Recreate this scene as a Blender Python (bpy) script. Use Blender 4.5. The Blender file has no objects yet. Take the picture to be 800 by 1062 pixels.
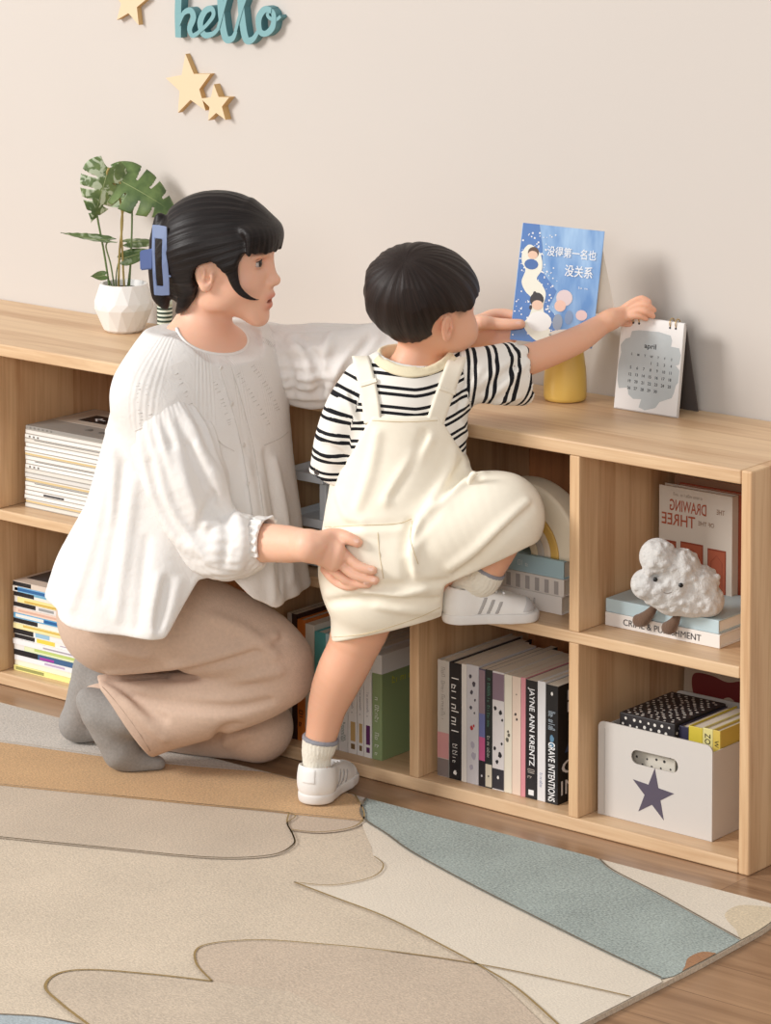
import bpy, bmesh, math, random, os
import numpy as np
from mathutils import Vector, Matrix
from mathutils.geometry import tessellate_polygon
random.seed(7)
SC = bpy.context.scene
COL = SC.collection
PI = math.pi
# ------------------------------------------------------------------ the photograph's camera, solved from the bookcase's edges
F_PX, PY0, YAW, PIT = 3624.17, -51.68, 0.682606, 0.0782205
CAM = np.array([3.18676, -4.90107, 2.03924])
FW = np.array([-math.sin(YAW)*math.cos(PIT), math.cos(YAW)*math.cos(PIT), -math.sin(PIT)])
RT = np.array([math.cos(YAW), math.sin(YAW), 0.0])
UP = np.cross(RT, FW)
FH = np.array([-math.sin(YAW), math.cos(YAW), 0.0])
def ray(x, y): return FW + RT*(x-400)/F_PX - UP*(y-PY0)/F_PX
def onz(x, y, z): d = ray(x, y); return CAM + d*(z-CAM[2])/d[2]
def ony(x, y, Y): d = ray(x, y); return CAM + d*(Y-CAM[1])/d[1]
def at(x, y, b):
    """point seen at (x, y) whose horizontal distance along the view heading is b"""
    d = ray(x, y); return CAM + d*b/float(d @ FH)
def fdist(P): return float((np.array(P)-CAM) @ FH)

# ------------------------------------------------------------------ materials
def lin(c):
    return tuple(((v/255.0)/12.92 if v/255.0 <= 0.04045 else ((v/255.0+0.055)/1.055)**2.4) for v in c)
_M = {}
def newmat(name):
    m = bpy.data.materials.new(name); m.use_nodes = True
    nt = m.node_tree; b = nt.nodes['Principled BSDF']
    return m, nt, b
def mat(rgb, rough=0.6, name=None, metal=0.0, noise=0.0, nscale=40.0, bump=0.0, bscale=200.0, sss=0.0, spec=0.5, sheen=0.0):
    key = (tuple(rgb), rough, metal, noise, nscale, bump, bscale, sss, spec, sheen)
    if key in _M: return _M[key]
    m, nt, b = newmat(name or 'paint_%02x%02x%02x' % tuple(int(v) for v in rgb))
    c = lin(rgb)
    b.inputs['Base Color'].default_value = (*c, 1)
    b.inputs['Roughness'].default_value = rough
    b.inputs['Metallic'].default_value = metal
    b.inputs['Specular IOR Level'].default_value = spec
    if sheen: b.inputs['Sheen Weight'].default_value = sheen
    if sss:
        b.inputs['Subsurface Weight'].default_value = sss
        b.inputs['Subsurface Radius'].default_value = (0.012, 0.005, 0.003)
        b.inputs['Subsurface Scale'].default_value = 0.6
    tc = nt.nodes.new('ShaderNodeTexCoord')
    if noise:
        n = nt.nodes.new('ShaderNodeTexNoise'); n.inputs['Scale'].default_value = nscale; n.inputs['Detail'].default_value = 5
        r = nt.nodes.new('ShaderNodeMixRGB'); r.blend_type = 'MIX'
        r.inputs[1].default_value = (*[v*(1-noise) for v in c], 1); r.inputs[2].default_value = (*[min(1, v*(1+noise)) for v in c], 1)
        nt.links.new(tc.outputs['Object'], n.inputs['Vector']); nt.links.new(n.outputs['Fac'], r.inputs[0]); nt.links.new(r.outputs[0], b.inputs['Base Color'])
    if bump:
        n2 = nt.nodes.new('ShaderNodeTexNoise'); n2.inputs['Scale'].default_value = bscale; n2.inputs['Detail'].default_value = 3
        bp = nt.nodes.new('ShaderNodeBump'); bp.inputs['Strength'].default_value = bump; bp.inputs['Distance'].default_value = 0.002
        nt.links.new(tc.outputs['Object'], n2.inputs['Vector']); nt.links.new(n2.outputs['Fac'], bp.inputs['Height']); nt.links.new(bp.outputs[0], b.inputs['Normal'])
    _M[key] = m
    return m

def wood(name, light, dark, axis, rough=0.45, stave=0.06, across='Y', sc=1.0):
    """edge-glued solid wood: fine grain stretched along AXIS, staves of slightly different tone across it"""
    m, nt, b = newmat(name); N = nt.nodes.new; L = nt.links.new
    tc = N('ShaderNodeTexCoord')
    mp = N('ShaderNodeMapping'); s = {'X': (2.2, 34, 34), 'Y': (34, 2.2, 34), 'Z': (34, 34, 2.2)}[axis]
    mp.inputs['Scale'].default_value = tuple(v*sc for v in s)
    L(tc.outputs['Object'], mp.inputs['Vector'])
    n1 = N('ShaderNodeTexNoise'); n1.inputs['Scale'].default_value = 1.0; n1.inputs['Detail'].default_value = 8; n1.inputs['Roughness'].default_value = 0.62; n1.inputs['Distortion'].default_value = 0.8
    L(mp.outputs[0], n1.inputs['Vector'])
    mp2 = N('ShaderNodeMapping'); mp2.inputs['Scale'].default_value = tuple(v*sc*(5 if v > 5 else 3) for v in s)
    L(tc.outputs['Object'], mp2.inputs['Vector'])
    n2 = N('ShaderNodeTexNoise'); n2.inputs['Scale'].default_value = 1.0; n2.inputs['Detail'].default_value = 3
    L(mp2.outputs[0], n2.inputs['Vector'])
    sp = N('ShaderNodeSeparateXYZ'); L(tc.outputs['Object'], sp.inputs[0])
    dv = N('ShaderNodeMath'); dv.operation = 'DIVIDE'; L(sp.outputs[across], dv.inputs[0]); dv.inputs[1].default_value = stave
    fl = N('ShaderNodeMath'); fl.operation = 'FLOOR'; L(dv.outputs[0], fl.inputs[0])
    wn = N('ShaderNodeTexWhiteNoise'); wn.noise_dimensions = '1D'; L(fl.outputs[0], wn.inputs['W'])
    a1 = N('ShaderNodeMath'); a1.operation = 'MULTIPLY_ADD'; L(n2.outputs['Fac'], a1.inputs[0]); a1.inputs[1].default_value = 0.45; L(n1.outputs['Fac'], a1.inputs[2])
    a2 = N('ShaderNodeMath'); a2.operation = 'MULTIPLY_ADD'; L(wn.outputs['Value'], a2.inputs[0]); a2.inputs[1].default_value = 0.28; L(a1.outputs[0], a2.inputs[2])
    cr = N('ShaderNodeValToRGB'); cr.color_ramp.elements[0].position = 0.45; cr.color_ramp.elements[0].color = (*lin(dark), 1)
    cr.color_ramp.elements[1].position = 1.05 if False else 1.0; cr.color_ramp.elements[1].color = (*lin(light), 1)
    L(a2.outputs[0], cr.inputs[0]); L(cr.outputs[0], b.inputs['Base Color'])
    b.inputs['Roughness'].default_value = rough
    bp = N('ShaderNodeBump'); bp.inputs['Strength'].default_value = 0.08; bp.inputs['Distance'].default_value = 0.001
    L(n2.outputs['Fac'], bp.inputs['Height']); L(bp.outputs[0], b.inputs['Normal'])
    return m

# ------------------------------------------------------------------ objects
def unlink_name(n): return n
def thing(name, label, cat, loc=(0, 0, 0), group=None, rot=None):
    o = bpy.data.objects.new(name, None); COL.objects.link(o)
    o.empty_display_size = 0.02
    o.location = Vector(loc)
    if rot is not None: o.rotation_euler = rot
    o['label'] = label; o['category'] = cat
    if group: o['group'] = group
    return o
def tag(o, label, cat, group=None):
    o['label'] = label; o['category'] = cat
    if group: o['group'] = group
    return o
def link(name, me, parent=None, loc=None):
    o = bpy.data.objects.new(name, me); COL.objects.link(o)
    if parent: o.parent = parent
    if loc is not None: o.location = Vector(loc)
    return o
def smooth(me, on=True):
    me.polygons.foreach_set('use_smooth', [on]*len(me.polygons)); me.update()
class MB:
    """collects shapes into one mesh with material slots"""
    def __init__(self): self.bm = bmesh.new(); self.mats = []
    def mi(self, m):
        if m not in self.mats: self.mats.append(m)
        return self.mats.index(m)
    def box(self, x0, x1, y0, y1, z0, z1, m, bev=0.0, seg=2, M=None):
        b2 = bmesh.new(); bmesh.ops.create_cube(b2, size=1)
        for v in b2.verts: v.co = Vector(((x0+x1)/2+v.co.x*(x1-x0), (y0+y1)/2+v.co.y*(y1-y0), (z0+z1)/2+v.co.z*(z1-z0)))
        if bev: bmesh.ops.bevel(b2, geom=b2.edges[:], offset=bev, segments=seg, profile=0.5, affect='EDGES')
        return self.merge(b2, m, M)
    def merge(self, b2, m, M=None, sm=False):
        i = self.mi(m) if m is not None else None
        vs = {}
        for v in b2.verts: vs[v] = self.bm.verts.new(M @ v.co if M is not None else v.co)
        out = []
        for f in b2.faces:
            try: g = self.bm.faces.new([vs[v] for v in f.verts])
            except ValueError: continue
            if i is not None: g.material_index = i
            g.smooth = sm or f.smooth; out.append(g)
        b2.free(); return out
    def poly(self, pts, m):
        f = self.bm.faces.new([self.bm.verts.new(Vector(p)) for p in pts]); f.material_index = self.mi(m); return f
    def prism(self, pts2, h0, h1, m, M=None, bev=0.0, side=None):
        """2-D outline (x, z) extruded along y from h0 to h1"""
        b2 = bmesh.new(); n = len(pts2)
        lo = [b2.verts.new((p[0], h0, p[1])) for p in pts2]; hi = [b2.verts.new((p[0], h1, p[1])) for p in pts2]
        tris = tessellate_polygon([[Vector((p[0], p[1], 0)) for p in pts2]])
        for t in tris:
            b2.faces.new([lo[i] for i in t]); b2.faces.new([hi[i] for i in reversed(t)])
        for i in range(n): b2.faces.new([lo[i], lo[(i+1) % n], hi[(i+1) % n], hi[i]])
        bmesh.ops.recalc_face_normals(b2, faces=b2.faces[:])
        return self.merge(b2, m, M)
    def lathe(self, prof, m, n=48, M=None, sm=True, cap=True, wob=None):
        b2 = bmesh.new(); rings = []
        for (r, z) in prof:
            rings.append([b2.verts.new((r*math.cos(2*PI*k/n), r*math.sin(2*PI*k/n), z)) for k in range(n)])
        for a, b in zip(rings, rings[1:]):
            for k in range(n):
                f = b2.faces.new([a[k], a[(k+1) % n], b[(k+1) % n], b[k]]); f.smooth = sm
        if cap:
            if prof[0][0] > 1e-5: b2.faces.new(list(reversed(rings[0])))
            if prof[-1][0] > 1e-5: b2.faces.new(rings[-1])
        bmesh.ops.remove_doubles(b2, verts=b2.verts[:], dist=1e-6)
        bmesh.ops.recalc_face_normals(b2, faces=b2.faces[:])
        return self.merge(b2, m, M)
    def tube(self, pts, rad, m, n=8, closed=False, sm=True):
        """round tube along points; RAD a number or one per point"""
        P = [Vector(p) for p in pts]; N = len(P)
        R = rad if hasattr(rad, '__len__') else [rad]*N
        b2 = bmesh.new(); rings = []; ref = None
        for i in range(N):
            if closed: t = (P[(i+1) % N]-P[i-1])
            else: t = P[min(i+1, N-1)]-P[max(i-1, 0)]
            t.normalize()
            if ref is None:
                ref = t.orthogonal().normalized()
            ref = (ref-t*ref.dot(t)).normalized(); bi = t.cross(ref)
            rings.append([b2.verts.new(P[i]+(ref*math.cos(2*PI*k/n)+bi*math.sin(2*PI*k/n))*R[i]) for k in range(n)])
        prs = list(zip(rings, rings[1:])) + ([(rings[-1], rings[0])] if closed else [])
        for a, b in prs:
            for k in range(n):
                f = b2.faces.new([a[k], a[(k+1) % n], b[(k+1) % n], b[k]]); f.smooth = sm
        if not closed:
            b2.faces.new(list(reversed(rings[0]))); b2.faces.new(rings[-1])
        bmesh.ops.recalc_face_normals(b2, faces=b2.faces[:])
        return self.merge(b2, m)
    def build(self, name, parent=None, loc=None):
        me = bpy.data.meshes.new(name); self.bm.to_mesh(me); self.bm.free()
        for m in self.mats: me.materials.append(m)
        return link(name, me, parent, loc)
def frame3(o, ex, ey, ez):
    ex, ey, ez = Vector(ex), Vector(ey), Vector(ez)
    return Matrix(((ex.x, ey.x, ez.x, o[0]), (ex.y, ey.y, ez.y, o[1]), (ex.z, ey.z, ez.z, o[2]), (0, 0, 0, 1)))
_fc = {}
def text_bm(body, m, M, width=None, height=None, thick=0.0004, mirror=False, bold=0.0, align='C', space=1.0):
    """lettering: glyphs lie in M's x/y plane, fitted to WIDTH/HEIGHT, facing M's +z"""
    c = bpy.data.curves.new('txt', 'FONT'); c.body = body; c.extrude = 0.0; c.offset = bold; c.space_character = space
    c.resolution_u = 3
    o = bpy.data.objects.new('txt', c); COL.objects.link(o)
    dg = bpy.context.evaluated_depsgraph_get()
    me = bpy.data.meshes.new_from_object(o.evaluated_get(dg))
    bpy.data.objects.remove(o); bpy.data.curves.remove(c)
    V = [v.co.copy() for v in me.vertices]
    F = [list(p.vertices) for p in me.polygons]; bpy.data.meshes.remove(me)
    if not V: return bmesh.new()
    x0, x1 = min(v.x for v in V), max(v.x for v in V); y0, y1 = min(v.y for v in V), max(v.y for v in V)
    sx = width/(x1-x0) if width else None; sy = height/(y1-y0) if height else None
    if sx is None: sx = sy
    if sy is None: sy = sx
    b2 = bmesh.new(); vs = []
    for v in V:
        x = (v.x-(x0+x1)/2)*sx; y = (v.y-(y0+y1)/2)*sy
        if mirror: x = -x
        vs.append(b2.verts.new(M @ Vector((x, y, thick))))
    for f in F:
        try: b2.faces.new([vs[i] for i in (reversed(f) if mirror else f)])
        except ValueError: pass
    return b2
def scribble(m, M, n, width, height=None, thick=0.0003, seed=0):
    """lettering too small or too loose to read: a run of pen strokes shaped like letters"""
    r = random.Random(seed*7+n); b2 = bmesh.new(); cw = width/n; hh = height or cw*1.35; x = -width/2
    def bar(x0, y0, x1, y1, t):
        d = Vector((x1-x0, y1-y0)); L = d.length+1e-9; nx, ny = -d.y/L*t, d.x/L*t
        b2.faces.new([b2.verts.new(M @ Vector((px_, py_, thick))) for px_, py_ in ((x0+nx, y0+ny), (x0-nx, y0-ny), (x1-nx, y1-ny), (x1+nx, y1+ny))])
    for i in range(n):
        if r.random() < .88:
            w_ = cw*.62; t = cw*.075; lo_ = -hh/2; hi_ = hh/2 if r.random() < .4 or i == 0 else hh*.12; k = r.randrange(4)
            bar(x, lo_, x+cw*.04, hi_, t)
            if k != 1: bar(x, hi_-t, x+w_, hi_-t if k else lo_+(hi_-lo_)*.5, t)
            if k > 1: bar(x+w_, hi_, x+w_*.9, lo_, t)
            if k in (0, 3): bar(x, lo_+t, x+w_, lo_+t, t)
        x += cw
    return b2
def text(parent, name, body, m, M, **k):
    if body[0] == '~':
        mb = MB(); mb.merge(scribble(m, M, int(body[1:]), k['width'], k.get('height'), seed=len(name)), m); return mb.build(name, parent)
    mb = MB(); b2 = text_bm(body, m, M, **k); mb.merge(b2, m)
    return mb.build(name, parent)
def catmull(pts, n=8, closed=False):
    P = [np.array(p, float) for p in pts]; N = len(P); out = []
    rng = range(N if closed else N-1)
    for i in rng:
        p0 = P[i-1] if (closed or i > 0) else P[0]; p1 = P[i]; p2 = P[(i+1) % N]; p3 = P[(i+2) % N] if (closed or i+2 < N) else P[-1]
        for k in range(n):
            t = k/n
            out.append(0.5*((2*p1)+(-p0+p2)*t+(2*p0-5*p1+4*p2-p3)*t*t+(-p0+3*p1-3*p2+p3)*t**3))
    if not closed: out.append(P[-1])
    return out
def star_pts(R, r, rot=0.0, n=5):
    return [((R if k % 2 == 0 else r)*math.sin(rot+PI*k/n), (R if k % 2 == 0 else r)*math.cos(rot+PI*k/n)) for k in range(2*n)]
# ================================================================== SETTING
WALL_Y = 0.3625
def structure(o): o['kind'] = 'structure'; return o
M_WALL = mat((203, 196, 189), 0.9, 'wall_paint', noise=0.012, nscale=3.0)
mb = MB(); mb.box(-5.5, 3.0, WALL_Y, WALL_Y+0.1, -0.02, 2.8, M_WALL); structure(mb.build('wall_back'))
# brown wooden floor, planks along the wall
def floor_mat():
    m, nt, b = newmat('floor_planks'); N = nt.nodes.new; L = nt.links.new
    tc = N('ShaderNodeTexCoord')
    br = N('ShaderNodeTexBrick'); br.offset = 0.37; br.inputs['Scale'].default_value = 1.0
    br.inputs['Brick Width'].default_value = 1.15; br.inputs['Row Height'].default_value = 0.125; br.inputs['Mortar Size'].default_value = 0.0008
    br.inputs['Color1'].default_value = (0, 0, 0, 1); br.inputs['Color2'].default_value = (1, 1, 1, 1); br.inputs['Mortar'].default_value = (0.0, 0, 0, 1)
    L(tc.outputs['Object'], br.inputs['Vector'])
    mp = N('ShaderNodeMapping'); mp.inputs['Scale'].default_value = (2.0, 30, 1); L(tc.outputs['Object'], mp.inputs['Vector'])
    n1 = N('ShaderNodeTexNoise'); n1.inputs['Scale'].default_value = 1.0; n1.inputs['Detail'].default_value = 8; n1.inputs['Distortion'].default_value = 1.2
    L(mp.outputs[0], n1.inputs['Vector'])
    ad = N('ShaderNodeMath'); ad.operation = 'MULTIPLY_ADD'; L(br.outputs['Color'], ad.inputs[0]); ad.inputs[1].default_value = 0.22; L(n1.outputs['Fac'], ad.inputs[2])
    cr = N('ShaderNodeValToRGB'); e = cr.color_ramp.elements
    e[0].position = 0.3; e[0].color = (*lin((118, 86, 62)), 1); e[1].position = 0.9; e[1].color = (*lin((178, 142, 110)), 1)
    L(ad.outputs[0], cr.inputs[0])
    mx = N('ShaderNodeMixRGB'); mx.inputs[2].default_value = (*lin((104, 76, 56)), 1); L(br.outputs['Fac'], mx.inputs[0]); L(cr.outputs[0], mx.inputs[1])
    L(mx.outputs[0], b.inputs['Base Color']); b.inputs['Roughness'].default_value = 0.28
    bp = N('ShaderNodeBump'); bp.inputs['Strength'].default_value = 0.05; bp.inputs['Distance'].default_value = 0.002; L(n1.outputs['Fac'], bp.inputs['Height']); L(bp.outputs[0], b.inputs['Normal'])
    return m
mb = MB(); mb.box(-5.5, 3.0, -6.5, WALL_Y+0.1, -0.06, 0.0, floor_mat()); structure(mb.build('floor'))

# ================================================================== BOOKCASE
H, T, TM, TP, DEP = 0.70, 0.0252, 0.0208, 0.0215, 0.3607
ZM = H/2-TM/2; ZS = ZM+TM                       # middle shelf: underside, top
DIV = [-0.381, -0.7418, -1.1058, -1.468, -1.83, -2.193]
LEND = -2.577
W_L, W_D = (218, 186, 148), (182, 140, 100)
W_top = wood('beech_along', W_L, W_D, 'X', 0.42, 0.055, 'Y')
W_side = wood('beech_upright', (220, 184, 142), (178, 130, 88), 'Z', 0.45, 0.055, 'Y')
W_back = wood('beech_back_shaded', (198, 134, 88), (158, 98, 60), 'Z', 0.5, 0.07, 'X')  # redder, darker beech: shade and bounce inside the cells put into the colour
bc = thing('bookcase', 'long low light wood bookcase with two rows of open cells against the wall', 'bookcase', (-1.3, 0, 0))
def bpart(name, x0, x1, y0, y1, z0, z1, m, bev=0.0025):
    b = MB(); b.box(x0+1.3, x1+1.3, y0, y1, z0, z1, m, bev, 3); return b.build(name, bc)
bpart('top_board', LEND, -TP-0.0004, 0, DEP, H-T, H, W_top, 0.003)
bpart('end_panel', -TP, 0, 0, DEP, 0, H, W_side, 0.003)
bpart('end_panel', LEND-TP, LEND-0.0004, 0, DEP, 0, H, W_side, 0.003)
bpart('middle_shelf', LEND, -TP-0.0004, 0, DEP-0.022, ZM, ZS, W_top)
bpart('bottom_board', LEND, -TP-0.0004, 0, DEP-0.022, 0.0005, T, W_top)
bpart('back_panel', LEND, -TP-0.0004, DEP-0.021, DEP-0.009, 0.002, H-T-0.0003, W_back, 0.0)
for x in DIV:
    bpart('upper_divider', x, x+TP, 0.0006, DEP-0.022, ZS+0.0003, H-T-0.0003, W_side, 0.0015)
    bpart('lower_divider', x, x+TP, 0.0006, DEP-0.022, T+0.0003, ZM-0.0003, W_side, 0.0015)

# ================================================================== RUG
def rug_mat(rgb, name, amp=0.17):
    m, nt, b = newmat(name); N = nt.nodes.new; L = nt.links.new
    tc = N('ShaderNodeTexCoord')
    mp = N('ShaderNodeMapping'); mp.inputs['Scale'].default_value = (1.0, 1.9, 1.0); L(tc.outputs['Object'], mp.inputs['Vector'])
    n1 = N('ShaderNodeTexNoise'); n1.inputs['Scale'].default_value = 200; n1.inputs['Detail'].default_value = 3; L(mp.outputs[0], n1.inputs['Vector'])
    n2 = N('ShaderNodeTexNoise'); n2.inputs['Scale'].default_value = 6; n2.inputs['Detail'].default_value = 4; L(tc.outputs['Object'], n2.inputs['Vector'])
    mx = N('ShaderNodeMath'); mx.operation = 'MULTIPLY_ADD'; L(n2.outputs['Fac'], mx.inputs[0]); mx.inputs[1].default_value = 0.3; L(n1.outputs['Fac'], mx.inputs[2])
    cr = N('ShaderNodeValToRGB'); e = cr.color_ramp.elements; c = lin(rgb)
    e[0].position = 0.42; e[0].color = (*[v*(1-amp*1.7) for v in c], 1); e[1].position = 0.95; e[1].color = (*[min(1, v*(1+amp)) for v in c], 1)
    L(mx.outputs[0], cr.inputs[0]); L(cr.outputs[0], b.inputs['Base Color'])
    b.inputs['Roughness'].default_value = 0.95; b.inputs['Specular IOR Level'].default_value = 0.15; b.inputs['Sheen Weight'].default_value = 0.15
    bp = N('ShaderNodeBump'); bp.inputs['Strength'].default_value = 0.55; bp.inputs['Distance'].default_value = 0.0025
    L(n1.outputs['Fac'], bp.inputs['Height']); L(bp.outputs[0], b.inputs['Normal'])
    return m
R_BASE = rug_mat((212, 195, 172), 'rug_beige'); R_GREY = rug_mat((206, 198, 188), 'rug_stone', 0.22); R_OR = rug_mat((204, 164, 116), 'rug_ochre', 0.22)
R_TAN = rug_mat((202, 184, 162), 'rug_taupe'); R_CREAM = rug_mat((222, 210, 192), 'rug_cream', 0.1); R_TEAL = rug_mat((166, 177, 171), 'rug_teal', 0.34)
R_LINE = rug_mat((150, 122, 66), 'rug_outline'); R_DK = rug_mat((112, 98, 78), 'rug_outline_dark'); R_PINK = rug_mat((200, 180, 158), 'rug_rose')
RZ = 0.009
mb = MB()
RUG_E = [(-0.1085, 0.112), (-0.116, 0.134), (-0.13, 0.149), (-0.16, 0.162), (-0.22, 0.171), (-0.4, 0.177), (-2.3, 0.179)]
def rug_x(y): return float(np.interp(-y, [-e[0] for e in RUG_E], [e[1] for e in RUG_E]))
mb.prism([(-2.75, 0.1085)] + [(e[1], -e[0]) for e in RUG_E] + [(-2.75, 2.3)], 0.0005, RZ, R_BASE, Matrix(((1, 0, 0, 0), (0, 0, -1, 0), (0, 1, 0, 0), (0, 0, 0, 1))))
_lvl = [0]
def rpt(p):
    q = onz(p[0], p[1], RZ); y_ = min(max(q[1], -2.29), -0.1105); return (min(max(q[0], -2.74), rug_x(y_)-0.002), y_)
def inlay(px, m, closed_smooth=0):
    _lvl[0] += 1; z = RZ+0.00025*_lvl[0]
    P = [rpt(p) for p in px]
    tris = tessellate_polygon([[Vector((p[0], p[1], 0)) for p in P]])
    vs = [mb.bm.verts.new((p[0], p[1], z)) for p in P]
    for t in tris:
        try: f = mb.bm.faces.new([vs[i] for i in t])
        except ValueError: continue
        f.material_index = mb.mi(m); f.normal_update()
        if f.normal.z < 0: f.normal_flip()
def cord(px, m, w=0.0028, sm=True):
    z = RZ+0.004
    Q_ = [p for p in (catmull(px, 6) if sm else px)]
    P = [rpt(p) for p in Q_ if np.hypot(*(np.array(rpt(p))-onz(p[0], p[1], RZ)[:2])) < 0.003]
    if len(P) < 2: return
    vs = []
    for i, p in enumerate(P):
        a = np.array(P[max(i-1, 0)]); b = np.array(P[min(i+1, len(P)-1)]); t = b-a; t = t/(np.hypot(*t)+1e-9); n = np.array((-t[1], t[0]))*w/2
        vs.append((mb.bm.verts.new((p[0]+n[0], p[1]+n[1], z)), mb.bm.verts.new((p[0]-n[0], p[1]-n[1], z))))
    for a, b in zip(vs, vs[1:]):
        f = mb.bm.faces.new([a[0], a[1], b[1], b[0]]); f.material_index = mb.mi(m); f.normal_update()
        if f.normal.z < 0: f.normal_flip()
C = lambda *p: [tuple(q) for q in catmull(p, 6)]
# stone strip along the bookcase
inlay([(-60, 712)] + [(0, 728), (380, 828)] + C((372, 832), (345, 815), (300, 803), (200, 795), (115, 786), (0, 770), (-60, 763)), R_GREY)
# ochre band ending in a rounded tip
band = C((-60, 763), (0, 770), (115, 786), (200, 795), (300, 803), (345, 812), (368, 826), (378, 842), (376, 853))
band2 = C((376, 853), (340, 849), (300, 845), (200, 835), (100, 825), (0, 815), (-60, 808))
inlay(band+band2, R_OR)
# taupe lobes under it
lobe = C((-60, 808), (0, 815), (100, 825), (200, 835), (300, 845), (298, 856), (304, 868), (304, 878), (280, 889), (215, 891), (100, 880), (0, 870), (-60, 864))
inlay(lobe, R_TAN)
lobe2 = C((300, 845), (340, 849), (376, 853), (362, 861), (330, 865), (300, 862))
inlay(lobe2, R_PINK)
# cream wedge and long cream ribbon beside the teal
wedge = C((305, 917), (345, 920), (385, 912), (398, 900), (388, 890), (386, 880)) + C((386, 880), (376, 853), (400, 866), (430, 887), (500, 925), (620, 985), (685, 1015)) + [(690, 1020), (664, 1034), (640, 1046), (612, 1064), (575, 1090)] + C((575, 1062), (540, 1030), (500, 1005), (450, 978), (400, 953), (350, 934), (305, 917))
inlay(wedge, R_CREAM)
# teal sweep
tl = C((380, 829), (374, 842), (380, 853), (400, 866), (430, 887), (500, 925), (620, 985), (686, 1016))
tr = C((768, 976), (725, 952), (680, 927), (637, 905), (622, 893))
inlay([(378, 828)]+tl+[(702, 1014), (722, 1005), (746, 991), (764, 980)]+tr+[(618, 889)], R_TEAL)
inlay([(622, 892)]+list(reversed(tr))+[(790, 975), (806, 950), (806, 940), (795, 936)], R_CREAM)
inlay(C((800, 942), (768, 940), (752, 950), (764, 966), (772, 976), (806, 955)), rug_mat((216, 198, 168), 'rug_sand'))
inlay(C((711, 1003), (714, 995), (726, 989), (738, 989), (744, 992), (730, 1003), (716, 1011)), rug_mat((160, 112, 70), 'rug_rust'))
# two taupe lobes near the camera and the grey-blue corner
inlay(C((575, 1075), (500, 1005), (460, 994), (400, 988), (330, 981), (265, 977), (210, 983), (203, 1000), (220, 1020)) + [(260, 1030), (400, 1075)], R_PINK)
inlay(C((100, 1075), (85, 1060), (62, 1042), (47, 1026), (60, 1012), (95, 1008), (160, 1013), (220, 1020)) + [(300, 1030), (420, 1090)], R_TAN)
inlay([(-60, 1048)] + C((-20, 1052), (0, 1054), (45, 1057), (90, 1066), (110, 1080)) + [(-40, 1120)], rug_mat((170, 180, 184), 'rug_mist'))
cord(band2, R_DK, 0.002, False); cord(lobe[-60:], R_LINE, 0.0024, False); cord(band[:38], R_LINE, 0.0012, False)
cord([(300, 845), (298, 856), (304, 868), (304, 878), (280, 889), (215, 891), (100, 880), (0, 870), (-60, 864)], R_LINE, 0.003)
cord([(300, 862), (330, 865), (362, 861), (376, 853), (377, 842), (368, 826)], R_LINE, 0.003)
cord([(305, 917), (350, 934), (400, 953), (450, 978), (500, 1005), (540, 1030), (590, 1075)], R_LINE, 0.0042)
cord([(305, 917), (345, 920), (385, 912), (398, 900), (388, 890)], R_LINE, 0.0022)
cord([(220, 1020), (203, 1000), (210, 983), (265, 977), (330, 981), (400, 988), (495, 1002), (575, 1018), (655, 1036)], R_LINE, 0.0035)
cord([(110, 1078), (85, 1060), (62, 1042), (47, 1026), (60, 1012), (95, 1008), (160, 1013), (220, 1020)], R_LINE, 0.005)
cord([(-20, 1052), (0, 1054), (45, 1057), (90, 1066)], R_DK, 0.004)
cord(tl, R_DK, 0.004, False); cord(tr, R_DK, 0.0035, False)
rug = tag(mb.build('rug'), 'large beige rug with ochre, teal and cream curved shapes on the wooden floor', 'rug')

# ================================================================== WALL LETTERS AND STARS
def wall_star(px, py, R, rot, label, thick=0.014):
    c = ony(px, py, WALL_Y-thick)
    b = MB(); pts = star_pts(R, R*0.44, rot)
    M_ST = mat((222, 200, 166), 0.6, 'star_cream'); M_SE = mat((206, 168, 112), 0.6, 'star_edge')
    b.prism(pts, 0, thick-0.0003, M_ST)
    for f in b.bm.faces:
        f.normal_update()
        if abs(f.normal.y) < 0.5: f.material_index = b.mi(M_SE)
    o = b.build('wall_star', None, tuple(c)); tag(o, label, 'wall decoration', 'cream wooden stars on the wall'); return o
wall_star(196, 89, 0.0655, math.radians(-8), 'larger cream wooden star below the blue word, overlapped by a small star')
wall_star(223.5, 108, 0.0405, math.radians(-6), 'small cream wooden star touching the lower side of a larger star', 0.019)
wall_star(134, 2, 0.0535, math.radians(6), 'cream wooden star high on the wall, level with the blue word')
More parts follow.
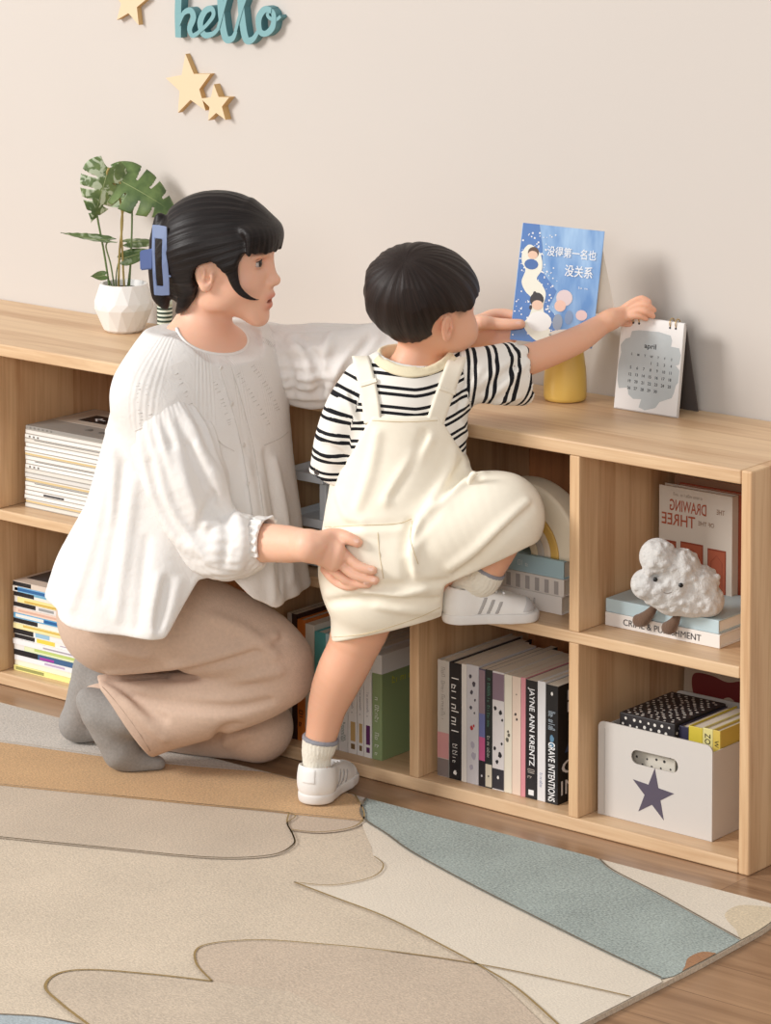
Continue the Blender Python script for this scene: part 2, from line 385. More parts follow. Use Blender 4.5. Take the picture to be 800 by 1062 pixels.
def hello_sign():
    thick = 0.022; Y = WALL_Y-thick
    M_F = mat((122, 166, 170), 0.6, 'sign_face'); M_S = mat((86, 134, 140), 0.6, 'sign_edge')
    O = ony(230, 20, Y); root = thing('wall_sign', 'pale blue cursive wooden word hello mounted high on the wall', 'wall sign', tuple(O))
    def w(p): q = ony(p[0], p[1], Y)-O; return (q[0], q[2])
    def stroke(px, wd):
        """a broad pen stroke with its own thickness: outline offset to both sides"""
        P = [np.array(w(p)) for p in catmull(px, 7)]; n = len(P); W = np.interp(np.linspace(0, 1, n), np.linspace(0, 1, len(wd)), wd)/2/516
        L, R = [], []
        for i in range(n):
            t = P[min(i+1, n-1)]-P[max(i-1, 0)]; t = t/(np.hypot(*t)+1e-9); nn = np.array((-t[1], t[0]))
            L.append(P[i]+nn*W[i]); R.append(P[i]-nn*W[i])
        return L, R
    letters = {
     'h': [([(186, -30), (185, -8), (184, 15), (184, 39)], [10, 9, 9, 8]), ([(185, 26), (190, 14), (197, 11), (200, 18), (196, 30), (199, 37), (206, 33)], [4, 5, 7, 8, 7, 5, 4])],
     'e': [([(206, 33), (214, 26), (221, 16), (219, 9), (212, 12), (207, 24), (211, 36), (220, 35), (226, 29)], [4, 4, 5, 6, 7, 8, 7, 5, 4])],
     'l': [([(226, 29), (231, 10), (236, -14), (232, -24), (228, -8), (229, 16), (233, 39), (240, 40), (244, 32)], [4, 4, 5, 6, 8, 9, 9, 6, 4])],
     'l2': [([(244, 32), (250, 10), (257, -14), (253, -24), (249, -8), (250, 16), (254, 40), (261, 41), (267, 32)], [4, 4, 5, 6, 8, 9, 9, 6, 4])],
     'o': [([(281, 11), (274, 10), (268, 19), (269, 32), (275, 35), (282, 28), (283, 15), (278, 10), (277, 17), (284, 21), (290, 17)], [6, 7, 8, 7, 6, 7, 6, 5, 4, 4, 3])],
    }
    for k, strokes in letters.items():
        b = MB()
        for si, (px, wd) in enumerate(strokes):
            L, R = stroke(px, wd); n = len(L); d0 = 0.0004*si+0.0002*ord(k[0] if len(k) == 1 else 'm') % 0.003
            d0 = 0.0003*si + {'h': 0, 'e': .0002, 'l': .0004, 'l2': .0006, 'o': .0008}[k]
            fl = [b.bm.verts.new((p[0], d0+.0024*i_/n, p[1])) for i_, p in enumerate(L)]; fr = [b.bm.verts.new((p[0], d0+.0024*i_/n, p[1])) for i_, p in enumerate(R)]
            bl = [b.bm.verts.new((p[0], thick-0.0002, p[1])) for p in L]; br = [b.bm.verts.new((p[0], thick-0.0002, p[1])) for p in R]
            for i in range(n-1):
                for q, mm in (((fl[i], fr[i], fr[i+1], fl[i+1]), M_F), ((fl[i], fl[i+1], bl[i+1], bl[i]), M_S), ((fr[i+1], fr[i], br[i], br[i+1]), M_S), ((bl[i], bl[i+1], br[i+1], br[i]), M_S)):
                    f = b.bm.faces.new(q); f.material_index = b.mi(mm)
            for i in (0, n-1): f = b.bm.faces.new((fl[i], fr[i], br[i], bl[i])); f.material_index = b.mi(M_S)
        b.build('letter_' + {'h': 'aitch', 'e': 'vowel_e', 'l': 'ell', 'l2': 'ell', 'o': 'vowel_o'}[k], root)
hello_sign()
# ================================================================== BOOKS
PAGE = mat((226, 216, 200), 0.85, 'paper_edge', noise=0.06, nscale=300)
PAGEW = mat((238, 234, 226), 0.85, 'paper_white', noise=0.05, nscale=300)
def book(label, th, dep, h, col, group, hard=True, pages=None, rough=0.45, name='book', cat='book'):
    """standing book in its own frame: x thickness, y depth from the spine, z height; > cover, pages"""
    root = thing(name, label, cat, (0, 0, 0), group)
    m = col if not isinstance(col, tuple) else mat(col, rough)
    t = 0.0022 if hard else 0.0007; o = 0.003 if hard else 0.0002
    b = MB()
    b.box(0, th, 0, t*1.3, 0, h, m, 0.0007 if hard else 0.0002, 2)
    b.box(0, t, t*1.3-0.0004, dep, 0, h, m, 0.0005 if hard else 0.0)
    b.box(th-t, th, t*1.3-0.0004, dep, 0, h, m, 0.0005 if hard else 0.0)
    b.build('cover', root)
    p = MB(); p.box(t+0.0001, th-t-0.0001, t*1.3, dep-o, o, h-o, pages or PAGE); p.build('pages', root)
    return root
def spine_frame(th, h, zc=None, e=0.0003):
    """lettering frame on a standing spine, reading downwards: +x of text = -z, +y of text = +x"""
    return frame3((th/2, -e, (h/2 if zc is None else zc)), (0, 0, -1), (1, 0, 0), (0, -1, 0))
def cover_frame(th, dep, h, yc=None, zc=None, e=0.0003):
    """lettering frame on the board that faces +x"""
    return frame3((th+e, dep/2 if yc is None else yc, h/2 if zc is None else zc), (0, 1, 0), (0, 0, 1), (1, 0, 0))
def patch(root, name, th, h, z0, z1, m, x0=0.0, x1=None, e=0.0003, label=None):
    b = MB(); x1 = th if x1 is None else x1
    b.box(x0+0.0003, x1-0.0003, -e, 0.0003, z0, z1, m if not isinstance(m, tuple) else mat(m, 0.5))
    o = b.build(name, root)
    return o
def blot(root, name, th, h, pts, m, seed=0):
    """a printed figure on the spine: irregular marks, each a part of its own"""
    r = random.Random(seed)
    for (x, z, s) in pts:
        n = 14; ps = [(th*x+s*(0.75+0.5*r.random())*math.cos(2*PI*k/n), h*z+s*(0.75+0.5*r.random())*math.sin(2*PI*k/n)*1.3) for k in range(n)]
        ps = [(min(max(p[0], 0.0006), th-0.0006), p[1]) for p in ps]
        b = MB(); b.prism(ps, -0.0005, 0.0002, m); b.build('spine_mark', root)
def stand(root, X, Y, Z, rz=0.0):
    root.location = (X, Y, Z); root.rotation_euler = (0, 0, rz)
def lie(root, Xr, Y, Z, rz=0.0):
    """laid flat, spine to the front, cover up; Xr is the end with the foot of the spine"""
    root.rotation_euler = Matrix.Rotation(rz, 3, 'Z').to_4x4().to_euler() if False else (Matrix.Rotation(rz, 3, 'Z') @ Matrix.Rotation(-PI/2, 3, 'Y')).to_euler()
    root.location = (Xr, Y, Z)
WHITE = (232, 228, 222); INK = (28, 26, 30)
def xa(px, py, Y): return float(ony(px, py, Y)[0])
def za(px, py, Y): return float(ony(px, py, Y)[2])
# ---- lower shelf, tight row of paperbacks and hardbacks (second cell from the end)
G = 'row of books in the lower cell beside the storage bin'
Yb = 0.036
def bot(px): return 803+(px-454)*0.2263                    # where the row's feet show
row = [  # px0, px1, top, colour, label, kind
 (453.8, 465.7, 685, (190, 182, 172), 'pale grey hardback with pink lower spine, at the open end of the row'),
 (466.1, 478.4, 688, (24, 22, 26), 'black hardback with white vertical lettering, second from the open end of the row'),
 (478.8, 484.0, 689, (220, 214, 206), 'thin plain white spine between the black hardback and the grey manga volume'),
 (484.2, 496.4, 690, (196, 192, 194), 'pale grey manga volume with ink drawings and a red spot on its spine'),
 (496.8, 503.2, 694, (70, 66, 92), 'slim dark spine fading to violet and pink, beside the grey manga volume'),
 (503.6, 510.4, 695, (26, 34, 34), 'slim black spine with small green lettering and a cream foot'),
 (510.8, 522.8, 697, (214, 208, 206), 'white manga volume with a black drawing and a mauve band at the top'),
 (523.2, 530.8, 700, (226, 218, 200), 'cream paperback with a small drawn head low on the spine'),
 (531.2, 540.0, 702, (228, 206, 188), 'peach coloured paperback with small dark marks on its spine'),
 (540.3, 545.0, 703, (214, 142, 150), 'thin rose pink spine in the row of books'),
 (545.4, 556.8, 706, (22, 20, 24), 'black paperback with Jayne Ann Krentz lettered down the spine'),
 (557.4, 565.6, 707, (222, 220, 220), 'white spine with small blue lettering, last but one in the row'),
 (566.2, 578.6, 711, (18, 18, 22), 'black novel titled Grave Intentions closing the row, its cover turned outward'),
]
Xcur = None; rowbooks = []
for i, (a, bx, tp, colr, lab) in enumerate(row):
    x0, x1 = xa(a, bot(a), Yb), xa(bx, bot(bx), Yb)
    if Xcur is not None: x0 = max(x0, Xcur+0.0004)
    Xcur = x1
    h = za((a+bx)/2, tp, Yb)-T
    d = [0.225, 0.215, 0.19, 0.175, 0.18, 0.2, 0.18, 0.18, 0.18, 0.18, 0.17, 0.17, 0.16][i]
    bk = book(lab, x1-x0, d, h, colr, G, hard=i in (0, 1, 11), rough=0.4)
    stand(bk, x0, Yb, T+0.0004); rowbooks.append((bk, x1-x0, d, h))
def tx(bk, th, h, body, col, w, zc, hh=None, name='spine_title', bold=0.0):
    return text(bk, name, body, mat(col, 0.5), spine_frame(th, h, zc), width=w, height=hh, bold=bold)
b, th, d, h = rowbooks[0]; patch(b, 'spine_band', th, h, h*0.16, h*0.38, (196, 140, 138)); patch(b, 'spine_foot', th, h, 0.001, h*0.155, (120, 108, 104)); tx(b, th, h, '~17', (150, 140, 128), h*0.5, h*0.69, th*0.32)
b, th, d, h = rowbooks[1]; tx(b, th, h, '~11', WHITE, h*0.62, h*0.56, th*0.6, bold=0.02); tx(b, th, h, '~6', WHITE, h*0.17, h*0.22, th*0.4); blot(b, 'spine_emblem', th, h, [(0.5, 0.06, 0.0035)], mat(WHITE, 0.5), 2)
b, th, d, h = rowbooks[3]; blot(b, 'spine_drawing', th, h, [(0.3, 0.9, 0.003), (0.6, 0.84, 0.0035), (0.4, 0.77, 0.003), (0.7, 0.71, 0.002), (0.35, 0.64, 0.0025), (0.65, 0.6, 0.0015)], mat((70, 66, 74), 0.5), 5)
blot(b, 'spine_spot', th, h, [(0.42, 0.47, 0.0032), (0.6, 0.49, 0.002)], mat((176, 44, 48), 0.5), 6); blot(b, 'spine_shading', th, h, [(0.5, 0.33, 0.005), (0.6, 0.24, 0.005), (0.4, 0.14, 0.004)], mat((164, 158, 170), 0.5), 8)
b, th, d, h = rowbooks[4]; patch(b, 'spine_band', th, h, h*0.62, h*0.99, (140, 116, 124)); patch(b, 'spine_glow', th, h, h*0.42, h*0.62, (104, 108, 156)); patch(b, 'spine_blush', th, h, h*0.22, h*0.42, (186, 84, 128)); patch(b, 'spine_foot', th, h, 0.001, h*0.22, (26, 20, 26)); blot(b, 'spine_emblem', th, h, [(0.5, 0.09, 0.0018)], mat((190, 186, 190), 0.5), 3)
b, th, d, h = rowbooks[5]; tx(b, th, h, '~20', (96, 140, 120), h*0.42, h*0.72, th*0.4); patch(b, 'spine_foot', th, h, h*0.01, h*0.2, (206, 196, 176)); tx(b, th, h, '~8', (190, 190, 180), h*0.2, h*0.34, th*0.42); blot(b, 'spine_emblem', th, h, [(0.5, 0.1, 0.0015)], mat(INK, 0.5), 3)
b, th, d, h = rowbooks[6]; patch(b, 'spine_band', th, h, h*0.76, h*0.985, (132, 110, 122)); patch(b, 'spine_foot', th, h, h*0.01, h*0.18, (40, 38, 46)); blot(b, 'spine_drawing', th, h, [(0.25, 0.69, 0.003), (0.7, 0.66, 0.0035), (0.85, 0.6, 0.002), (0.2, 0.35, 0.003), (0.65, 0.3, 0.004), (0.4, 0.24, 0.003), (0.8, 0.4, 0.002)], mat(INK, 0.5), 9); blot(b, 'spine_emblem', th, h, [(0.5, 0.11, 0.0025)], mat(WHITE, 0.5), 4)
b, th, d, h = rowbooks[7]; blot(b, 'spine_drawing', th, h, [(0.4, 0.45, 0.003), (0.6, 0.49, 0.0028), (0.5, 0.52, 0.002)], mat((96, 92, 80), 0.5), 10)
b, th, d, h = rowbooks[8]; blot(b, 'spine_marks', th, h, [(0.4, 0.68, 0.0022), (0.55, 0.64, 0.0018), (0.5, 0.85, 0.001)], mat((50, 40, 40), 0.5), 11)
b, th, d, h = rowbooks[10]; tx(b, th, h, 'JAYNE ANN KRENTZ', (236, 236, 236), h*0.66, h*0.61, th*0.62, bold=0.012); patch(b, 'spine_label', th, h, h*0.03, h*0.075, (230, 230, 230), th*0.25, th*0.75); tx(b, th, h, '~4', (190, 180, 170), h*0.12, h*0.19, th*0.6)
b, th, d, h = rowbooks[11]; tx(b, th, h, '~8', (70, 92, 150), h*0.13, h*0.17, th*0.35)
b, th, d, h = rowbooks[12]; tx(b, th, h, 'GRAVE INTENTIONS', (240, 240, 240), h*0.5, h*0.27, th*0.56, bold=0.01); tx(b, th, h, '~9', (200, 214, 226), h*0.16, h*0.7, th*0.55); blot(b, 'spine_picture', th, h, [(0.5, 0.55, 0.005), (0.5, 0.5, 0.0045)], mat((92, 132, 160), 0.5), 12); blot(b, 'spine_emblem', th, h, [(0.5, 0.93, 0.0025)], mat(WHITE, 0.5), 4)
for bd, zc, w in (('D', 0.9, 0.026), ('L', 0.8, 0.022)): text(b, 'cover_author', bd, mat((206, 208, 214), 0.5), cover_frame(th, d, h, 0.028+w/2, h*zc), width=w, height=h*0.085)
text(b, 'cover_title', 'C', mat((206, 208, 214), 0.5), cover_frame(th, d, h, 0.036, h*0.3), width=0.05, height=h*0.12); text(b, 'cover_title', 'IN', mat((206, 208, 214), 0.5), cover_frame(th, d, h, 0.032, h*0.13), width=0.045, height=h*0.12)
bl = MB(); bl.poly([(th+0.0003, 0.02, h*0.42), (th+0.0003, 0.12, h*0.42), (th+0.0003, 0.1, h*0.62), (th+0.0003, 0.05, h*0.6)], mat((52, 70, 104), 0.5)); bl.build('cover_picture', b)
# ---- third cell: mixed books behind the child's leg
G = 'row of books in the lower cell behind the child standing leg'
def bot3(px): return 765+(px-304)*0.24
row3 = [
 (298.5, 302.8, 636, (206, 198, 190), 'thin pale spine nearest the kneeling woman in the row behind the leg'),
 (303.2, 308.2, 637, (58, 36, 30), 'dark brown slim book beside the thin pale spine'),
 (308.6, 316.6, 643, (200, 112, 44), 'orange spined book next to the dark brown one'),
 (317.0, 326.0, 648, (216, 208, 194), 'off-white book between the orange and the teal spines'),
 (326.5, 337.5, 656, (88, 160, 158), 'teal book beside the off-white one, mostly behind the leg'),
 (338.0, 344.0, 658, (176, 206, 208), 'pale aqua slim book next to the teal one'),
 (344.5, 351.4, 664, (214, 208, 202), 'light grey book hidden mostly by the standing leg'),
 (351.8, 360.8, 667, (224, 222, 220), 'white book with small grey spine lettering, first of the white volumes'),
 (361.2, 370.4, 671, (232, 230, 228), 'white volume with a wide tan tag at the foot of its spine'),
 (370.8, 377.2, 673, (232, 230, 228), 'white volume with a narrow tan tag on its spine'),
 (377.6, 385.6, 675, (234, 232, 230), 'white volume with a purple tag at the foot of its spine'),
 (386.2, 396.2, 679, (138, 158, 112), 'thick green hardback with a white top band closing the row'),
]
Xcur = None; r3 = []
for i, (a, bx, tp, colr, lab) in enumerate(row3):
    x0, x1 = xa(a, bot3(a), Yb), xa(bx, bot3(bx), Yb)
    if Xcur is not None: x0 = max(x0, Xcur+0.0004)
    Xcur = x1
    h = za((a+bx)/2, tp, Yb)-T
    d = [0.18, 0.2, 0.18, 0.17, 0.16, 0.18, 0.19, 0.2, 0.17, 0.17, 0.17, 0.16][i]
    bk = book(lab, x1-x0, d, h, colr, G, hard=i in (2, 4, 11), rough=0.45, pages=PAGEW if i > 6 else PAGE)
    stand(bk, x0, Yb, T+0.0004); r3.append((bk, x1-x0, d, h))
b, th, d, h = r3[2]; tx(b, th, h, '~4', (90, 40, 20), h*0.2, h*0.15, th*0.5)
b, th, d, h = r3[3]; blot(b, 'spine_marks', th, h, [(0.5, 0.45, 0.003), (0.5, 0.3, 0.003)], mat(INK, 0.5), 1)
b, th, d, h = r3[4]; tx(b, th, h, '~5', (24, 80, 88), h*0.2, h*0.62, th*0.5)
b, th, d, h = r3[7]; tx(b, th, h, '~7', (110, 130, 120), h*0.2, h*0.17, th*0.5)
for k, c in ((8, (196, 162, 106)), (9, (190, 160, 104)), (10, (92, 30, 92))):
    b, th, d, h = r3[k]; patch(b, 'spine_tag', th, h, h*0.12, h*0.3, c, th*0.28, th*0.82); patch(b, 'spine_dot', th, h, h*0.045, h*0.095, (120, 96, 60) if k < 10 else c, th*0.32, th*0.78); tx(b, th, h, '~14', (150, 150, 160), h*0.25, h*0.48, th*0.25)
b, th, d, h = r3[11]
bd = MB(); bd.box(-0.0003, th+0.0004, -0.0004, d*0.97, h*0.82, h*1.0005, mat((228, 228, 226), 0.5)); bd.build('white_band', b)
tx(b, th, h, '~16', (226, 230, 216), h*0.6, h*0.33, th*0.42)
text(b, 'cover_title', '~8', mat((196, 196, 60), 0.5), cover_frame(th, d, h, d*0.5, h*0.74), width=d*0.62, height=h*0.07)
for zc in (0.5, 0.4, 0.28, 0.17): text(b, 'cover_note', '~4', mat((98, 118, 76), 0.5), cover_frame(th, d, h, d*0.72, h*zc), width=0.03, height=0.011)
# ---- lying books: upper cell behind the child's shoe
G = 'books lying under the rainbow'
Yl = 0.072
zz = ZS+0.0004
for i, (tp, bt, colr, lab) in enumerate([(621.5, 640, (236, 230, 224), 'plain white book at the bottom of the pile under the rainbow'), (603, 620, (228, 220, 212), 'white book with grey bars along its spine, middle of the pile under the rainbow'), (582, 601.5, (172, 200, 208), 'pale blue hardback on top of the pile under the rainbow')]):
    th = 0.0325 if i != 1 else 0.031
    bk = book(lab, th, 0.17, 0.225-0.012*(i == 2), colr, G, True, PAGE)
    lie(bk, -0.449+[0.0, 0.003, 0.001][i], Yl+[0, .002, .004][i], zz); zz += th+0.0004
    if i == 1:
        for k in range(9): patch(bk, 'spine_bar', th, 0.225, 0.012+k*0.0215, 0.012+k*0.0215+0.0095, (176, 168, 164), 0.002, th*0.86)
        tx(bk, th, 0.225, '~7', (196, 178, 160), 0.06, 0.18, th*0.3)
    if i == 2: tx(bk, th, 0.225, '~4', (226, 234, 234), 0.034, 0.085, th*0.3, bold=0.01)
    if i == 0: tx(bk, th, 0.225, '~1', (60, 60, 60), 0.004, 0.06, th*0.35)
RAIN_Z = zz
# ---- lying books: end cell, under the cloud
G = 'books lying under the cloud toy'
th = 0.024; bk = book('white hardback lettered Crime and Punishment under the cloud toy', th, 0.165, 0.243, (232, 226, 220), G, True, PAGEW)
lie(bk, -0.109, 0.07, ZS+0.0004); text(bk, 'spine_title', 'CRIME & PUNISHMENT', mat((48, 46, 50), 0.5), spine_frame(th, 0.243, 0.121), width=0.165, height=0.0115)
th2 = 0.0235; bk = book('pale blue hardback lying right under the cloud toy', th2, 0.165, 0.24, (186, 206, 212), G, True, PAGEW)
lie(bk, -0.113, 0.073, ZS+th+0.0008)
CLOUD_Z = ZS+th+th2+0.0012
# ---- standing books at the back of the end cell
G = 'books standing at the back of the cell behind the cloud'
def facing(label, w, h, th, X, Y, colr, tilt=0.0, pages=None):
    """book standing with its front cover to the room: frame x along the wall, y into it"""
    root = thing('book', label, 'book', (X, Y, ZS+0.0006), G, (tilt, 0, 0))
    m = mat(colr, 0.5)
    b = MB(); b.box(0, w, 0, 0.002, 0, h, m, 0.0006); b.box(0, w, th-0.002, th, 0, h, m, 0.0006); b.box(w-0.002, w, 0.0015, th-0.0015, 0, h, m); b.build('cover', root)
    p = MB(); p.box(0.003, w-0.002, 0.002, th-0.002, 0.003, h-0.003, pages or PAGEW); p.build('pages', root); return root
YD = 0.222; XD = xa(684, 502, YD)
hd = za(684, 502, YD)-ZS-0.001; wd = xa(760, 514, YD)-XD
dr = facing('grey paperback with red panels and a mirrored title behind the cloud toy', wd, hd, 0.02, XD, YD, (206, 196, 184))
def dtext(body, cx, cz, w, hgt, col, nm='cover_title'): return text(dr, nm, body, mat(col, 0.5), frame3((cx, -0.0003, cz), (1, 0, 0), (0, 0, 1), (0, -1, 0)), width=w, height=hgt, mirror=True, bold=0.01)
RED = (168, 84, 58)
dtext('DRAWING', wd*0.4, hd*0.855, wd*0.5, 0.021, RED); dtext('THE', wd*0.845, hd*0.86, wd*0.11, 0.009, (150, 120, 100)); dtext('THREE', wd*0.27, hd*0.74, wd*0.46, 0.021, RED); dtext('OF THE', wd*0.65, hd*0.745, wd*0.22, 0.008, (150, 120, 100)); dtext('~16', wd*0.4, hd*0.945, wd*0.4, 0.006, (150, 130, 110), 'cover_note')
for x0, x1, z1 in ((0.02, 0.24, 0.565), (0.3, 0.61, 0.575), (0.67, 0.92, 0.56)):
    b = MB(); m1, m2 = mat((166, 84, 56), 0.55, noise=0.12, nscale=60), mat((140, 62, 40), 0.55)
    b.box(wd*x0, wd*x1, -0.0004, 0.0005, hd*0.05, hd*z1, m2); b.box(wd*x0+0.002, wd*x1-0.002, -0.0007, 0.0005, hd*0.05, hd*z1-0.003, m1)
    bx0, bx1 = wd*x0+0.008, wd*x1-0.008
    if bx1-bx0 > 0.012: b.tube([(bx0, -0.0006, hd*0.1), (bx0, -0.0006, hd*(z1-0.1)), ((bx0+bx1)/2, -0.0006, hd*(z1-0.05)), (bx1, -0.0006, hd*(z1-0.1)), (bx1, -0.0006, hd*0.1)], 0.0006, m2, 4)
    b.build('cover_panel', dr)
rd = facing('rust red book behind the mirrored grey paperback, beside the end panel', 0.16, hd+0.0, 0.018, XD+wd+0.022-0.16, 0.2435, (166, 80, 54))
b = MB(); 
for z0, z1 in ((0.8, 0.93), (0.66, 0.7), (0.4, 0.43), (0.2, 0.24)): b.box(0.144, 0.157, -0.0004, 0.001, hd*z0, hd*z1, mat((196, 176, 160), 0.5))
b.build('cover_marks', rd)
facing('tan book standing at the back behind the rust red book', 0.155, hd+0.012, 0.016, -0.338, 0.264, (158, 118, 92))
facing('dark red book with pale pages at the very back of the cloud cell', 0.15, hd+0.02, 0.0135, -0.332, 0.283, (92, 40, 34))

# ================================================================== CLOUD TOY is made with the soft shapes below
# ================================================================== RAINBOW
def rainbow():
    root = thing('toy_rainbow', 'wooden stacking rainbow in cream, mustard and beige on the pile of books', 'toy', (-0.548, 0.108, RAIN_Z), None, (0, 0, 0.0))
    R = 0.131
    for nm, ro, ri, c in (('outer_arch', R, 0.084, (238, 226, 202)), ('second_arch', 0.0835, 0.0665, (216, 176, 92)), ('third_arch', 0.066, 0.052, (222, 206, 184)), ('fourth_arch', 0.0515, 0.038, (190, 182, 172)), ('inner_arch', 0.0375, 0.022, (226, 210, 180))):
        b2 = bmesh.new(); n = 40; prof = []
        w = 0.026; bv = 0.007 if nm == 'outer_arch' else 0.0035
        pr = []
        for (cx, cy, a0) in ((ro-bv, w-bv, 0), (ri+bv*.4, w-bv*.4, 1), (ri+bv*.4, -w+bv*.4, 2), (ro-bv, -w+bv, 3)):
            bb = bv if a0 in (0, 3) else bv*.4
            for k in range(5):
                a = a0*PI/2+PI/2*k/4; pr.append((cx+bb*math.cos(a), cy+bb*math.sin(a)))
        rings = []
        for k in range(n+1):
            a = PI*k/n; rings.append([b2.verts.new((p[0]*math.cos(a), p[1], p[0]*math.sin(a)*1.0)) for p in pr])
        m = len(pr)
        for a, b in zip(rings, rings[1:]):
            for k in range(m): b2.faces.new([a[k], a[(k+1) % m], b[(k+1) % m], b[k]]).smooth = True
        b2.faces.new(rings[0]); b2.faces.new(list(reversed(rings[-1])))
        bmesh.ops.recalc_face_normals(b2, faces=b2.faces[:])
        mb = MB(); mb.merge(b2, mat(c, 0.55, noise=0.04, nscale=30)); mb.build(nm, root)
rainbow()

# ================================================================== LETTER TRAY
def tray():
    M_T = mat((224, 229, 234), 0.35, 'tray_plastic')
    x0, x1, y0, y1 = -1.062, -0.80, 0.05, 0.30
    root = thing('letter_tray', 'pale grey plastic two tier letter tray in the cell behind the child', 'letter tray', (x0, y0, ZS))
    W, D = x1-x0, y1-y0
    def tier(z, nm):
        b = MB(); b.box(0, W, 0, D, z-0.0035, z, M_T, 0.0012)
        b.box(0, W*0.28, -0.003, 0.002, z-0.014, z+0.003, M_T, 0.0012); b.box(W*0.72, W, -0.003, 0.002, z-0.014, z+0.003, M_T, 0.0012)
        b.tube([(W*0.28, -0.0005, z-0.008), (W*0.36, 0.004, z-0.014), (W*0.64, 0.004, z-0.014), (W*0.72, -0.0005, z-0.008)], 0.003, M_T, 8)
        for xx in (0, W): b.box(xx-0.0015, xx+0.0015, 0, D, z-0.003, z+0.012, M_T, 0.0008)
        b.box(0, W, D-0.002, D, z, z+0.014, M_T); return b.build(nm, root)
    tier(0.177, 'upper_tier'); tier(0.091, 'lower_tier'); tier(0.018, 'bottom_tier')
    for xx in (0.062, W-0.062):
        for yy in (0.02, D-0.02):
            b = MB(); b.box(xx-0.008, xx+0.008, yy-0.01, yy+0.01, 0.0003, 0.176, M_T, 0.002); b.build('post', root)
tray()

# ================================================================== MAGAZINES
def ordinal(n): return ['topmost', 'second', 'third', 'fourth', 'fifth', 'sixth', 'seventh', 'eighth', 'ninth', 'tenth', 'eleventh', 'twelfth', 'thirteenth', 'fourteenth', 'fifteenth', 'sixteenth', 'seventeenth', 'eighteenth', 'nineteenth', 'twentieth'][n]
def magazine(label, X, Y, Z, L, D, th, segs, cover, group, rz=0.0):
    """lying magazine, spine to the room: x along the spine; segs = (from, to, z-from, z-to, colour) printed on the spine"""
    root = thing('magazine', label, 'magazine', (X, Y, Z), group, (0, 0, rz))
    b = MB(); b.box(0, L, 0.0004, D, 0.0002, th-0.0002, PAGEW); b.build('pages', root)
    c = MB(); cm = mat(cover, 0.35)
    c.box(0, L, 0, 0.0008, 0, th, cm); c.box(0, L, 0.0006, D, th-0.00025, th, cm); c.box(0, L, 0.0006, D, 0, 0.00025, cm); c.build('cover', root)
    if segs:
        s = MB()
        for (a, e, z0, z1, colr) in segs: s.box(L*a, L*e, -0.0002, 0.0004, th*z0, th*z1, mat(colr, 0.4))
        s.build('spine_print', root)
    return root
G = 'magazines stacked in the upper cell beside the woman'
r = random.Random(3); n = 19; z = ZS+0.0005; Zt = za(28, 441, 0.05); th = (Zt-z)/n-0.0003
tops = [(226, 222, 216), (234, 232, 228), (222, 218, 210), (238, 236, 232), (216, 214, 210)]
mags = []
for k in range(n):
    i = n-1-k
    lab = ('grey covered magazine with a black square, topmost of the pale stack on the upper shelf' if i == 0 else
           'pale magazine at the very bottom of the stack on the upper shelf' if i == n-1 else 'pale magazine, %s from the top of the stack on the upper shelf' % ordinal(i))
    segs = [(0.0, 1, 0.02, 0.22, (168, 160, 150))]
    if i in (6, 12, 17): segs.append((0.0, 1.0, 0.25, 0.7, (214, 190, 140)))
    if i == 15: segs.append((0.2, 0.42, 0.3, 0.8, (70, 70, 74)))
    if i in (0, 2, 9): segs += [(0.04+0.045*q, 0.06+0.045*q, 0.3, 0.75, (120, 116, 112)) for q in range(6 if i == 0 else 3)]
    if i in (3, 8, 13): segs.append((0.1, 0.9, 0.75, 0.95, (130, 128, 126)))
    mg = magazine(lab, -1.779+r.uniform(-.0015, .0015), 0.05+r.uniform(-.0012, .0012), z, 0.262, 0.2, th, segs, tops[r.randrange(5)] if i else (150, 146, 140), G); mags.append(mg); z += th+0.0003
tb = MB(); ZTOP = th
tb.box(0.006, 0.256, 0.075, 0.198, th, th+0.0003, mat((190, 178, 164), 0.4)); tb.box(0.05, 0.125, 0.1, 0.155, th+0.0002, th+0.0006, mat((24, 24, 26), 0.4)); tb.build('cover_print', mags[-1])
text(mags[-1], 'cover_title', 'R', mat((225, 225, 225), 0.4), frame3((0.088, 0.127, th+0.0007), (0.7, 0.7, 0), (-0.7, 0.7, 0), (0, 0, 1)), width=0.022, height=0.026)
text(mags[-1], 'cover_note', '~8', mat((70, 68, 66), 0.4), frame3((0.18, 0.045, th+0.0003), (1, 0, 0), (0, 1, 0), (0, 0, 1)), width=0.1, height=0.016)
G = 'magazines stacked in the lower cell beside the woman'
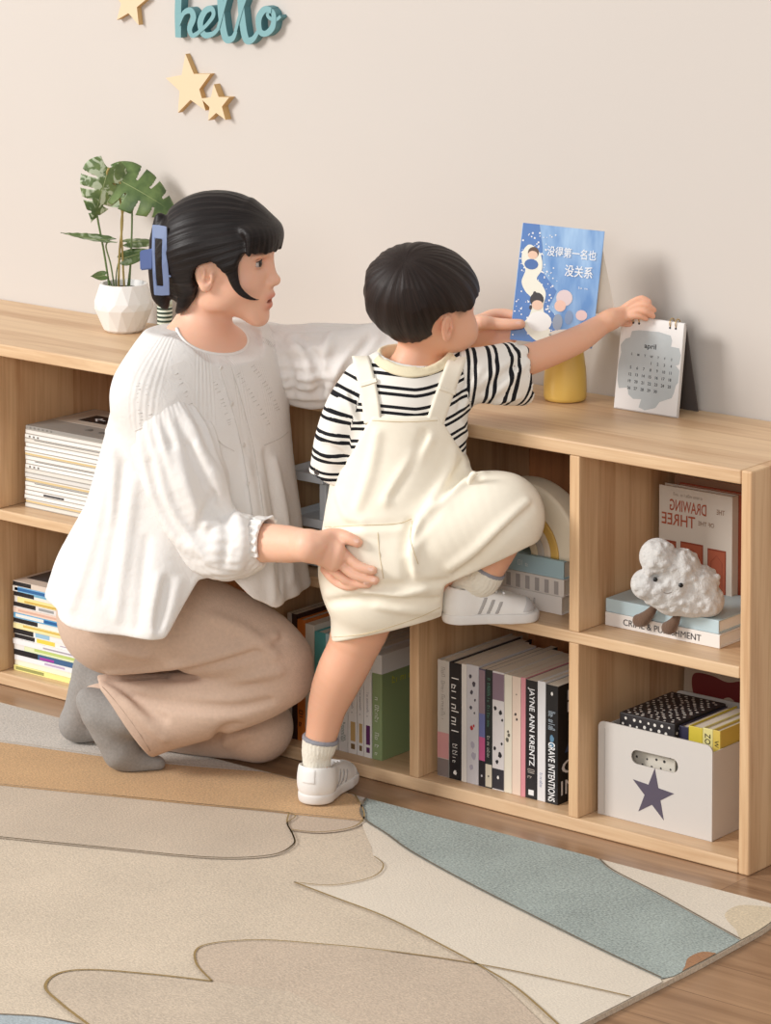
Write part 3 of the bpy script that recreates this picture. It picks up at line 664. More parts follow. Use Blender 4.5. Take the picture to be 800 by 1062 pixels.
specs = [((216, 200, 186), [(0, .18, .1, .9, INK)], 'black lettered'), ((120, 176, 214), [(.02, .5, .2, .8, (40, 96, 150)), (0, .05, 0, 1, WHITE)], 'bright blue'), ((232, 226, 214), [(0, .2, .1, .9, INK), (.2, 1, .6, 1, (120, 180, 206))], 'white and black'),
 ((238, 220, 150), [(0, .03, 0, 1, WHITE), (.1, 1, .1, .5, (206, 170, 80))], 'yellow'), ((226, 220, 216), [(0, .22, .2, 1, INK), (.25, .4, .3, .8, (150, 150, 150))], 'white with a black end'), ((230, 206, 190), [(.05, 1, .3, .7, (214, 170, 150))], 'peach'),
 ((98, 170, 212), [(.02, .3, .2, .8, WHITE), (.3, 1, .2, .8, (30, 92, 150))], 'deep blue striped'), ((236, 232, 224), [(0, .24, .1, .9, INK)], 'white with a black block'), ((240, 226, 170), [(.1, 1, .5, .9, (214, 182, 90))], 'pale yellow'),
 ((236, 234, 232), [(0, .2, 0, 1, INK), (.22, .36, .1, .9, (150, 190, 214))], 'white with black and blue blocks'), ((238, 234, 228), [(0, .2, .1, .9, INK), (.22, .4, .1, .9, (232, 206, 80)), (.45, .9, .4, .6, (180, 170, 190))], 'white with black and yellow blocks'),
 ((238, 236, 236), [(.3, .8, .3, .6, (170, 160, 170))], 'plain white'), ((226, 232, 190), [(0, .1, 0, 1, WHITE), (.2, 1, .4, .9, (190, 206, 120))], 'lime'), ((64, 100, 140), [(0, .24, 0, 1, INK), (.26, .4, .1, .6, (160, 60, 160))], 'navy with a purple mark'),
 ((236, 236, 238), [(.3, .5, .3, .7, (190, 170, 200))], 'white with a mauve mark'), ((240, 236, 214), [], 'cream'), ((240, 232, 150), [(.02, .3, .2, .8, (150, 150, 90))], 'lemon yellow')]
n = len(specs); z = T+0.0005; Zt = za(16, 602, 0.03); th = (Zt-z)/n-0.0003
for k in range(n):
    i = n-1-k; cv, segs, nm = specs[i]
    mg = magazine('%s magazine, %s' % (nm, 'topmost of the colourful stack on the lower shelf' if i == 0 else 'lowest of the colourful stack on the lower shelf' if i == n-1 else '%s from the top of the colourful stack' % ordinal(i)),
        -1.797+r.uniform(-.002, .002), 0.031+r.uniform(-.0015, .0015), z, 0.285, 0.215, th, segs, cv, G); z += th+0.0003
b = MB()
for q in range(3): b.box(0.01+0.085*q, 0.07+0.085*q, 0.03, 0.19, th, th+0.0003, mat([(60, 60, 64), (200, 196, 190), (120, 112, 108)][q], 0.4))
b.build('cover_print', mg)

# ================================================================== STORAGE BIN AND WHAT IS IN IT
def bin_():
    M_B = mat((206, 200, 194), 0.45, 'bin_enamel')
    x0, y0, Z = -0.3487, 0.046, T+0.0005
    W, Hh, D = 0.2425, 0.169, 0.245
    root = thing('storage_bin', 'pale grey metal storage bin with a dark star in the lower end cell', 'bin', (x0, y0, Z))
    def rr(w0, w1, z0, z1, r, n=6, corners=(1, 1, 1, 1)):
        P = []
        for i, (cx, cz, a0) in enumerate(((w1-r, z1-r, 0), (w0+r, z1-r, 90), (w0+r, z0+r, 180), (w1-r, z0+r, 270))):
            if corners[i]:
                P += [(cx+r*math.cos(math.radians(a0+90*k/n)), cz+r*math.sin(math.radians(a0+90*k/n))) for k in range(n+1)]
            else: P.append(((w1, w0, w0, w1)[i], (z1, z1, z0, z0)[i]))
        return P
    def slotted(y, th, nm):
        outer = rr(0, W, 0, Hh, 0.012, 8, (1, 1, 0, 0)); hole = rr(W*0.295, W*0.705, Hh*0.625, Hh*0.775, 0.0125, 8)
        b2 = bmesh.new(); loops = []
        for yy in (y, y+th):
            lo = [b2.verts.new((p[0], yy, p[1])) for p in outer]; ho = [b2.verts.new((p[0], yy, p[1])) for p in hole]
            for t in tessellate_polygon([[Vector((p[0], p[1], 0)) for p in outer], [Vector((p[0], p[1], 0)) for p in hole]]):
                al = lo+ho; b2.faces.new([al[i] for i in t])
            loops.append((lo, ho))
        for j in (0, 1):
            A, B = loops[0][j], loops[1][j]; n = len(A)
            for i in range(n): b2.faces.new([A[i], A[(i+1) % n], B[(i+1) % n], B[i]])
        bmesh.ops.recalc_face_normals(b2, faces=b2.faces[:])
        b = MB(); b.merge(b2, M_B); return b.build(nm, root)
    slotted(0, 0.0028, 'front_panel'); slotted(D-0.0028, 0.0028, 'back_panel')
    for nm, xx in (('side_panel', 0.0), ('side_panel', W-0.0026)):
        b = MB(); b.box(xx, xx+0.0026, 0.003, D-0.003, 0, Hh-0.012, M_B, 0.0008); b.build(nm, root)
    b = MB(); b.box(0.0027, W-0.0027, 0.003, D-0.003, 0, 0.003, M_B); b.build('bin_floor', root)
    b = MB()
    b.box(W*0.055, W*0.062, -0.0007, 0, 0.004, Hh-0.012, mat((190, 184, 178), 0.45)); b.build('seam', root)
    b = MB(); c = (W*0.487, Hh*0.345)
    b.prism([(c[0]+p[0]*0.96, c[1]+p[1]) for p in star_pts(0.048, 0.0185, math.radians(5))], -0.0006, 0.0003, mat((84, 76, 92), 0.55)); b.build('star', root)
    # inside
    zb = Z+0.0034
    def dots(name, W0, D0, H0, base, dot, loc, label, rz=0.0, step=0.0165, rad=0.003, lidgap=None):
        rt = thing(name, label, 'box', loc, None, (0, 0, rz)); b = MB(); b.box(0, W0, 0, D0, 0, H0, base, 0.0012); b.build('carton', rt)
        b = MB(); rr2 = random.Random(5)
        def disc(c, u, v, rd):
            P = [Vector(c)+Vector(u)*rd*math.cos(2*PI*k/9)+Vector(v)*rd*math.sin(2*PI*k/9) for k in range(9)]; b.poly(P, dot)
        def fillf(o, u, v, lu, lv, nrm):
            j = 0; y = step*0.5
            while y < lv-rad:
                x = step*(0.45 if j % 2 else 0.95)
                while x < lu-rad:
                    disc(Vector(o)+Vector(u)*(x+rr2.uniform(-.002, .002))+Vector(v)*(y+rr2.uniform(-.002, .002))+Vector(nrm)*0.0003, u, v, rad*rr2.uniform(.75, 1.15)); x += step
                y += step*0.62; j += 1
        fillf((0, 0, H0), (1, 0, 0), (0, 1, 0), W0, D0, (0, 0, 1)); fillf((0, 0, 0), (1, 0, 0), (0, 0, 1), W0, H0, (0, -1, 0)); fillf((W0, 0, 0), (0, 1, 0), (0, 0, 1), D0, H0, (1, 0, 0)); fillf((0, D0, 0), (0, -1, 0), (0, 0, 1), D0, H0, (-1, 0, 0))
        b.build('dot_print', rt); return rt
    # the pale box stands under the black one
    dots('spotted_box', 0.12, 0.15, 0.145, mat((216, 208, 194), 0.6), mat((46, 42, 44), 0.6), (x0+0.03, y0+0.022, zb), 'cream box with dark dots inside the bin, under the black spotted box', 0, 0.02, 0.0024)
    dots('spotted_box', 0.118, 0.162, 0.036, mat((44, 40, 42), 0.5), mat((226, 220, 212), 0.6), (x0+0.032, y0+0.02, zb+0.1456), 'black box with white dots lying on top inside the storage bin', 0, 0.0155, 0.0029)
    G = 'books standing inside the storage bin'
    for a, w, hh, colr, lab, ttl in ((0.152, 0.02, 0.178, (44, 42, 66), 'navy book inside the bin beside the black spotted box', None), (0.1725, 0.029, 0.182, (204, 184, 62), 'mustard yellow book inside the storage bin', None), (0.202, 0.021, 0.184, (216, 206, 140), 'pale yellow book with large dark letters inside the bin', 'ZOO'), (0.2235, 0.015, 0.184, (206, 180, 84), 'yellow book against the side wall of the bin', 'W')):
        bk = book(lab, w, 0.15, hh, colr, G, True, PAGE); stand(bk, x0+a, y0+0.03, zb)
        if ttl: text(bk, 'spine_title', ttl, mat((50, 44, 40), 0.5), spine_frame(w, hh, hh*0.87), width=0.03 if len(ttl) > 1 else 0.012, height=w*0.55)
bin_()
# pale board with a dark red shape at the very back of that cell
b_root = thing('book', 'pale book with a dark red shape leaning at the back behind the bin', 'book', (-0.352, 0.31, T+0.0006), None, (math.radians(-3), 0, 0))
b = MB(); b.box(0, 0.2, 0, 0.012, 0, 0.215, mat((190, 168, 146), 0.6), 0.001); b.build('cover', b_root)
b = MB(); b.prism([tuple(p) for p in catmull([(0.02, 0.165), (0.022, 0.195), (0.06, 0.198), (0.095, 0.192), (0.13, 0.2), (0.175, 0.197), (0.19, 0.17), (0.175, 0.145), (0.13, 0.15), (0.1, 0.165), (0.07, 0.15), (0.035, 0.148)], 6, True)], -0.0006, 0.0004, mat((120, 40, 38), 0.5)); b.build('cover_print', b_root)

# ================================================================== ON THE TOP BOARD
def vase():
    c = (np.array(onz(566, 414, H))+np.array(onz(610, 414, H)))/2
    root = thing('vase', 'smooth yellow ceramic vase on the bookcase behind the picture book', 'vase', (c[0], c[1]-0.005, H+0.0003))
    b = MB(); M_V = mat((232, 196, 104), 0.28, 'vase_glaze', noise=0.03, nscale=20)
    b.lathe([(0.0, 0), (0.034, 0), (0.0385, 0.002), (0.0402, 0.008), (0.0402, 0.03), (0.0385, 0.06), (0.034, 0.09), (0.028, 0.115), (0.0235, 0.135), (0.022, 0.15), (0.0235, 0.162), (0.022, 0.164), (0.0195, 0.16), (0.018, 0.145), (0.02, 0.12), (0.03, 0.06), (0.034, 0.02), (0.0, 0.012)], M_V, 56)
    b.build('vase_body', root)
vase()
def calendar():
    BL, BR = onz(636.5, 423.5, H), onz(702, 434, H)
    ex = Vector(BR-BL); Wd = ex.length; ex.normalize(); ez0 = Vector((0, 0, 1)); ey = ez0.cross(ex)      # into the wall
    # lean of the front sheet from where its top corner shows
    best = None
    for k in range(0, 400):
        a = math.radians(k*0.1)
        up = ez0*math.cos(a)+ey*math.sin(a)
        for hh in np.arange(0.16, 0.2, 0.002):
            P = Vector(BR)+up*hh; d = np.array(P)-CAM; zz = d @ FW
            e = (400+F_PX*(d @ RT)/zz-711)**2+(PY0-F_PX*(d @ UP)/zz-332.5)**2
            if best is None or e < best[0]: best = (e, a, hh, up)
    e, a, hh, up = best; hh -= 0.006; a = min(a, math.radians(14)); up = ez0*math.cos(a)+ey*math.sin(a)
    nrm = ex.cross(up)                                   # towards the room is -nrm... frame: x along, y up, z out
    out = -Vector(ey*math.cos(a)-ez0*math.sin(a))
    root = thing('desk_calendar', 'white desk calendar with a grey watercolour wash on the bookcase under the child hand', 'calendar', tuple(Vector(BL)+Vector((0, 0, 0.0006))))
    F = frame3((0, 0, 0), ex, up, out)
    def sheet(x0, x1, y0, y1, z0, z1, m, nm, MM=F, bev=0.0004):
        b = MB(); b.box(x0, x1, y0, y1, z0, z1, m, bev, 1, MM); return b.build(nm, root)
    sheet(0, Wd, 0, hh, -0.0075, -0.0005, mat((206, 202, 198), 0.6), 'board'); sheet(0.001, Wd-0.001, 0.002, hh-0.001, -0.0006, 0.0008, mat((238, 236, 234), 0.6), 'page')
    # back leg: falls from the top edge to the board behind
    top = up*hh-out*0.004; ft = 0.062; up2 = (top-ey*ft); up2.z = top.z; upb = Vector((top.x-ey.x*ft*0-ey.x*0, top.y, top.z))
    foot = Vector(ey)*(ft+hh*math.sin(a)*0.35); foot.z = 0.0005
    u2 = (top-foot); L2 = u2.length; u2.normalize(); o2 = ex.cross(u2)
    F2 = frame3(foot, ex, u2, o2); sheet(0.0, Wd, 0, L2, -0.001, 0.001, mat((84, 78, 76), 0.6), 'back_leg', F2)
    # wash
    wash = [(0.19, 0.84), (0.3, 0.86), (0.62, 0.87), (0.8, 0.85), (0.83, 0.8), (0.82, 0.735), (0.95, 0.73), (0.985, 0.66), (0.97, 0.56), (0.92, 0.545), (0.985, 0.5), (0.98, 0.37), (0.95, 0.34), (0.93, 0.26), (0.9, 0.2), (0.72, 0.14), (0.66, 0.07), (0.5, 0.03), (0.4, 0.05), (0.43, 0.14), (0.3, 0.13), (0.22, 0.17), (0.2, 0.24), (0.06, 0.22), (0.03, 0.3), (0.02, 0.47), (0.05, 0.6), (0.03, 0.68), (0.1, 0.75), (0.17, 0.77)]
    b = MB(); mw = mat((190, 197, 199), 0.7, 'wash_grey', noise=0.06, nscale=45)
    pts = [(p[0]*Wd, p[1]*hh) for p in wash]; vs = [b.bm.verts.new(F @ Vector((p[0], p[1], 0.0011))) for p in pts]
    for t in tessellate_polygon([[Vector((p[0], p[1], 0)) for p in pts]]):
        f = b.bm.faces.new([vs[i] for i in t]); f.material_index = b.mi(mw)
    b.build('watercolour_wash', root)
    b = MB(); mi = mat((74, 76, 80), 0.6)
    def tt(s, x, y, h, w=None):
        b2 = text_bm(s, mi, F @ Matrix.Translation((x*Wd, y*hh, 0.001)), height=h, width=w, bold=0.02); b.merge(b2, mi)
    tt('april', 0.5, 0.7, 0.012, 0.026)
    for k, s in enumerate('SMTWTFS'): tt(s, 0.22+0.105*k, 0.6, 0.0045)
    day = 1
    for rr_ in range(5):
        for k in range(7):
            if rr_ == 0 and k < 3: continue
            if day > 30: break
            tt(str(day), 0.22+0.105*k, 0.53-0.072*rr_, 0.0055); day += 1
    b.build('month_print', root)
    for xx in (0.78, 0.87, 0.2, 0.29):
        b = MB(); P = []
        for k in range(16):
            q = 2*PI*k/16; P.append(F @ Vector((xx*Wd, hh-0.003+0.0085*math.sin(q), -0.004+0.0075*math.cos(q))))
        b.tube(P, 0.0011, mat((206, 176, 120), 0.3, metal=0.8), 6, True); b.build('ring', root)
        b = MB(); b.tube([F @ Vector((xx*Wd, hh-0.012, 0.0005)), F @ Vector((xx*Wd, hh-0.012, 0.0013))], 0.0022, mat((60, 54, 50), 0.6), 8); b.build('punched_hole', root)
    return root, F, Wd, hh, BL
CALROOT, CALF, CALW, CALH, CALBL = calendar()
# ---- faceted white pot and the plant
POTC = onz(122, 342, H); POTC = np.array((POTC[0]+0.018, POTC[1]-0.0, H))
def pot():
    root = thing('plant_pot', 'white faceted ceramic pot holding a monstera on the bookcase', 'plant pot', tuple(POTC+np.array((0, 0, 0.0003))))
    b = MB(); n = 14; b2 = bmesh.new(); m = mat((238, 236, 233), 0.42, 'pot_ceramic')
    prof = [(0.037, 0.0, 0), (0.0425, 0.004, 0), (0.0595, 0.047, .5), (0.0605, 0.056, 0), (0.052, 0.094, .5), (0.05, 0.0985, 0)]
    R = []
    for (r_, z_, ph) in [(0.036, 0, 0), (0.0425, 0.005, 0.5), (0.0605, 0.048, 0), (0.0605, 0.062, 0.5), (0.049, 0.099, 0)]:
        R.append([b2.verts.new((r_*math.cos(2*PI*(k+ph)/n), r_*math.sin(2*PI*(k+ph)/n), z_)) for k in range(n)])
    for j in range(len(R)-1):
        A, B = R[j], R[j+1]; pa = [0, .5, 0, .5, 0][j]
        for k in range(n):
            if pa == 0: b2.faces.new([A[k], A[(k+1) % n], B[k]]); b2.faces.new([A[(k+1) % n], B[(k+1) % n], B[k]])
            else: b2.faces.new([A[k], A[(k+1) % n], B[(k+1) % n]]); b2.faces.new([A[k], B[(k+1) % n], B[k]])
    inn = [b2.verts.new((0.044*math.cos(2*PI*k/n), 0.044*math.sin(2*PI*k/n), 0.099)) for k in range(n)]; dn = [b2.verts.new((0.042*math.cos(2*PI*k/n), 0.042*math.sin(2*PI*k/n), 0.08)) for k in range(n)]
    for k in range(n):
        b2.faces.new([R[-1][k], R[-1][(k+1) % n], inn[(k+1) % n], inn[k]]); b2.faces.new([inn[k], inn[(k+1) % n], dn[(k+1) % n], dn[k]])
    b2.faces.new(dn); b2.faces.new(R[0])
    bmesh.ops.recalc_face_normals(b2, faces=b2.faces[:])
    b.merge(b2, m); b.build('pot_wall', root)
    b = MB(); b.lathe([(0.0405, 0.0805), (0.0405, 0.087), (0.03, 0.0885), (0.0, 0.0895)], mat((54, 42, 34), 0.95, bump=0.6, bscale=180), 24); b.build('soil', root)
pot()
def leaf_mat():
    m, nt, b = newmat('monstera_leaf'); N = nt.nodes.new; L = nt.links.new
    tc = N('ShaderNodeTexCoord'); n1 = N('ShaderNodeTexNoise'); n1.inputs['Scale'].default_value = 26; n1.inputs['Detail'].default_value = 4; L(tc.outputs['Object'], n1.inputs['Vector'])
    cr = N('ShaderNodeValToRGB'); e = cr.color_ramp.elements; e[0].position = 0.35; e[0].color = (*lin((66, 90, 46)), 1); e[1].position = 0.72; e[1].color = (*lin((126, 148, 88)), 1)
    L(n1.outputs['Fac'], cr.inputs[0]); at_ = N('ShaderNodeAttribute'); at_.attribute_name = 'pale'
    mx = N('ShaderNodeMixRGB'); mx.inputs[2].default_value = (*lin((196, 208, 180)), 1)
    n2 = N('ShaderNodeTexNoise'); n2.inputs['Scale'].default_value = 38; n2.inputs['Distortion'].default_value = 1.5; L(tc.outputs['Object'], n2.inputs['Vector'])
    ml = N('ShaderNodeMath'); ml.operation = 'MULTIPLY'; L(at_.outputs['Fac'], ml.inputs[0])
    st = N('ShaderNodeMapRange'); st.inputs[1].default_value = 0.5; st.inputs[2].default_value = 0.58; L(n2.outputs['Fac'], st.inputs[0]); L(st.outputs[0], ml.inputs[1])
    L(ml.outputs[0], mx.inputs[0]); L(cr.outputs[0], mx.inputs[1]); L(mx.outputs[0], b.inputs['Base Color'])
    b.inputs['Roughness'].default_value = 0.38
    b.inputs['Transmission Weight'].default_value = 0.0
    return m
M_LEAF = leaf_mat()
def leaf(parent, base, tip, side, width, split, pale=0.0, droop=0.15, name='leaf'):
    """heart-shaped blade from BASE to TIP, blade normal leaning to SIDE; SPLIT notches each side"""
    base, tip = Vector(base), Vector(tip); ax = tip-base; Ln = ax.length; ax.normalize()
    sd = Vector(side); sd = (sd-ax*sd.dot(ax)).normalized(); nr = ax.cross(sd)
    me = bpy.data.meshes.new(name); bm = bmesh.new(); col = bm.loops.layers.float_color.new('pale') if False else None
    nu, nv = 110, 14
    def half(u):                                          # outline half-width
        return width*(math.sin(PI*min(1, u*0.97+0.03)**0.62)**0.85)
    rows = {}
    def P(u, v, s):
        w = half(u)*v; back = -0.16*Ln*(v**1.6)*max(0, 1-u*2.2) if u < .45 else 0
        c = base+ax*(Ln*u+back-0.10*Ln*v*v*(1 if u > .2 else u*5)*0.6)+sd*s*w
        bend = -droop*Ln*(u-0.35)**2*1.2 - 0.22*w*v + 0.02*Ln*math.sin(u*34)*v*v*0.25
        return c+nr*bend
    for s in (-1, 1):
        vs = [[bm.verts.new(P(i/nu, j/nv, s)) for j in range(nv+1)] for i in range(nu+1)]
        for i in range(nu):
            u = (i+.5)/nu
            for j in range(nv):
                v = (j+.5)/nv
                cut = False
                for k in range(split):
                    c = 0.26+0.58*k/max(1, split-1)+(0.03 if s > 0 else 0)
                    d = u-(c+0.10*(v-0.6))
                    if v > 0.36 and abs(d) < 0.012+0.028*(v-0.36): cut = True
                if cut: continue
                q = [vs[i][j], vs[i+1][j], vs[i+1][j+1], vs[i][j+1]]
                try: f = bm.faces.new(q if s > 0 else list(reversed(q))); f.smooth = True
                except ValueError: pass
    bmesh.ops.remove_doubles(bm, verts=bm.verts[:], dist=1e-5)
    loose = [v for v in bm.verts if not v.link_faces]; bmesh.ops.delete(bm, geom=loose, context='VERTS')
    r_ = bmesh.ops.solidify(bm, geom=bm.faces[:], thickness=0.0007)
    bm.to_mesh(me); bm.free(); me.materials.append(M_LEAF)
    a = me.attributes.new('pale', 'FLOAT', 'POINT'); a.data.foreach_set('value', [pale]*len(me.vertices))
    o = link(name, me, parent)
    b = MB(); pts = [P(i/20, 0.0, 1)-nr*0.0004 for i in range(20)]; b.tube(pts, [0.0012*(1-i/24) for i in range(20)], mat((150, 162, 110), 0.5), 5); b.build('midrib', o)
    return o
def monstera():
    Z0 = H+0.088; PB = fdist(POTC)
    root = thing('monstera_plant', 'young monstera with split green leaves growing in the white pot', 'plant', (POTC[0], POTC[1], Z0))
    off = Vector(root.location)
    def A(px, py, db=0.0): return Vector(at(px, py, PB+db))-off
    sr = Vector(RT); sf = Vector(FH)
    up_ = Vector((0, 0, 1))
    # the big split leaf: base at the top, hanging down and turned sideways
    leaf(root, A(113, 174, -0.012), A(96, 232, -0.03), sr*0.95+sf*0.35+up_*0.2, 0.05, 4, 0.8, 0.22)
    leaf(root, A(120, 184, 0.0), A(190, 224, -0.03), up_*0.9+sf*0.45-sr*0.35, 0.052, 4, 0.0, 0.3)
    leaf(root, A(132, 206, 0.03), A(98, 206, 0.06), up_*0.6+sf*0.5, 0.024, 0, 0.6, 0.2)
    leaf(root, A(113, 250, -0.02), A(62, 243.5, -0.05), sf*0.9+up_*0.25, 0.017, 0, 0.55, 0.1)
    leaf(root, A(132, 251, 0.02), A(172, 249, 0.06), sf*0.8+up_*0.35, 0.016, 0, 0.5, 0.1)
    leaf(root, A(128, 268, 0.0), A(160, 258, 0.02), up_*0.8+sf*0.5, 0.017, 0, 0.3, 0.1)
    leaf(root, A(109, 286, -0.015), A(93, 288, -0.03), up_*0.7+sf*0.6, 0.011, 0, 0.1, 0.35)
    GS, GY = mat((98, 118, 70), 0.5), mat((160, 142, 84), 0.5)
    def stem(px, rad, m):
        b = MB(); b.tube([tuple(p) for p in catmull([tuple(A(*q)) for q in px], 8)], rad, m, 8); b.build('stem', root)
    stem([(123, 301, 0.002), (124, 262), (127, 225), (121, 195), (111, 183, -0.01), (113, 174, -0.012)], 0.0023, GY)
    stem([(129, 301, 0.0), (127, 262), (126, 228), (131, 207), (127, 194), (120, 184)], 0.0022, GY)
    stem([(114, 301, -0.004), (108, 262, -0.006), (101, 225, -0.006), (99, 208, -0.006), (106, 190, -0.01)], 0.0021, GS)
    stem([(134, 301, 0.01), (136, 262, 0.014), (137, 225, 0.02), (136, 208, 0.03), (132, 206, 0.03)], 0.002, GS)
    stem([(119, 301, -0.008), (115, 275, -0.012), (110, 256, -0.016), (113, 250, -0.02)], 0.0016, GS)
    stem([(132, 300, 0.006), (135, 275, 0.012), (136, 256, 0.018), (132, 251, 0.02)], 0.0014, GS)
    stem([(120, 300, 0.004), (121, 282, 0.003), (124, 270, 0.0), (128, 268, 0.0)], 0.0013, GS)
    stem([(117, 301, -0.006), (114, 292, -0.01), (109, 286, -0.015)], 0.0012, GS)
monstera()
def jar():
    c = ony(171, 338, 0.265); c[2] = H
    root = thing('striped_jar', 'small white jar with dark green stripes behind the woman neck', 'jar', tuple(c+np.array((0, 0, 0.0003))))
    hz = za(171, 312, c[1])-H
    b = MB(); b.lathe([(0, 0), (0.014, 0), (0.0155, 0.002), (0.0155, hz-0.012), (0.0145, hz-0.01), (0.0, hz-0.01)], mat((214, 220, 204), 0.4), 28); b.build('jar_body', root)
    b = MB(); b.lathe([(0.0, hz-0.01), (0.0158, hz-0.0102), (0.0158, hz-0.001), (0.0148, hz), (0.0, hz)], mat((190, 200, 182), 0.4), 28); b.build('lid', root)
    b = MB()
    for k in range(12):
        z_ = 0.006+k*0.0085
        if z_ > hz-0.016: break
        b.lathe([(0.0157, z_), (0.0158, z_+0.0005), (0.0158, z_+0.0038), (0.0157, z_+0.0043)], mat((40, 60, 48), 0.45), 28, cap=False)
    b.build('stripe_print', root)
jar()
# ================================================================== SOFT SHAPES: a signed-distance grid turned into one smooth closed surface
# grid frame: a = along the view's right, b = horizontally away from the camera, c = up (a plain rotation of the room)
def loc3(px, py, b):
    P = at(px, py, b)-CAM; return np.array((P @ RT, P @ FH, P[2]+CAM[2]))
def w2l(P): d = np.array(P)-CAM; return np.array((d @ RT, d @ FH, P[2]))
def l2w(V): V = np.asarray(V); return np.outer(V[:, 0], RT)+np.outer(V[:, 1], FH)+np.stack([np.full(len(V), CAM[0]), np.full(len(V), CAM[1]), V[:, 2]], 1)
def px2l(q):
    return loc3(*q) if len(q) == 3 else np.array(q[:3])
class Vol:
    def __init__(s, lo, hi, h):
        s.lo = np.array(lo, float); s.h = h; s.n = np.ceil((np.array(hi)-s.lo)/h).astype(int)+1
        s.F = np.full(s.n, 0.5, np.float32)
        s.ax = [(s.lo[i]+h*np.arange(s.n[i])).astype(np.float32) for i in range(3)]
    def blk(s, lo, hi, m):
        i0 = np.maximum(0, np.floor((np.array(lo)-m-s.lo)/s.h).astype(int)); i1 = np.minimum(s.n, np.ceil((np.array(hi)+m-s.lo)/s.h).astype(int)+1)
        if np.any(i1 <= i0): return None
        sl = tuple(slice(a, b) for a, b in zip(i0, i1))
        return sl, s.ax[0][sl[0]][:, None, None], s.ax[1][sl[1]][None, :, None], s.ax[2][sl[2]][None, None, :]
    def put(s, sl, d, k, op='add'):
        F = s.F[sl]
        if op == 'add':
            if k <= 0: s.F[sl] = np.minimum(F, d)
            else:
                hh = np.maximum(k-np.abs(F-d), 0)/k; s.F[sl] = np.minimum(F, d)-hh*hh*k*0.25
        else:
            d = -d
            if k <= 0: s.F[sl] = np.maximum(F, d)
            else:
                hh = np.maximum(k-np.abs(F-d), 0)/k; s.F[sl] = np.maximum(F, d)+hh*hh*k*0.25
    def ell(s, c, r, k=0.01, ax=None, op='add'):
        """ellipsoid; ax = three unit vectors"""
        c = np.array(c, float); r = np.array(r, float); R = max(r)
        B = s.blk(c-R, c+R, k+3*s.h)
        if B is None: return
        sl, X, Y, Z = B; X = X-c[0]; Y = Y-c[1]; Z = Z-c[2]
        A = np.eye(3) if ax is None else np.array(ax)
        q = [X*A[i][0]+Y*A[i][1]+Z*A[i][2] for i in range(3)]
        k0 = np.sqrt(sum((q[i]/r[i])**2 for i in range(3))); k1 = np.sqrt(sum((q[i]/r[i]**2)**2 for i in range(3)))+1e-9
        s.put(sl, (k0*(k0-1)/k1).astype(np.float32), k, op)
    def limb(s, pts, rad, k=0.01, op='add', ell=None, ref=None, ripple=None, cut0=False, cut1=False, sub=5, lip=1.0, extra=0.0):
        """a tube of varying radius along a smooth path; ell: (width along ref, width across it) factors per point; ripple(u, theta) adds to the radius"""
        P = np.array([px2l(p) for p in pts]); n = len(P)
        S = np.array(catmull(P, sub)) if n > 2 and sub > 1 else P
        u = np.linspace(0, n-1, len(S)); R = np.interp(u, np.arange(n), rad)
        if ell is not None: EA = np.interp(u, np.arange(n), [e[0] for e in ell]); EB = np.interp(u, np.arange(n), [e[1] for e in ell])
        m = max(R)*(max(max(EA), max(EB)) if ell is not None else 1)+k+3*s.h+extra
        B = s.blk(S.min(0), S.max(0), m)
        if B is None: return
        sl, X, Y, Z = B; shp = np.broadcast(X, Y, Z).shape
        best = np.full(shp, 9.0, np.float32); need = ell is not None or ripple is not None
        if need: th = np.zeros(shp, np.float32); uu = np.zeros(shp, np.float32)
        rb = np.zeros(shp, np.float32); lb = np.zeros(shp, np.float32)
        for i in range(len(S)-1):
            a, b = S[i], S[i+1]; v = b-a; L2 = v @ v+1e-12
            dx, dy, dz = X-a[0], Y-a[1], Z-a[2]
            t = np.clip((dx*v[0]+dy*v[1]+dz*v[2])/L2, 0, 1)
            ox, oy, oz = dx-t*v[0], dy-t*v[1], dz-t*v[2]
            l = np.sqrt(ox*ox+oy*oy+oz*oz); r = R[i]+t*(R[i+1]-R[i])
            f = 1.0
            if need:
                T = v/math.sqrt(L2); rf = np.array(ref if ref is not None else (0.3, 0.2, 0.93)); e1 = rf-T*(rf @ T); e1 /= np.linalg.norm(e1); e2 = np.cross(T, e1)
                c1 = ox*e1[0]+oy*e1[1]+oz*e1[2]; c2 = ox*e2[0]+oy*e2[1]+oz*e2[2]
                if ell is not None:
                    A_ = EA[i]+t*(EA[i+1]-EA[i]); B_ = EB[i]+t*(EB[i+1]-EB[i])
                    c0 = ox*T[0]+oy*T[1]+oz*T[2]; mn = np.minimum(A_, B_)
                    q = np.sqrt((c1/A_)**2+(c2/B_)**2+(c0/mn)**2)+1e-7
                    d = (q-r)*np.minimum(l/q, 1.3*mn)
            if ell is None: d = l-r
            w = d < best
            best = np.where(w, d, best).astype(np.float32)
            if need:
                th = np.where(w, np.arctan2(c2, c1), th); uu = np.where(w, u[i]+t*(u[i+1]-u[i]), uu)
        if ripple is not None: best = best-ripple(uu, th).astype(np.float32)
        if cut0: T = S[0]-S[1]; T = T/np.linalg.norm(T); best = np.maximum(best, (X-S[0][0])*T[0]+(Y-S[0][1])*T[1]+(Z-S[0][2])*T[2])
        if cut1: T = S[-1]-S[-2]; T = T/np.linalg.norm(T); best = np.maximum(best, (X-S[-1][0])*T[0]+(Y-S[-1][1])*T[1]+(Z-S[-1][2])*T[2])
        s.put(sl, best.astype(np.float32), k, op)
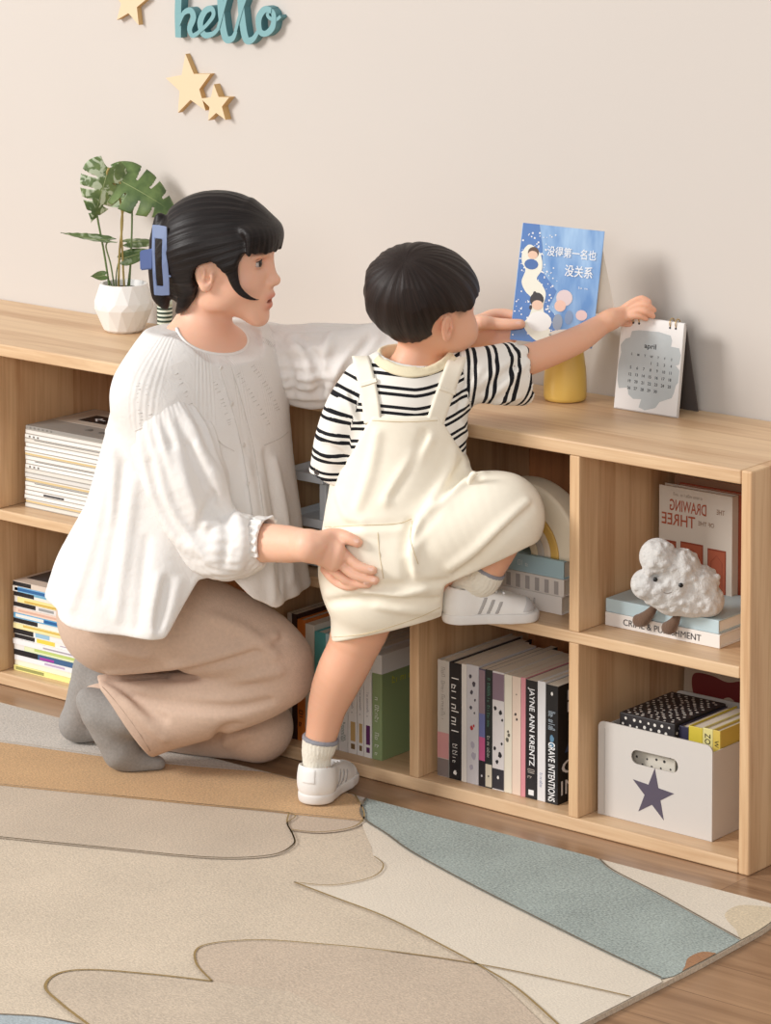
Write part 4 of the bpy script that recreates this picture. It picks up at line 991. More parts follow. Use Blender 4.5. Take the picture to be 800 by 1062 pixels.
    def plane(s, p, nrm, k=0.0, lo=None, hi=None):
        """removes what lies on the side NRM points to"""
        p = px2l(p); nrm = np.array(nrm, float); nrm /= np.linalg.norm(nrm)
        B = s.blk(s.lo if lo is None else lo, s.ax_hi() if hi is None else hi, 0); sl, X, Y, Z = B
        d = ((X-p[0])*nrm[0]+(Y-p[1])*nrm[1]+(Z-p[2])*nrm[2]).astype(np.float32); s.put(sl, -d, k, 'sub')
    def ax_hi(s): return s.lo+s.h*(s.n-1)
    def warp(s, f, lo=None, hi=None):
        B = s.blk(s.lo if lo is None else lo, s.ax_hi() if hi is None else hi, 0); sl, X, Y, Z = B
        s.F[sl] += f(X, Y, Z).astype(np.float32)
    def val(s, P):
        q = (np.atleast_2d(P)-s.lo)/s.h; i = np.clip(np.floor(q).astype(int), 0, s.n-2); t = np.clip(q-i, 0, 1)
        out = 0
        for dx in (0, 1):
            for dy in (0, 1):
                for dz in (0, 1):
                    w = (t[:, 0] if dx else 1-t[:, 0])*(t[:, 1] if dy else 1-t[:, 1])*(t[:, 2] if dz else 1-t[:, 2])
                    out = out+w*s.F[i[:, 0]+dx, i[:, 1]+dy, i[:, 2]+dz]
        return out
    def hit(s, px, py, default=None):
        """where the surface is met at (px, py); returns (px, py, b)"""
        bs = np.arange(s.lo[1], s.ax_hi()[1], s.h*0.5)
        P = np.array([loc3(px, py, b) for b in (bs[0], bs[-1])]); L = P[0]+(P[1]-P[0])*((bs-bs[0])/(bs[-1]-bs[0]))[:, None]
        v = s.val(L); ok = np.all((L >= s.lo) & (L <= s.ax_hi()), 1); v = np.where(ok, v, 0.5)
        j = np.argmax(v < 0)
        if not v[j] < 0: return None if default is None else (px, py, default)
        return (px, py, float(bs[j]))
    def line(s, pts, r=0.006, k=0.012, op='add', dep=0.0):
        """a fold (add) or crease (sub) drawn on the surface along the given sight points"""
        H_ = [s.hit(*p[:2]) for p in catmull([p[:2] for p in pts], 4)]; H_ = [q for q in H_ if q]
        if len(H_) < 2: return
        n = len(H_); rr = r*(0.35+0.65*np.sin(PI*np.linspace(0.08, 0.92, n)))
        s.limb([(q[0], q[1], q[2]+dep) for q in H_], rr, k, op, sub=1)
    def blur(s, it=1):
        for _ in range(it):
            F = s.F
            for a in range(3):
                G = F.copy(); sl = [slice(None)]*3; sm = list(sl); sp = list(sl); sl[a] = slice(1, -1); sm[a] = slice(0, -2); sp[a] = slice(2, None)
                G[tuple(sl)] = 0.5*F[tuple(sl)]+0.25*(F[tuple(sm)]+F[tuple(sp)]); F = G
            s.F = F
    def surface(s):
        F = s.F; ins = F < 0
        for a in range(3):                               # keep it closed at the border
            for e in (0, -1):
                sl = [slice(None)]*3; sl[a] = e; ins[tuple(sl)] = False
        c = np.zeros(np.array(F.shape)-1, np.uint8)
        n = [x-1 for x in F.shape]
        for dx in (0, 1):
            for dy in (0, 1):
                for dz in (0, 1): c += ins[dx:dx+n[0], dy:dy+n[1], dz:dz+n[2]]
        I = np.argwhere((c > 0) & (c < 8)); idx = np.full(c.shape, -1, np.int32); idx[I[:, 0], I[:, 1], I[:, 2]] = np.arange(len(I))
        acc = np.zeros((len(I), 3)); cnt = np.zeros(len(I))
        cs = [(dx, dy, dz) for dx in (0, 1) for dy in (0, 1) for dz in (0, 1)]
        for p in cs:
            for a in range(3):
                if p[a] == 1: continue
                q = list(p); q[a] = 1
                A = F[I[:, 0]+p[0], I[:, 1]+p[1], I[:, 2]+p[2]]; Bv = F[I[:, 0]+q[0], I[:, 1]+q[1], I[:, 2]+q[2]]
                sA = ins[I[:, 0]+p[0], I[:, 1]+p[1], I[:, 2]+p[2]]; sB = ins[I[:, 0]+q[0], I[:, 1]+q[1], I[:, 2]+q[2]]
                w = sA != sB; den = np.where(np.abs(A-Bv) < 1e-9, 1e-9, A-Bv); t = np.clip(A/den, 0, 1)
                pos = np.array(p, float)[None, :].repeat(len(I), 0); pos[:, a] += t
                acc += pos*w[:, None]; cnt += w
        V = s.lo+(I+acc/np.maximum(cnt, 1)[:, None])*s.h
        Q = []
        for a in range(3):
            o = [b for b in range(3) if b != a]
            sl0 = [slice(None)]*3; sl1 = [slice(None)]*3; sl0[a] = slice(0, -1); sl1[a] = slice(1, None)
            x = ins[tuple(sl0)] != ins[tuple(sl1)]; E = np.argwhere(x)
            E = E[(E[:, o[0]] > 0) & (E[:, o[1]] > 0) & (E[:, o[0]] < F.shape[o[0]]-1) & (E[:, o[1]] < F.shape[o[1]]-1)]
            up = ins[E[:, 0], E[:, 1], E[:, 2]]
            def g(d0, d1):
                J = E.copy(); J[:, o[0]] -= d0; J[:, o[1]] -= d1; return idx[J[:, 0], J[:, 1], J[:, 2]]
            q = np.stack([g(1, 1), g(0, 1), g(0, 0), g(1, 0)], 1)
            flip = up if a != 1 else ~up
            q = np.where(flip[:, None], q, q[:, ::-1]); Q.append(q)
        Q = np.concatenate(Q); Q = Q[(Q >= 0).all(1)]
        return V, Q
    def island(s, V, Q):
        """keeps the largest connected piece"""
        lab = np.arange(len(V))
        while True:
            m = lab[Q].min(1); new = lab.copy()
            for j in range(4): np.minimum.at(new, Q[:, j], m)
            new = new[new]
            if (new == lab).all(): break
            lab = new
        u, ct = np.unique(lab, return_counts=True); keep = lab == u[np.argmax(ct)]
        mp = np.cumsum(keep)-1; Q = Q[keep[Q].all(1)]; return V[keep], mp[Q]
    def mesh(s, name, m, parent=None, origin=(0, 0, 0), attrs=None, relax=0, one=True, mats=None, world=True):
        V, Q = s.surface()
        if one: V, Q = s.island(V, Q)
        for _ in range(relax):
            e = np.concatenate([Q[:, [0, 1]], Q[:, [1, 2]], Q[:, [2, 3]], Q[:, [3, 0]]]); A = np.zeros_like(V); ct = np.zeros(len(V))
            np.add.at(A, e[:, 0], V[e[:, 1]]); np.add.at(ct, e[:, 0], 1); np.add.at(A, e[:, 1], V[e[:, 0]]); np.add.at(ct, e[:, 1], 1)
            V = 0.5*V+0.5*A/np.maximum(ct, 1)[:, None]
        W = (l2w(V) if world else V)-np.array(origin)
        me = bpy.data.meshes.new(name); me.vertices.add(len(W)); me.vertices.foreach_set('co', W.astype(np.float32).ravel())
        me.loops.add(Q.size); me.loops.foreach_set('vertex_index', Q.astype(np.int32).ravel())
        me.polygons.add(len(Q)); me.polygons.foreach_set('loop_start', np.arange(0, Q.size, 4, dtype=np.int32)); me.polygons.foreach_set('loop_total', np.full(len(Q), 4, np.int32))
        me.update(calc_edges=True); me.validate()
        smooth(me)
        for mm in ([m] if mats is None else mats): me.materials.append(mm)
        for nm, f in (attrs or {}).items():
            val = np.asarray(f(V), np.float32)
            if val.ndim == 1: a = me.attributes.new(nm, 'FLOAT', 'POINT'); a.data.foreach_set('value', val)
            else: a = me.attributes.new(nm, 'FLOAT_COLOR', 'POINT'); a.data.foreach_set('color', np.concatenate([val, np.ones((len(val), 1))], 1).astype(np.float32).ravel())
        return link(name, me, parent)
def seg_param(V, pts):
    """per vertex: distance along the polyline of the nearest point, distance to it, angle-free"""
    S = np.array([px2l(p) for p in pts]); S = np.array(catmull(S, 6)) if len(S) > 2 else S
    best = np.full(len(V), 9.0); al = np.zeros(len(V)); acc = 0
    for a, b in zip(S, S[1:]):
        v = b-a; L = np.linalg.norm(v); t = np.clip((V-a) @ v/(L*L+1e-12), 0, 1); d = np.linalg.norm(V-a-t[:, None]*v, axis=1)
        # let the ends run on
        w = d < best; best = np.where(w, d, best); al = np.where(w, acc+t*L, al); acc += L
    return al, best
def skin_mat(name, rgb, rough=0.5):
    m, nt, b = newmat(name); N = nt.nodes.new; L = nt.links.new
    c = lin(rgb); at_ = N('ShaderNodeAttribute'); at_.attribute_name = 'tint'
    mx = N('ShaderNodeMixRGB'); mx.blend_type = 'MULTIPLY'; mx.inputs[0].default_value = 1; mx.inputs[1].default_value = (*c, 1); L(at_.outputs['Color'], mx.inputs[2])
    tc = N('ShaderNodeTexCoord'); n = N('ShaderNodeTexNoise'); n.inputs['Scale'].default_value = 22; n.inputs['Detail'].default_value = 3; L(tc.outputs['Object'], n.inputs['Vector'])
    m2 = N('ShaderNodeMixRGB'); m2.blend_type = 'MULTIPLY'; L(n.outputs['Fac'], m2.inputs[0]); L(mx.outputs[0], m2.inputs[1]); m2.inputs[2].default_value = (1.0, 0.95, 0.93, 1)
    L(m2.outputs[0], b.inputs['Base Color'])
    b.inputs['Roughness'].default_value = rough; b.inputs['Subsurface Weight'].default_value = 0.25; b.inputs['Subsurface Radius'].default_value = (0.010, 0.004, 0.002); b.inputs['Subsurface Scale'].default_value = 0.5
    return m
def hair_mat(name, rgb, rough=0.38):
    m, nt, b = newmat(name); N = nt.nodes.new; L = nt.links.new
    u = N('ShaderNodeAttribute'); u.attribute_name = 'strand'
    n = N('ShaderNodeTexNoise'); n.noise_dimensions = '3D'; n.inputs['Scale'].default_value = 1.0; n.inputs['Detail'].default_value = 4; L(u.outputs['Vector'], n.inputs['Vector'])
    cr = N('ShaderNodeValToRGB'); c = lin(rgb); e = cr.color_ramp.elements; e[0].position = 0.3; e[0].color = (*[v*0.5 for v in c], 1); e[1].position = 0.75; e[1].color = (*[v*1.7 for v in c], 1)
    L(n.outputs['Fac'], cr.inputs[0]); L(cr.outputs[0], b.inputs['Base Color']); b.inputs['Roughness'].default_value = rough; b.inputs['Specular IOR Level'].default_value = 0.28
    bp = N('ShaderNodeBump'); bp.inputs['Strength'].default_value = 0.4; bp.inputs['Distance'].default_value = 0.002; L(n.outputs['Fac'], bp.inputs['Height']); L(bp.outputs[0], b.inputs['Normal'])
    return m
def weave_mat(name, rgb, rough=0.9, scale=900, bump=0.25, mott=0.05, mscale=300, stretch=(1, 1, 1)):
    m, nt, b = newmat(name); N = nt.nodes.new; L = nt.links.new; c = lin(rgb)
    tc = N('ShaderNodeTexCoord'); mp = N('ShaderNodeMapping'); mp.inputs['Scale'].default_value = stretch; L(tc.outputs['Object'], mp.inputs['Vector'])
    n = N('ShaderNodeTexNoise'); n.inputs['Scale'].default_value = scale; n.inputs['Detail'].default_value = 2; L(mp.outputs[0], n.inputs['Vector'])
    n2 = N('ShaderNodeTexNoise'); n2.inputs['Scale'].default_value = mscale; n2.inputs['Detail'].default_value = 3; L(mp.outputs[0], n2.inputs['Vector'])
    mx = N('ShaderNodeMixRGB'); mx.inputs[1].default_value = (*[v*(1-mott) for v in c], 1); mx.inputs[2].default_value = (*[min(1, v*(1+mott)) for v in c], 1); L(n2.outputs['Fac'], mx.inputs[0]); L(mx.outputs[0], b.inputs['Base Color'])
    b.inputs['Roughness'].default_value = rough; b.inputs['Specular IOR Level'].default_value = 0.2; b.inputs['Sheen Weight'].default_value = 0.12
    bp = N('ShaderNodeBump'); bp.inputs['Strength'].default_value = bump; bp.inputs['Distance'].default_value = 0.0015; L(n.outputs['Fac'], bp.inputs['Height']); L(bp.outputs[0], b.inputs['Normal'])
    return m
# ------------------------------------------------------------------ the cloud toy
def cloud():
    bC = fdist(onz(706, 638, CLOUD_Z)); S_ = 1/589.0
    O = at(704, 638, bC)
    root = thing('cloud_toy', 'fluffy pale grey cloud plush with a smiling face and brown legs sitting on two books', 'soft toy', (O[0], O[1], CLOUD_Z))
    lo, hi = loc3(645, 655, bC-0.06), loc3(760, 545, bC+0.06)
    v = Vol((lo[0], bC-0.06, CLOUD_Z+0.0006), (hi[0], bC+0.06, hi[2]), 0.0022)
    for (x, y, r) in ((682.4, 577.4, 19), (706, 590, 21.5), (728.8, 603.5, 17), (734, 622.5, 17.5), (670, 606, 15.5), (700, 612, 27), (718, 620, 22), (684, 612, 18)):
        v.ell(loc3(x, y, bC), (r*S_, 0.034, r*S_), 0.004)
    rn = np.random.RandomState(4)
    for _ in range(260):
        x, y = rn.uniform(656, 750), rn.uniform(562, 636); q = v.hit(x, y)
        if q: v.ell(loc3(x, y, q[2]+0.0012), (rn.uniform(.002, .0038),)*3, 0.006, None, 'add')
    m = mat((208, 205, 201), 0.95, 'plush_grey', noise=0.05, nscale=120, bump=1.0, bscale=300, sheen=0.4)
    v.mesh('plush_body', m, root, O*np.array((1, 1, 0))+np.array((0, 0, CLOUD_Z)), relax=1)
    org = Vector(root.location)
    for x, y in ((680, 601), (706.5, 607)):
        q = v.hit(x, y); b = MB(); b2 = bmesh.new(); bmesh.ops.create_uvsphere(b2, u_segments=14, v_segments=10, radius=0.0042)
        for f in b2.faces: f.smooth = True
        b.merge(b2, mat((18, 16, 16), 0.15), Matrix.Translation(Vector(at(x, y, q[2]-0.0012))-org)); b.build('eye', root)
    q = v.hit(692.5, 613); b = MB(); P = []
    for (x, y) in ((686, 611), (689, 614.5), (693, 615.5), (697, 614)):
        h_ = v.hit(x, y); P.append(Vector(at(x, y, h_[2]-0.0005))-org)
    b.tube([tuple(p) for p in catmull([tuple(p) for p in P], 5)], 0.0009, mat((150, 140, 132), 0.8), 6); b.build('smile', root)
    # corduroy legs hanging over the books' spines
    mb_ = mat((104, 78, 60), 0.9, 'plush_brown', bump=0.7, bscale=500, sheen=0.3)
    yf = 0.0735; fb = lambda x, y, e: float((np.array(ony(x, y, yf-e))-CAM) @ FH)
    for path, nm in (([(684, 623, bC-0.02), (680, 628, fb(680, 628, .012)), (676, 634, fb(676, 634, .016)), (668, 642, fb(668, 642, .019)), (662, 643.5, fb(662, 643.5, .019))], 'leg'), ([(709, 630, bC-0.02), (704, 636, fb(704, 636, .013)), (701, 643, fb(701, 643, .017)), (696, 650, fb(696, 650, .02)), (692, 651, fb(692, 651, .02))], 'leg')):
        P = np.array([loc3(*p) for p in path]); vv = Vol(P.min(0)-0.03, P.max(0)+0.03, 0.002)
        vv.limb(path, [0.0048, 0.0052, 0.008, 0.0125, 0.011], 0.0, ell=[(1, 1), (1, 1), (1, 1), (1, .9), (1, .9)])
        vv.mesh(nm, mb_, root, np.array(root.location))
cloud()
# ================================================================== CHILD
A3 = np.array
e_r, e_f, e_u = A3((1., 0, 0)), A3((0, 1., 0)), A3((0, 0, 1.))     # grid frame: right, away, up
def strip(name, parent, vol, path, wpx, m, thick=0.0035, tail=None, origin=(0, 0, 0), lift=0.0015):
    """a flat strap lying on VOL's surface along sight points; tail = extra (px, py, b) points past the visible rim"""
    P = catmull([p[:2] for p in path], 6); rows = []
    lastb = None
    for i, p in enumerate(P):
        t = A3(P[min(i+1, len(P)-1)])-A3(P[max(i-1, 0)]); t = t/np.hypot(*t); n = A3((-t[1], t[0]))
        row = []
        for q in np.linspace(-0.5, 0.5, 6):
            x, y = p[0]+n[0]*q*wpx, p[1]+n[1]*q*wpx; h_ = vol.hit(x, y)
            b_ = h_[2] if h_ else (lastb if lastb else path[0][2] if len(path[0]) > 2 else 6.1); lastb = b_
            row.append(A3((x, y, b_)))
        rows.append(row)
    for tp in (tail or []):
        rows.append([A3((tp[0]+q*wpx, tp[1], tp[2])) for q in np.linspace(0.5 if rows[-1][0][0] > rows[-1][-1][0] else -0.5, -0.5 if rows[-1][0][0] > rows[-1][-1][0] else 0.5, 6)])
    bs = A3([[c[2] for c in r] for r in rows])
    for _ in range(2): bs[1:-1] = 0.5*bs[1:-1]+0.25*(bs[:-2]+bs[2:])
    b2 = bmesh.new(); O = np.array(origin); top, bot = [], []
    for i, r in enumerate(rows):
        top.append([b2.verts.new(at(c[0], c[1], bs[i][j]-lift-thick)-O) for j, c in enumerate(r)]); bot.append([b2.verts.new(at(c[0], c[1], bs[i][j]+0.003)-O) for j, c in enumerate(r)])
    n, k = len(rows), 6
    for i in range(n-1):
        for j in range(k-1):
            b2.faces.new([top[i][j], top[i+1][j], top[i+1][j+1], top[i][j+1]]); b2.faces.new([bot[i][j], bot[i][j+1], bot[i+1][j+1], bot[i+1][j]])
        b2.faces.new([top[i][0], bot[i][0], bot[i+1][0], top[i+1][0]]); b2.faces.new([top[i][-1], top[i+1][-1], bot[i+1][-1], bot[i][-1]])
    for j in range(k-1): b2.faces.new([top[0][j], top[0][j+1], bot[0][j+1], bot[0][j]]); b2.faces.new([top[-1][j], bot[-1][j], bot[-1][j+1], top[-1][j+1]])
    bmesh.ops.recalc_face_normals(b2, faces=b2.faces[:]); bmesh.ops.bevel(b2, geom=[e for e in b2.edges if len(e.link_faces) == 2 and e.calc_face_angle() > 0.9], offset=0.001, segments=2, affect='EDGES')
    for f in b2.faces: f.smooth = True
    mb = MB(); mb.merge(b2, m); return mb.build(name, parent)
def stitched(name, parent, vol, path, m, rad=0.0006, origin=(0, 0, 0)):
    P = []
    for p in catmull([q[:2] for q in path], 6):
        h_ = vol.hit(*p)
        if h_: P.append(tuple(at(p[0], p[1], h_[2]-0.0012)-np.array(origin)))
    mb = MB(); mb.tube(P, rad, m, 5); return mb.build(name, parent)
def limb_l(v, pts, rad, k=0.0, **kw):
    """limb whose points are already in the grid frame"""
    P = [A3(p) for p in pts]; g = globals()['px2l']
    globals()['px2l'] = lambda q: A3(q, float)
    try: v.limb(P, rad, k, **kw)
    finally: globals()['px2l'] = g
def head_vol(v, C, f, s, u, K, child=False):
    """cranium, jaw, cheeks, nose, lips, ears; C centre, f/s/u facing, side (its own right) and up; K scale"""
    def pt(x, y, z): return C+f*(x*K)+s*(y*K)+u*(z*K)
    ax = (f, s, u)
    E = lambda c, r, k=0.01, op='add', a=ax: v.ell(pt(*c), A3(r)*K, k*K, a, op)
    if child:
        E((0, 0, 0.004), (.094, .079, .084)); E((-.03, 0, .01), (.066, .072, .07), .03)
        E((.045, 0, -.05), (.052, .06, .05), .03)
        for q in (-1, 1): E((.056, q*.034, -.056), (.037, .033, .03), .02)
        E((.078, 0, -.083), (.016, .02, .015), .02); E((.09, 0, -.035), (.011, .009, .011), .014); E((.08, 0, -.018), (.012, .008, .02), .014)
        for q in (-1, 1): E((.085, q*.011, -.04), (.008, .008, .007), .008)
        E((.087, 0, -.0595), (.008, .016, .005), .006); E((.085, 0, -.068), (.008, .014, .005), .006); E((.0975, 0, -.064), (.006, .015, .0012), .002, 'sub')
        for q in (-1, 1): E((.092, q*.03, -.012), (.012, .015, .008), .012, 'sub'); E((.077, q*.03, -.013), (.011, .013, .009), .006)
    else:
        E((0, 0, 0.012), (.093, .074, .086)); E((.02, 0, -.02), (.075, .066, .07), .03)
        E((.038, 0, -.078), (.052, .052, .05), .03)
        for q in (-1, 1): E((.056, q*.034, -.06), (.028, .026, .026), .022); E((.0, q*.05, -.085), (.03, .014, .025), .03)
        E((.0755, 0, -.131), (.015, .02, .013), .022); E((.066, 0, -.112), (.022, .03, .022), .025)
        limb_l(v, [pt(.088, 0, -.002), pt(.0925, 0, -.022), pt(.098, 0, -.04), pt(.1045, 0, -.054)], [.009*K, .0085*K, .009*K, .0085*K], .016*K)
        E((.1065, 0, -.0565), (.0085, .0095, .0075), .012)
        for q in (-1, 1): E((.098, q*.0115, -.061), (.008, .0065, .006), .006); E((.1, q*.007, -.0675), (.004, .003, .002), .003, 'sub')
        E((.087, 0, -.085), (.014, .024, .02), .014)
        E((.0965, 0, -.0845), (.0085, .019, .0052), .006); E((.0915, 0, -.1045), (.0085, .017, .0058), .006)
        E((.1, 0, -.0945), (.014, .0165, .0042), .003, 'sub')
        for q in (-1, 1):
            E((.092, q*.032, -.018), (.014, .019, .011), .014, 'sub'); E((.074, q*.032, -.019), (.0112, .0145, .0098), .006)
            E((.089, q*.031, .0), (.008, .02, .005), .016)
    ke = 0.76 if child else 1.0
    for q in (-1, 1):                                        # ears
        ec = A3((-.002, q*(.078 if child else .071), -.04)) if child else A3((-.01, q*.0725, -.04))
        if True:
            aa = [f*0.97+s*q*-0.24, s*q*0.97+f*0.24, u]; aa = [x/np.linalg.norm(x) for x in aa]
            def e2(d, r, k, op='add'): v.ell(pt(*ec)+(aa[0]*d[0]+aa[1]*d[1]+aa[2]*d[2])*K*ke, A3(r)*K*ke, k*K, aa, op)
            e2((0, .004, .004), (.019, .0065, .027), .006); e2((.001, .004, -.019), (.011, .006, .012), .006)
            e2((.0025, .0125, .003), (.0125, .0075, .0185), .004, 'sub'); e2((-.001, .0065, .004), (.0035, .005, .013), .004); e2((.0125, .0075, -.001), (.004, .004, .007), .004); e2((.005, .0085, -.006), (.0055, .006, .006), .003, 'sub')
    return pt
CH = thing('person', 'small child in cream dungarees and striped tee climbing the bookcase to reach a calendar', 'person', tuple(at(400, 826, 6.17)*A3((1, 1, 0))))
CO = np.array(CH.location)
M_SKIN_C = skin_mat('skin_child', (232, 180, 150)); M_SHIRT = None
B0 = 6.13
def shoe_frame(heel, d):
    f = A3((d[0], d[1], 0.)); f /= np.linalg.norm(f); s_ = A3((-f[1], f[0], 0))
    return lambda x, y, z: w2l(A3(heel)+f*x+s_*y+A3((0, 0, z)))
HEEL_L, DIR_L = onz(321, 835, RZ+.003), (-0.26, 0.966)
HEEL_R, DIR_R = onz(462.5, 643, ZS)*A3((1, 1, 0))+A3((0.004, -.012, ZS+0.0006)), (0.72, 0.694)
SL, SR_ = shoe_frame(HEEL_L, DIR_L), shoe_frame(HEEL_R, DIR_R)
# ---- skin: one closed body
lo = A3((loc3(296, 800, 6.1)[0], 5.93, 0.03)); hi = A3((loc3(690, 330, 6.35)[0], 6.45, loc3(430, 243, 6.13)[2]))
HC = loc3(438.5, 310, 6.135); th_ = math.radians(56)
hf = e_f*math.cos(th_)+e_r*math.sin(th_); hs = e_r*math.cos(th_)-e_f*math.sin(th_); hu = e_u.copy()
tilt = math.radians(4); hf, hu = hf*math.cos(tilt)-hu*math.sin(tilt), hu*math.cos(tilt)+hf*math.sin(tilt)
v = Vol(lo, hi, 0.0024)
CPT = head_vol(v, HC, hf, hs, hu, 1.0, True)
v.limb([(440, 340, 6.142), (433, 362, 6.142), (426, 385, 6.14), (424, 410, 6.14)], [.036, .034, .04, .05], .02, sub=3)
v.limb([(424, 400, 6.14), (420, 470, 6.145), (412, 560, 6.14), (408, 600, 6.14)], [.055, .07, .08, .085], .02, ell=[(1.2, .8)]*4, ref=e_r)
v.limb([(424, 402, 6.14), (470, 395, 6.14), (497, 388, 6.145)], [.045, .036, .034], .02)
v.limb([(424, 402, 6.14), (380, 402, 6.14), (364, 412, 6.14)], [.045, .034, .03], .02)
# reaching arm and hand
bcal = fdist(np.array(CALF @ Vector((CALW*0.3, CALH, 0)))+CALBL)
bh = bcal-0.012
v.limb([(497, 388, 6.145), (530, 379, 6.17), (565, 367, 6.205), (600, 352, 6.25), (622, 338, 6.29), (634, 331, bh-0.012)], [.034, .029, .027, .0245, .0195, .0175], .015)
v.limb([(632, 332, bh-0.015), (640, 329, bh-0.006), (649, 325, bh)], [.0165, .0175, .0145], .01, ell=[(1, 1), (1, .8), (1.05, .62)], ref=e_u)
for path, r0 in (([(648, 319, bh), (657, 313, bh-.002), (666, 309.5, bh-.003), (673.5, 313, bh-.006)], .0062), ([(652, 321.5, bh-.003), (663, 316.5, bh-.008), (671, 316.5, bh-.012), (678.5, 321.5, bh-.010)], .0064),
                 ([(652, 326, bh-.006), (662, 322.5, bh-.012), (670, 323.5, bh-.016), (677.5, 328, bh-.012)], .0062), ([(648, 330, bh-.006), (657, 328, bh-.012), (664, 328, bh-.013), (670, 330.5, bh-.012)], .006),
                 ([(640, 333, bh+.004), (650, 335, bh+.02), (660, 334, bh+.032)], .0072)):
    n = len(path); v.limb(path, [r0*1.05, r0, r0*.95, r0*.82][:n], .0022, sub=4)
# the other arm, bent forward to the board
v.limb([(364, 412, 6.14), (352, 450, 6.145), (349, 482, 6.155), (362, 472, 6.19), (384, 458, 6.235), (396, 450, 6.255)], [.03, .028, .026, .024, .02, .018], .012, sub=3)
for i, (dx, dy) in enumerate(((8, -6), (11, -3), (12, 1), (10, 5))): v.limb([(397, 450, 6.258), (397+dx*.6, 450+dy, 6.27), (397+dx, 450+dy+2, 6.276)], [.0075, .0068, .0058], .004, sub=2)
v.limb([(394, 452, 6.252), (399, 459, 6.255), (406, 460, 6.262)], [.0075, .007, .006], .004, sub=2)
# legs
limb_l(v, [px2l(q) if q[0] > 50 else A3(q) for q in [(388, 596, 6.15), (377, 640, 6.155), (366, 672, 6.16), (355, 695, 6.165), (346.5, 714, 6.175), (340, 732, 6.18), (336, 751, 6.183), (332.3, 767, 6.184), tuple(SL(.031, 0, .092)), tuple(SL(.033, 0, .06))]], [.062, .054, .0455, .0445, .041, .0355, .031, .0275, .024, .022], .02, sub=3)
limb_l(v, [SL(.033, 0, .06), SL(.05, 0, .03), SL(.11, 0, .022)], [.022, .017, .013], .01, sub=2)
v.limb([(436, 585, 6.12), (490, 550, 6.085), (528, 534, 6.085)], [.062, .052, .045], .02)
limb_l(v, [loc3(528, 536, 6.085), loc3(516, 566, 6.092), loc3(502, 594, 6.1), SR_(.036, 0, .075), SR_(.034, 0, .055)], [.044, .037, .0285, .0225, .021], .01)
limb_l(v, [SR_(.034, 0, .055), SR_(.05, 0, .03), SR_(.11, 0, .022)], [.02, .016, .013], .01, sub=2)
def child_tint(V):
    t = np.ones((len(V), 3)); d = np.linalg.norm(V-CPT(.092, 0, -.064), axis=1)
    w = np.clip((.017-d)/.006, 0, 1)[:, None]; t = t*(1-w)+w*A3((.86, .58, .56))
    for P_ in [loc3(676, 322, bh), loc3(463, 336, 6.07)]: w = np.clip(1-np.linalg.norm(V-P_, axis=1)/.03, 0, 1)[:, None]*.5; t = t*(1-w)+w*A3((.97, .80, .76))
    rel = V-HC; ff, ss, uu_ = rel @ hf, rel @ hs, rel @ hu      # cropped hair over the nape and round the ear
    line = np.interp(ff, [-.1, -.05, -.025, -.004, .012, .03, .05, .075, .1], [-.083, -.08, -.078, -.05, -.014, -.028, -.022, .01, .03]); w = np.clip((uu_-line)/.014, 0, 1)*(np.linalg.norm(np.stack([ff+.002, np.abs(ss)-.08, uu_+.04], 1), axis=1) > .031)*(uu_ > -.1)*(np.linalg.norm(rel, axis=1) < .14)
    w = (w*.62)[:, None]; return t*(1-w)+w*A3((.22, .2, .2))
body = v.mesh('body', M_SKIN_C, CH, CO, {'tint': child_tint})
CBODY = v
for q in (-1, 1):
    b = MB(); b2 = bmesh.new(); bmesh.ops.create_uvsphere(b2, u_segments=16, v_segments=12, radius=0.0098)
    for f_ in b2.faces: f_.smooth = True
    P_ = l2w([CPT(.0785, q*.03, -.013)])[0]-CO; D_ = Vector(l2w([hf])[0]-l2w([[0, 0, 0]])[0])
    b.merge(b2, mat((236, 232, 228), 0.2), Matrix.Translation(P_)); b.lathe([(0.0, 0.0088), (0.003, 0.0093), (0.0052, 0.0084)], mat((44, 28, 20), 0.15), 16, frame3(P_, D_.orthogonal().normalized(), D_.cross(D_.orthogonal()).normalized(), D_), cap=False); b.build('eye', CH)
# ---- hair
v = Vol(HC-0.125, HC+0.125, 0.0022)
v.ell(HC+hu*.004, (.094, .079, .084), 0, (hf, hs, hu)); v.ell(HC-hf*.03+hu*.01, (.066, .072, .07), .03, (hf, hs, hu))
WH = hf*-.62+hu*.72+hs*.32; WH /= np.linalg.norm(WH)
def polar(V, W, C):
    d = V-C; d = d/(np.linalg.norm(d, axis=-1, keepdims=True)+1e-9); c = d @ W
    e1 = np.cross(W, A3((.3, .5, .8))); e1 /= np.linalg.norm(e1); e2 = np.cross(W, e1); return np.arccos(np.clip(c, -1, 1)), np.arctan2(d @ e2, d @ e1)
def child_hair(X, Y, Z):
    V = np.stack(np.broadcast_arrays(X-HC[0], Y-HC[1], Z-HC[2]), -1).astype(np.float64)
    ff, uu_ = V @ hf, V @ hu; p, az = polar(V+HC, WH, HC)
    thick = np.interp(uu_, [-.09, -.06, -.03, .0, .03, .09], [.0012, .0025, .006, .0115, .0125, .0105])
    thick = thick+.0009*np.sin(az*9+2.2*np.sin(az*4)+p*2)*np.clip(p*2, 0, 1)+.0006*np.sin(az*31+3*np.sin(az*3)+p*5)*np.clip(p*2, 0, 1)-.004*np.exp(-(p/.14)**2)
    return -thick
v.warp(child_hair)
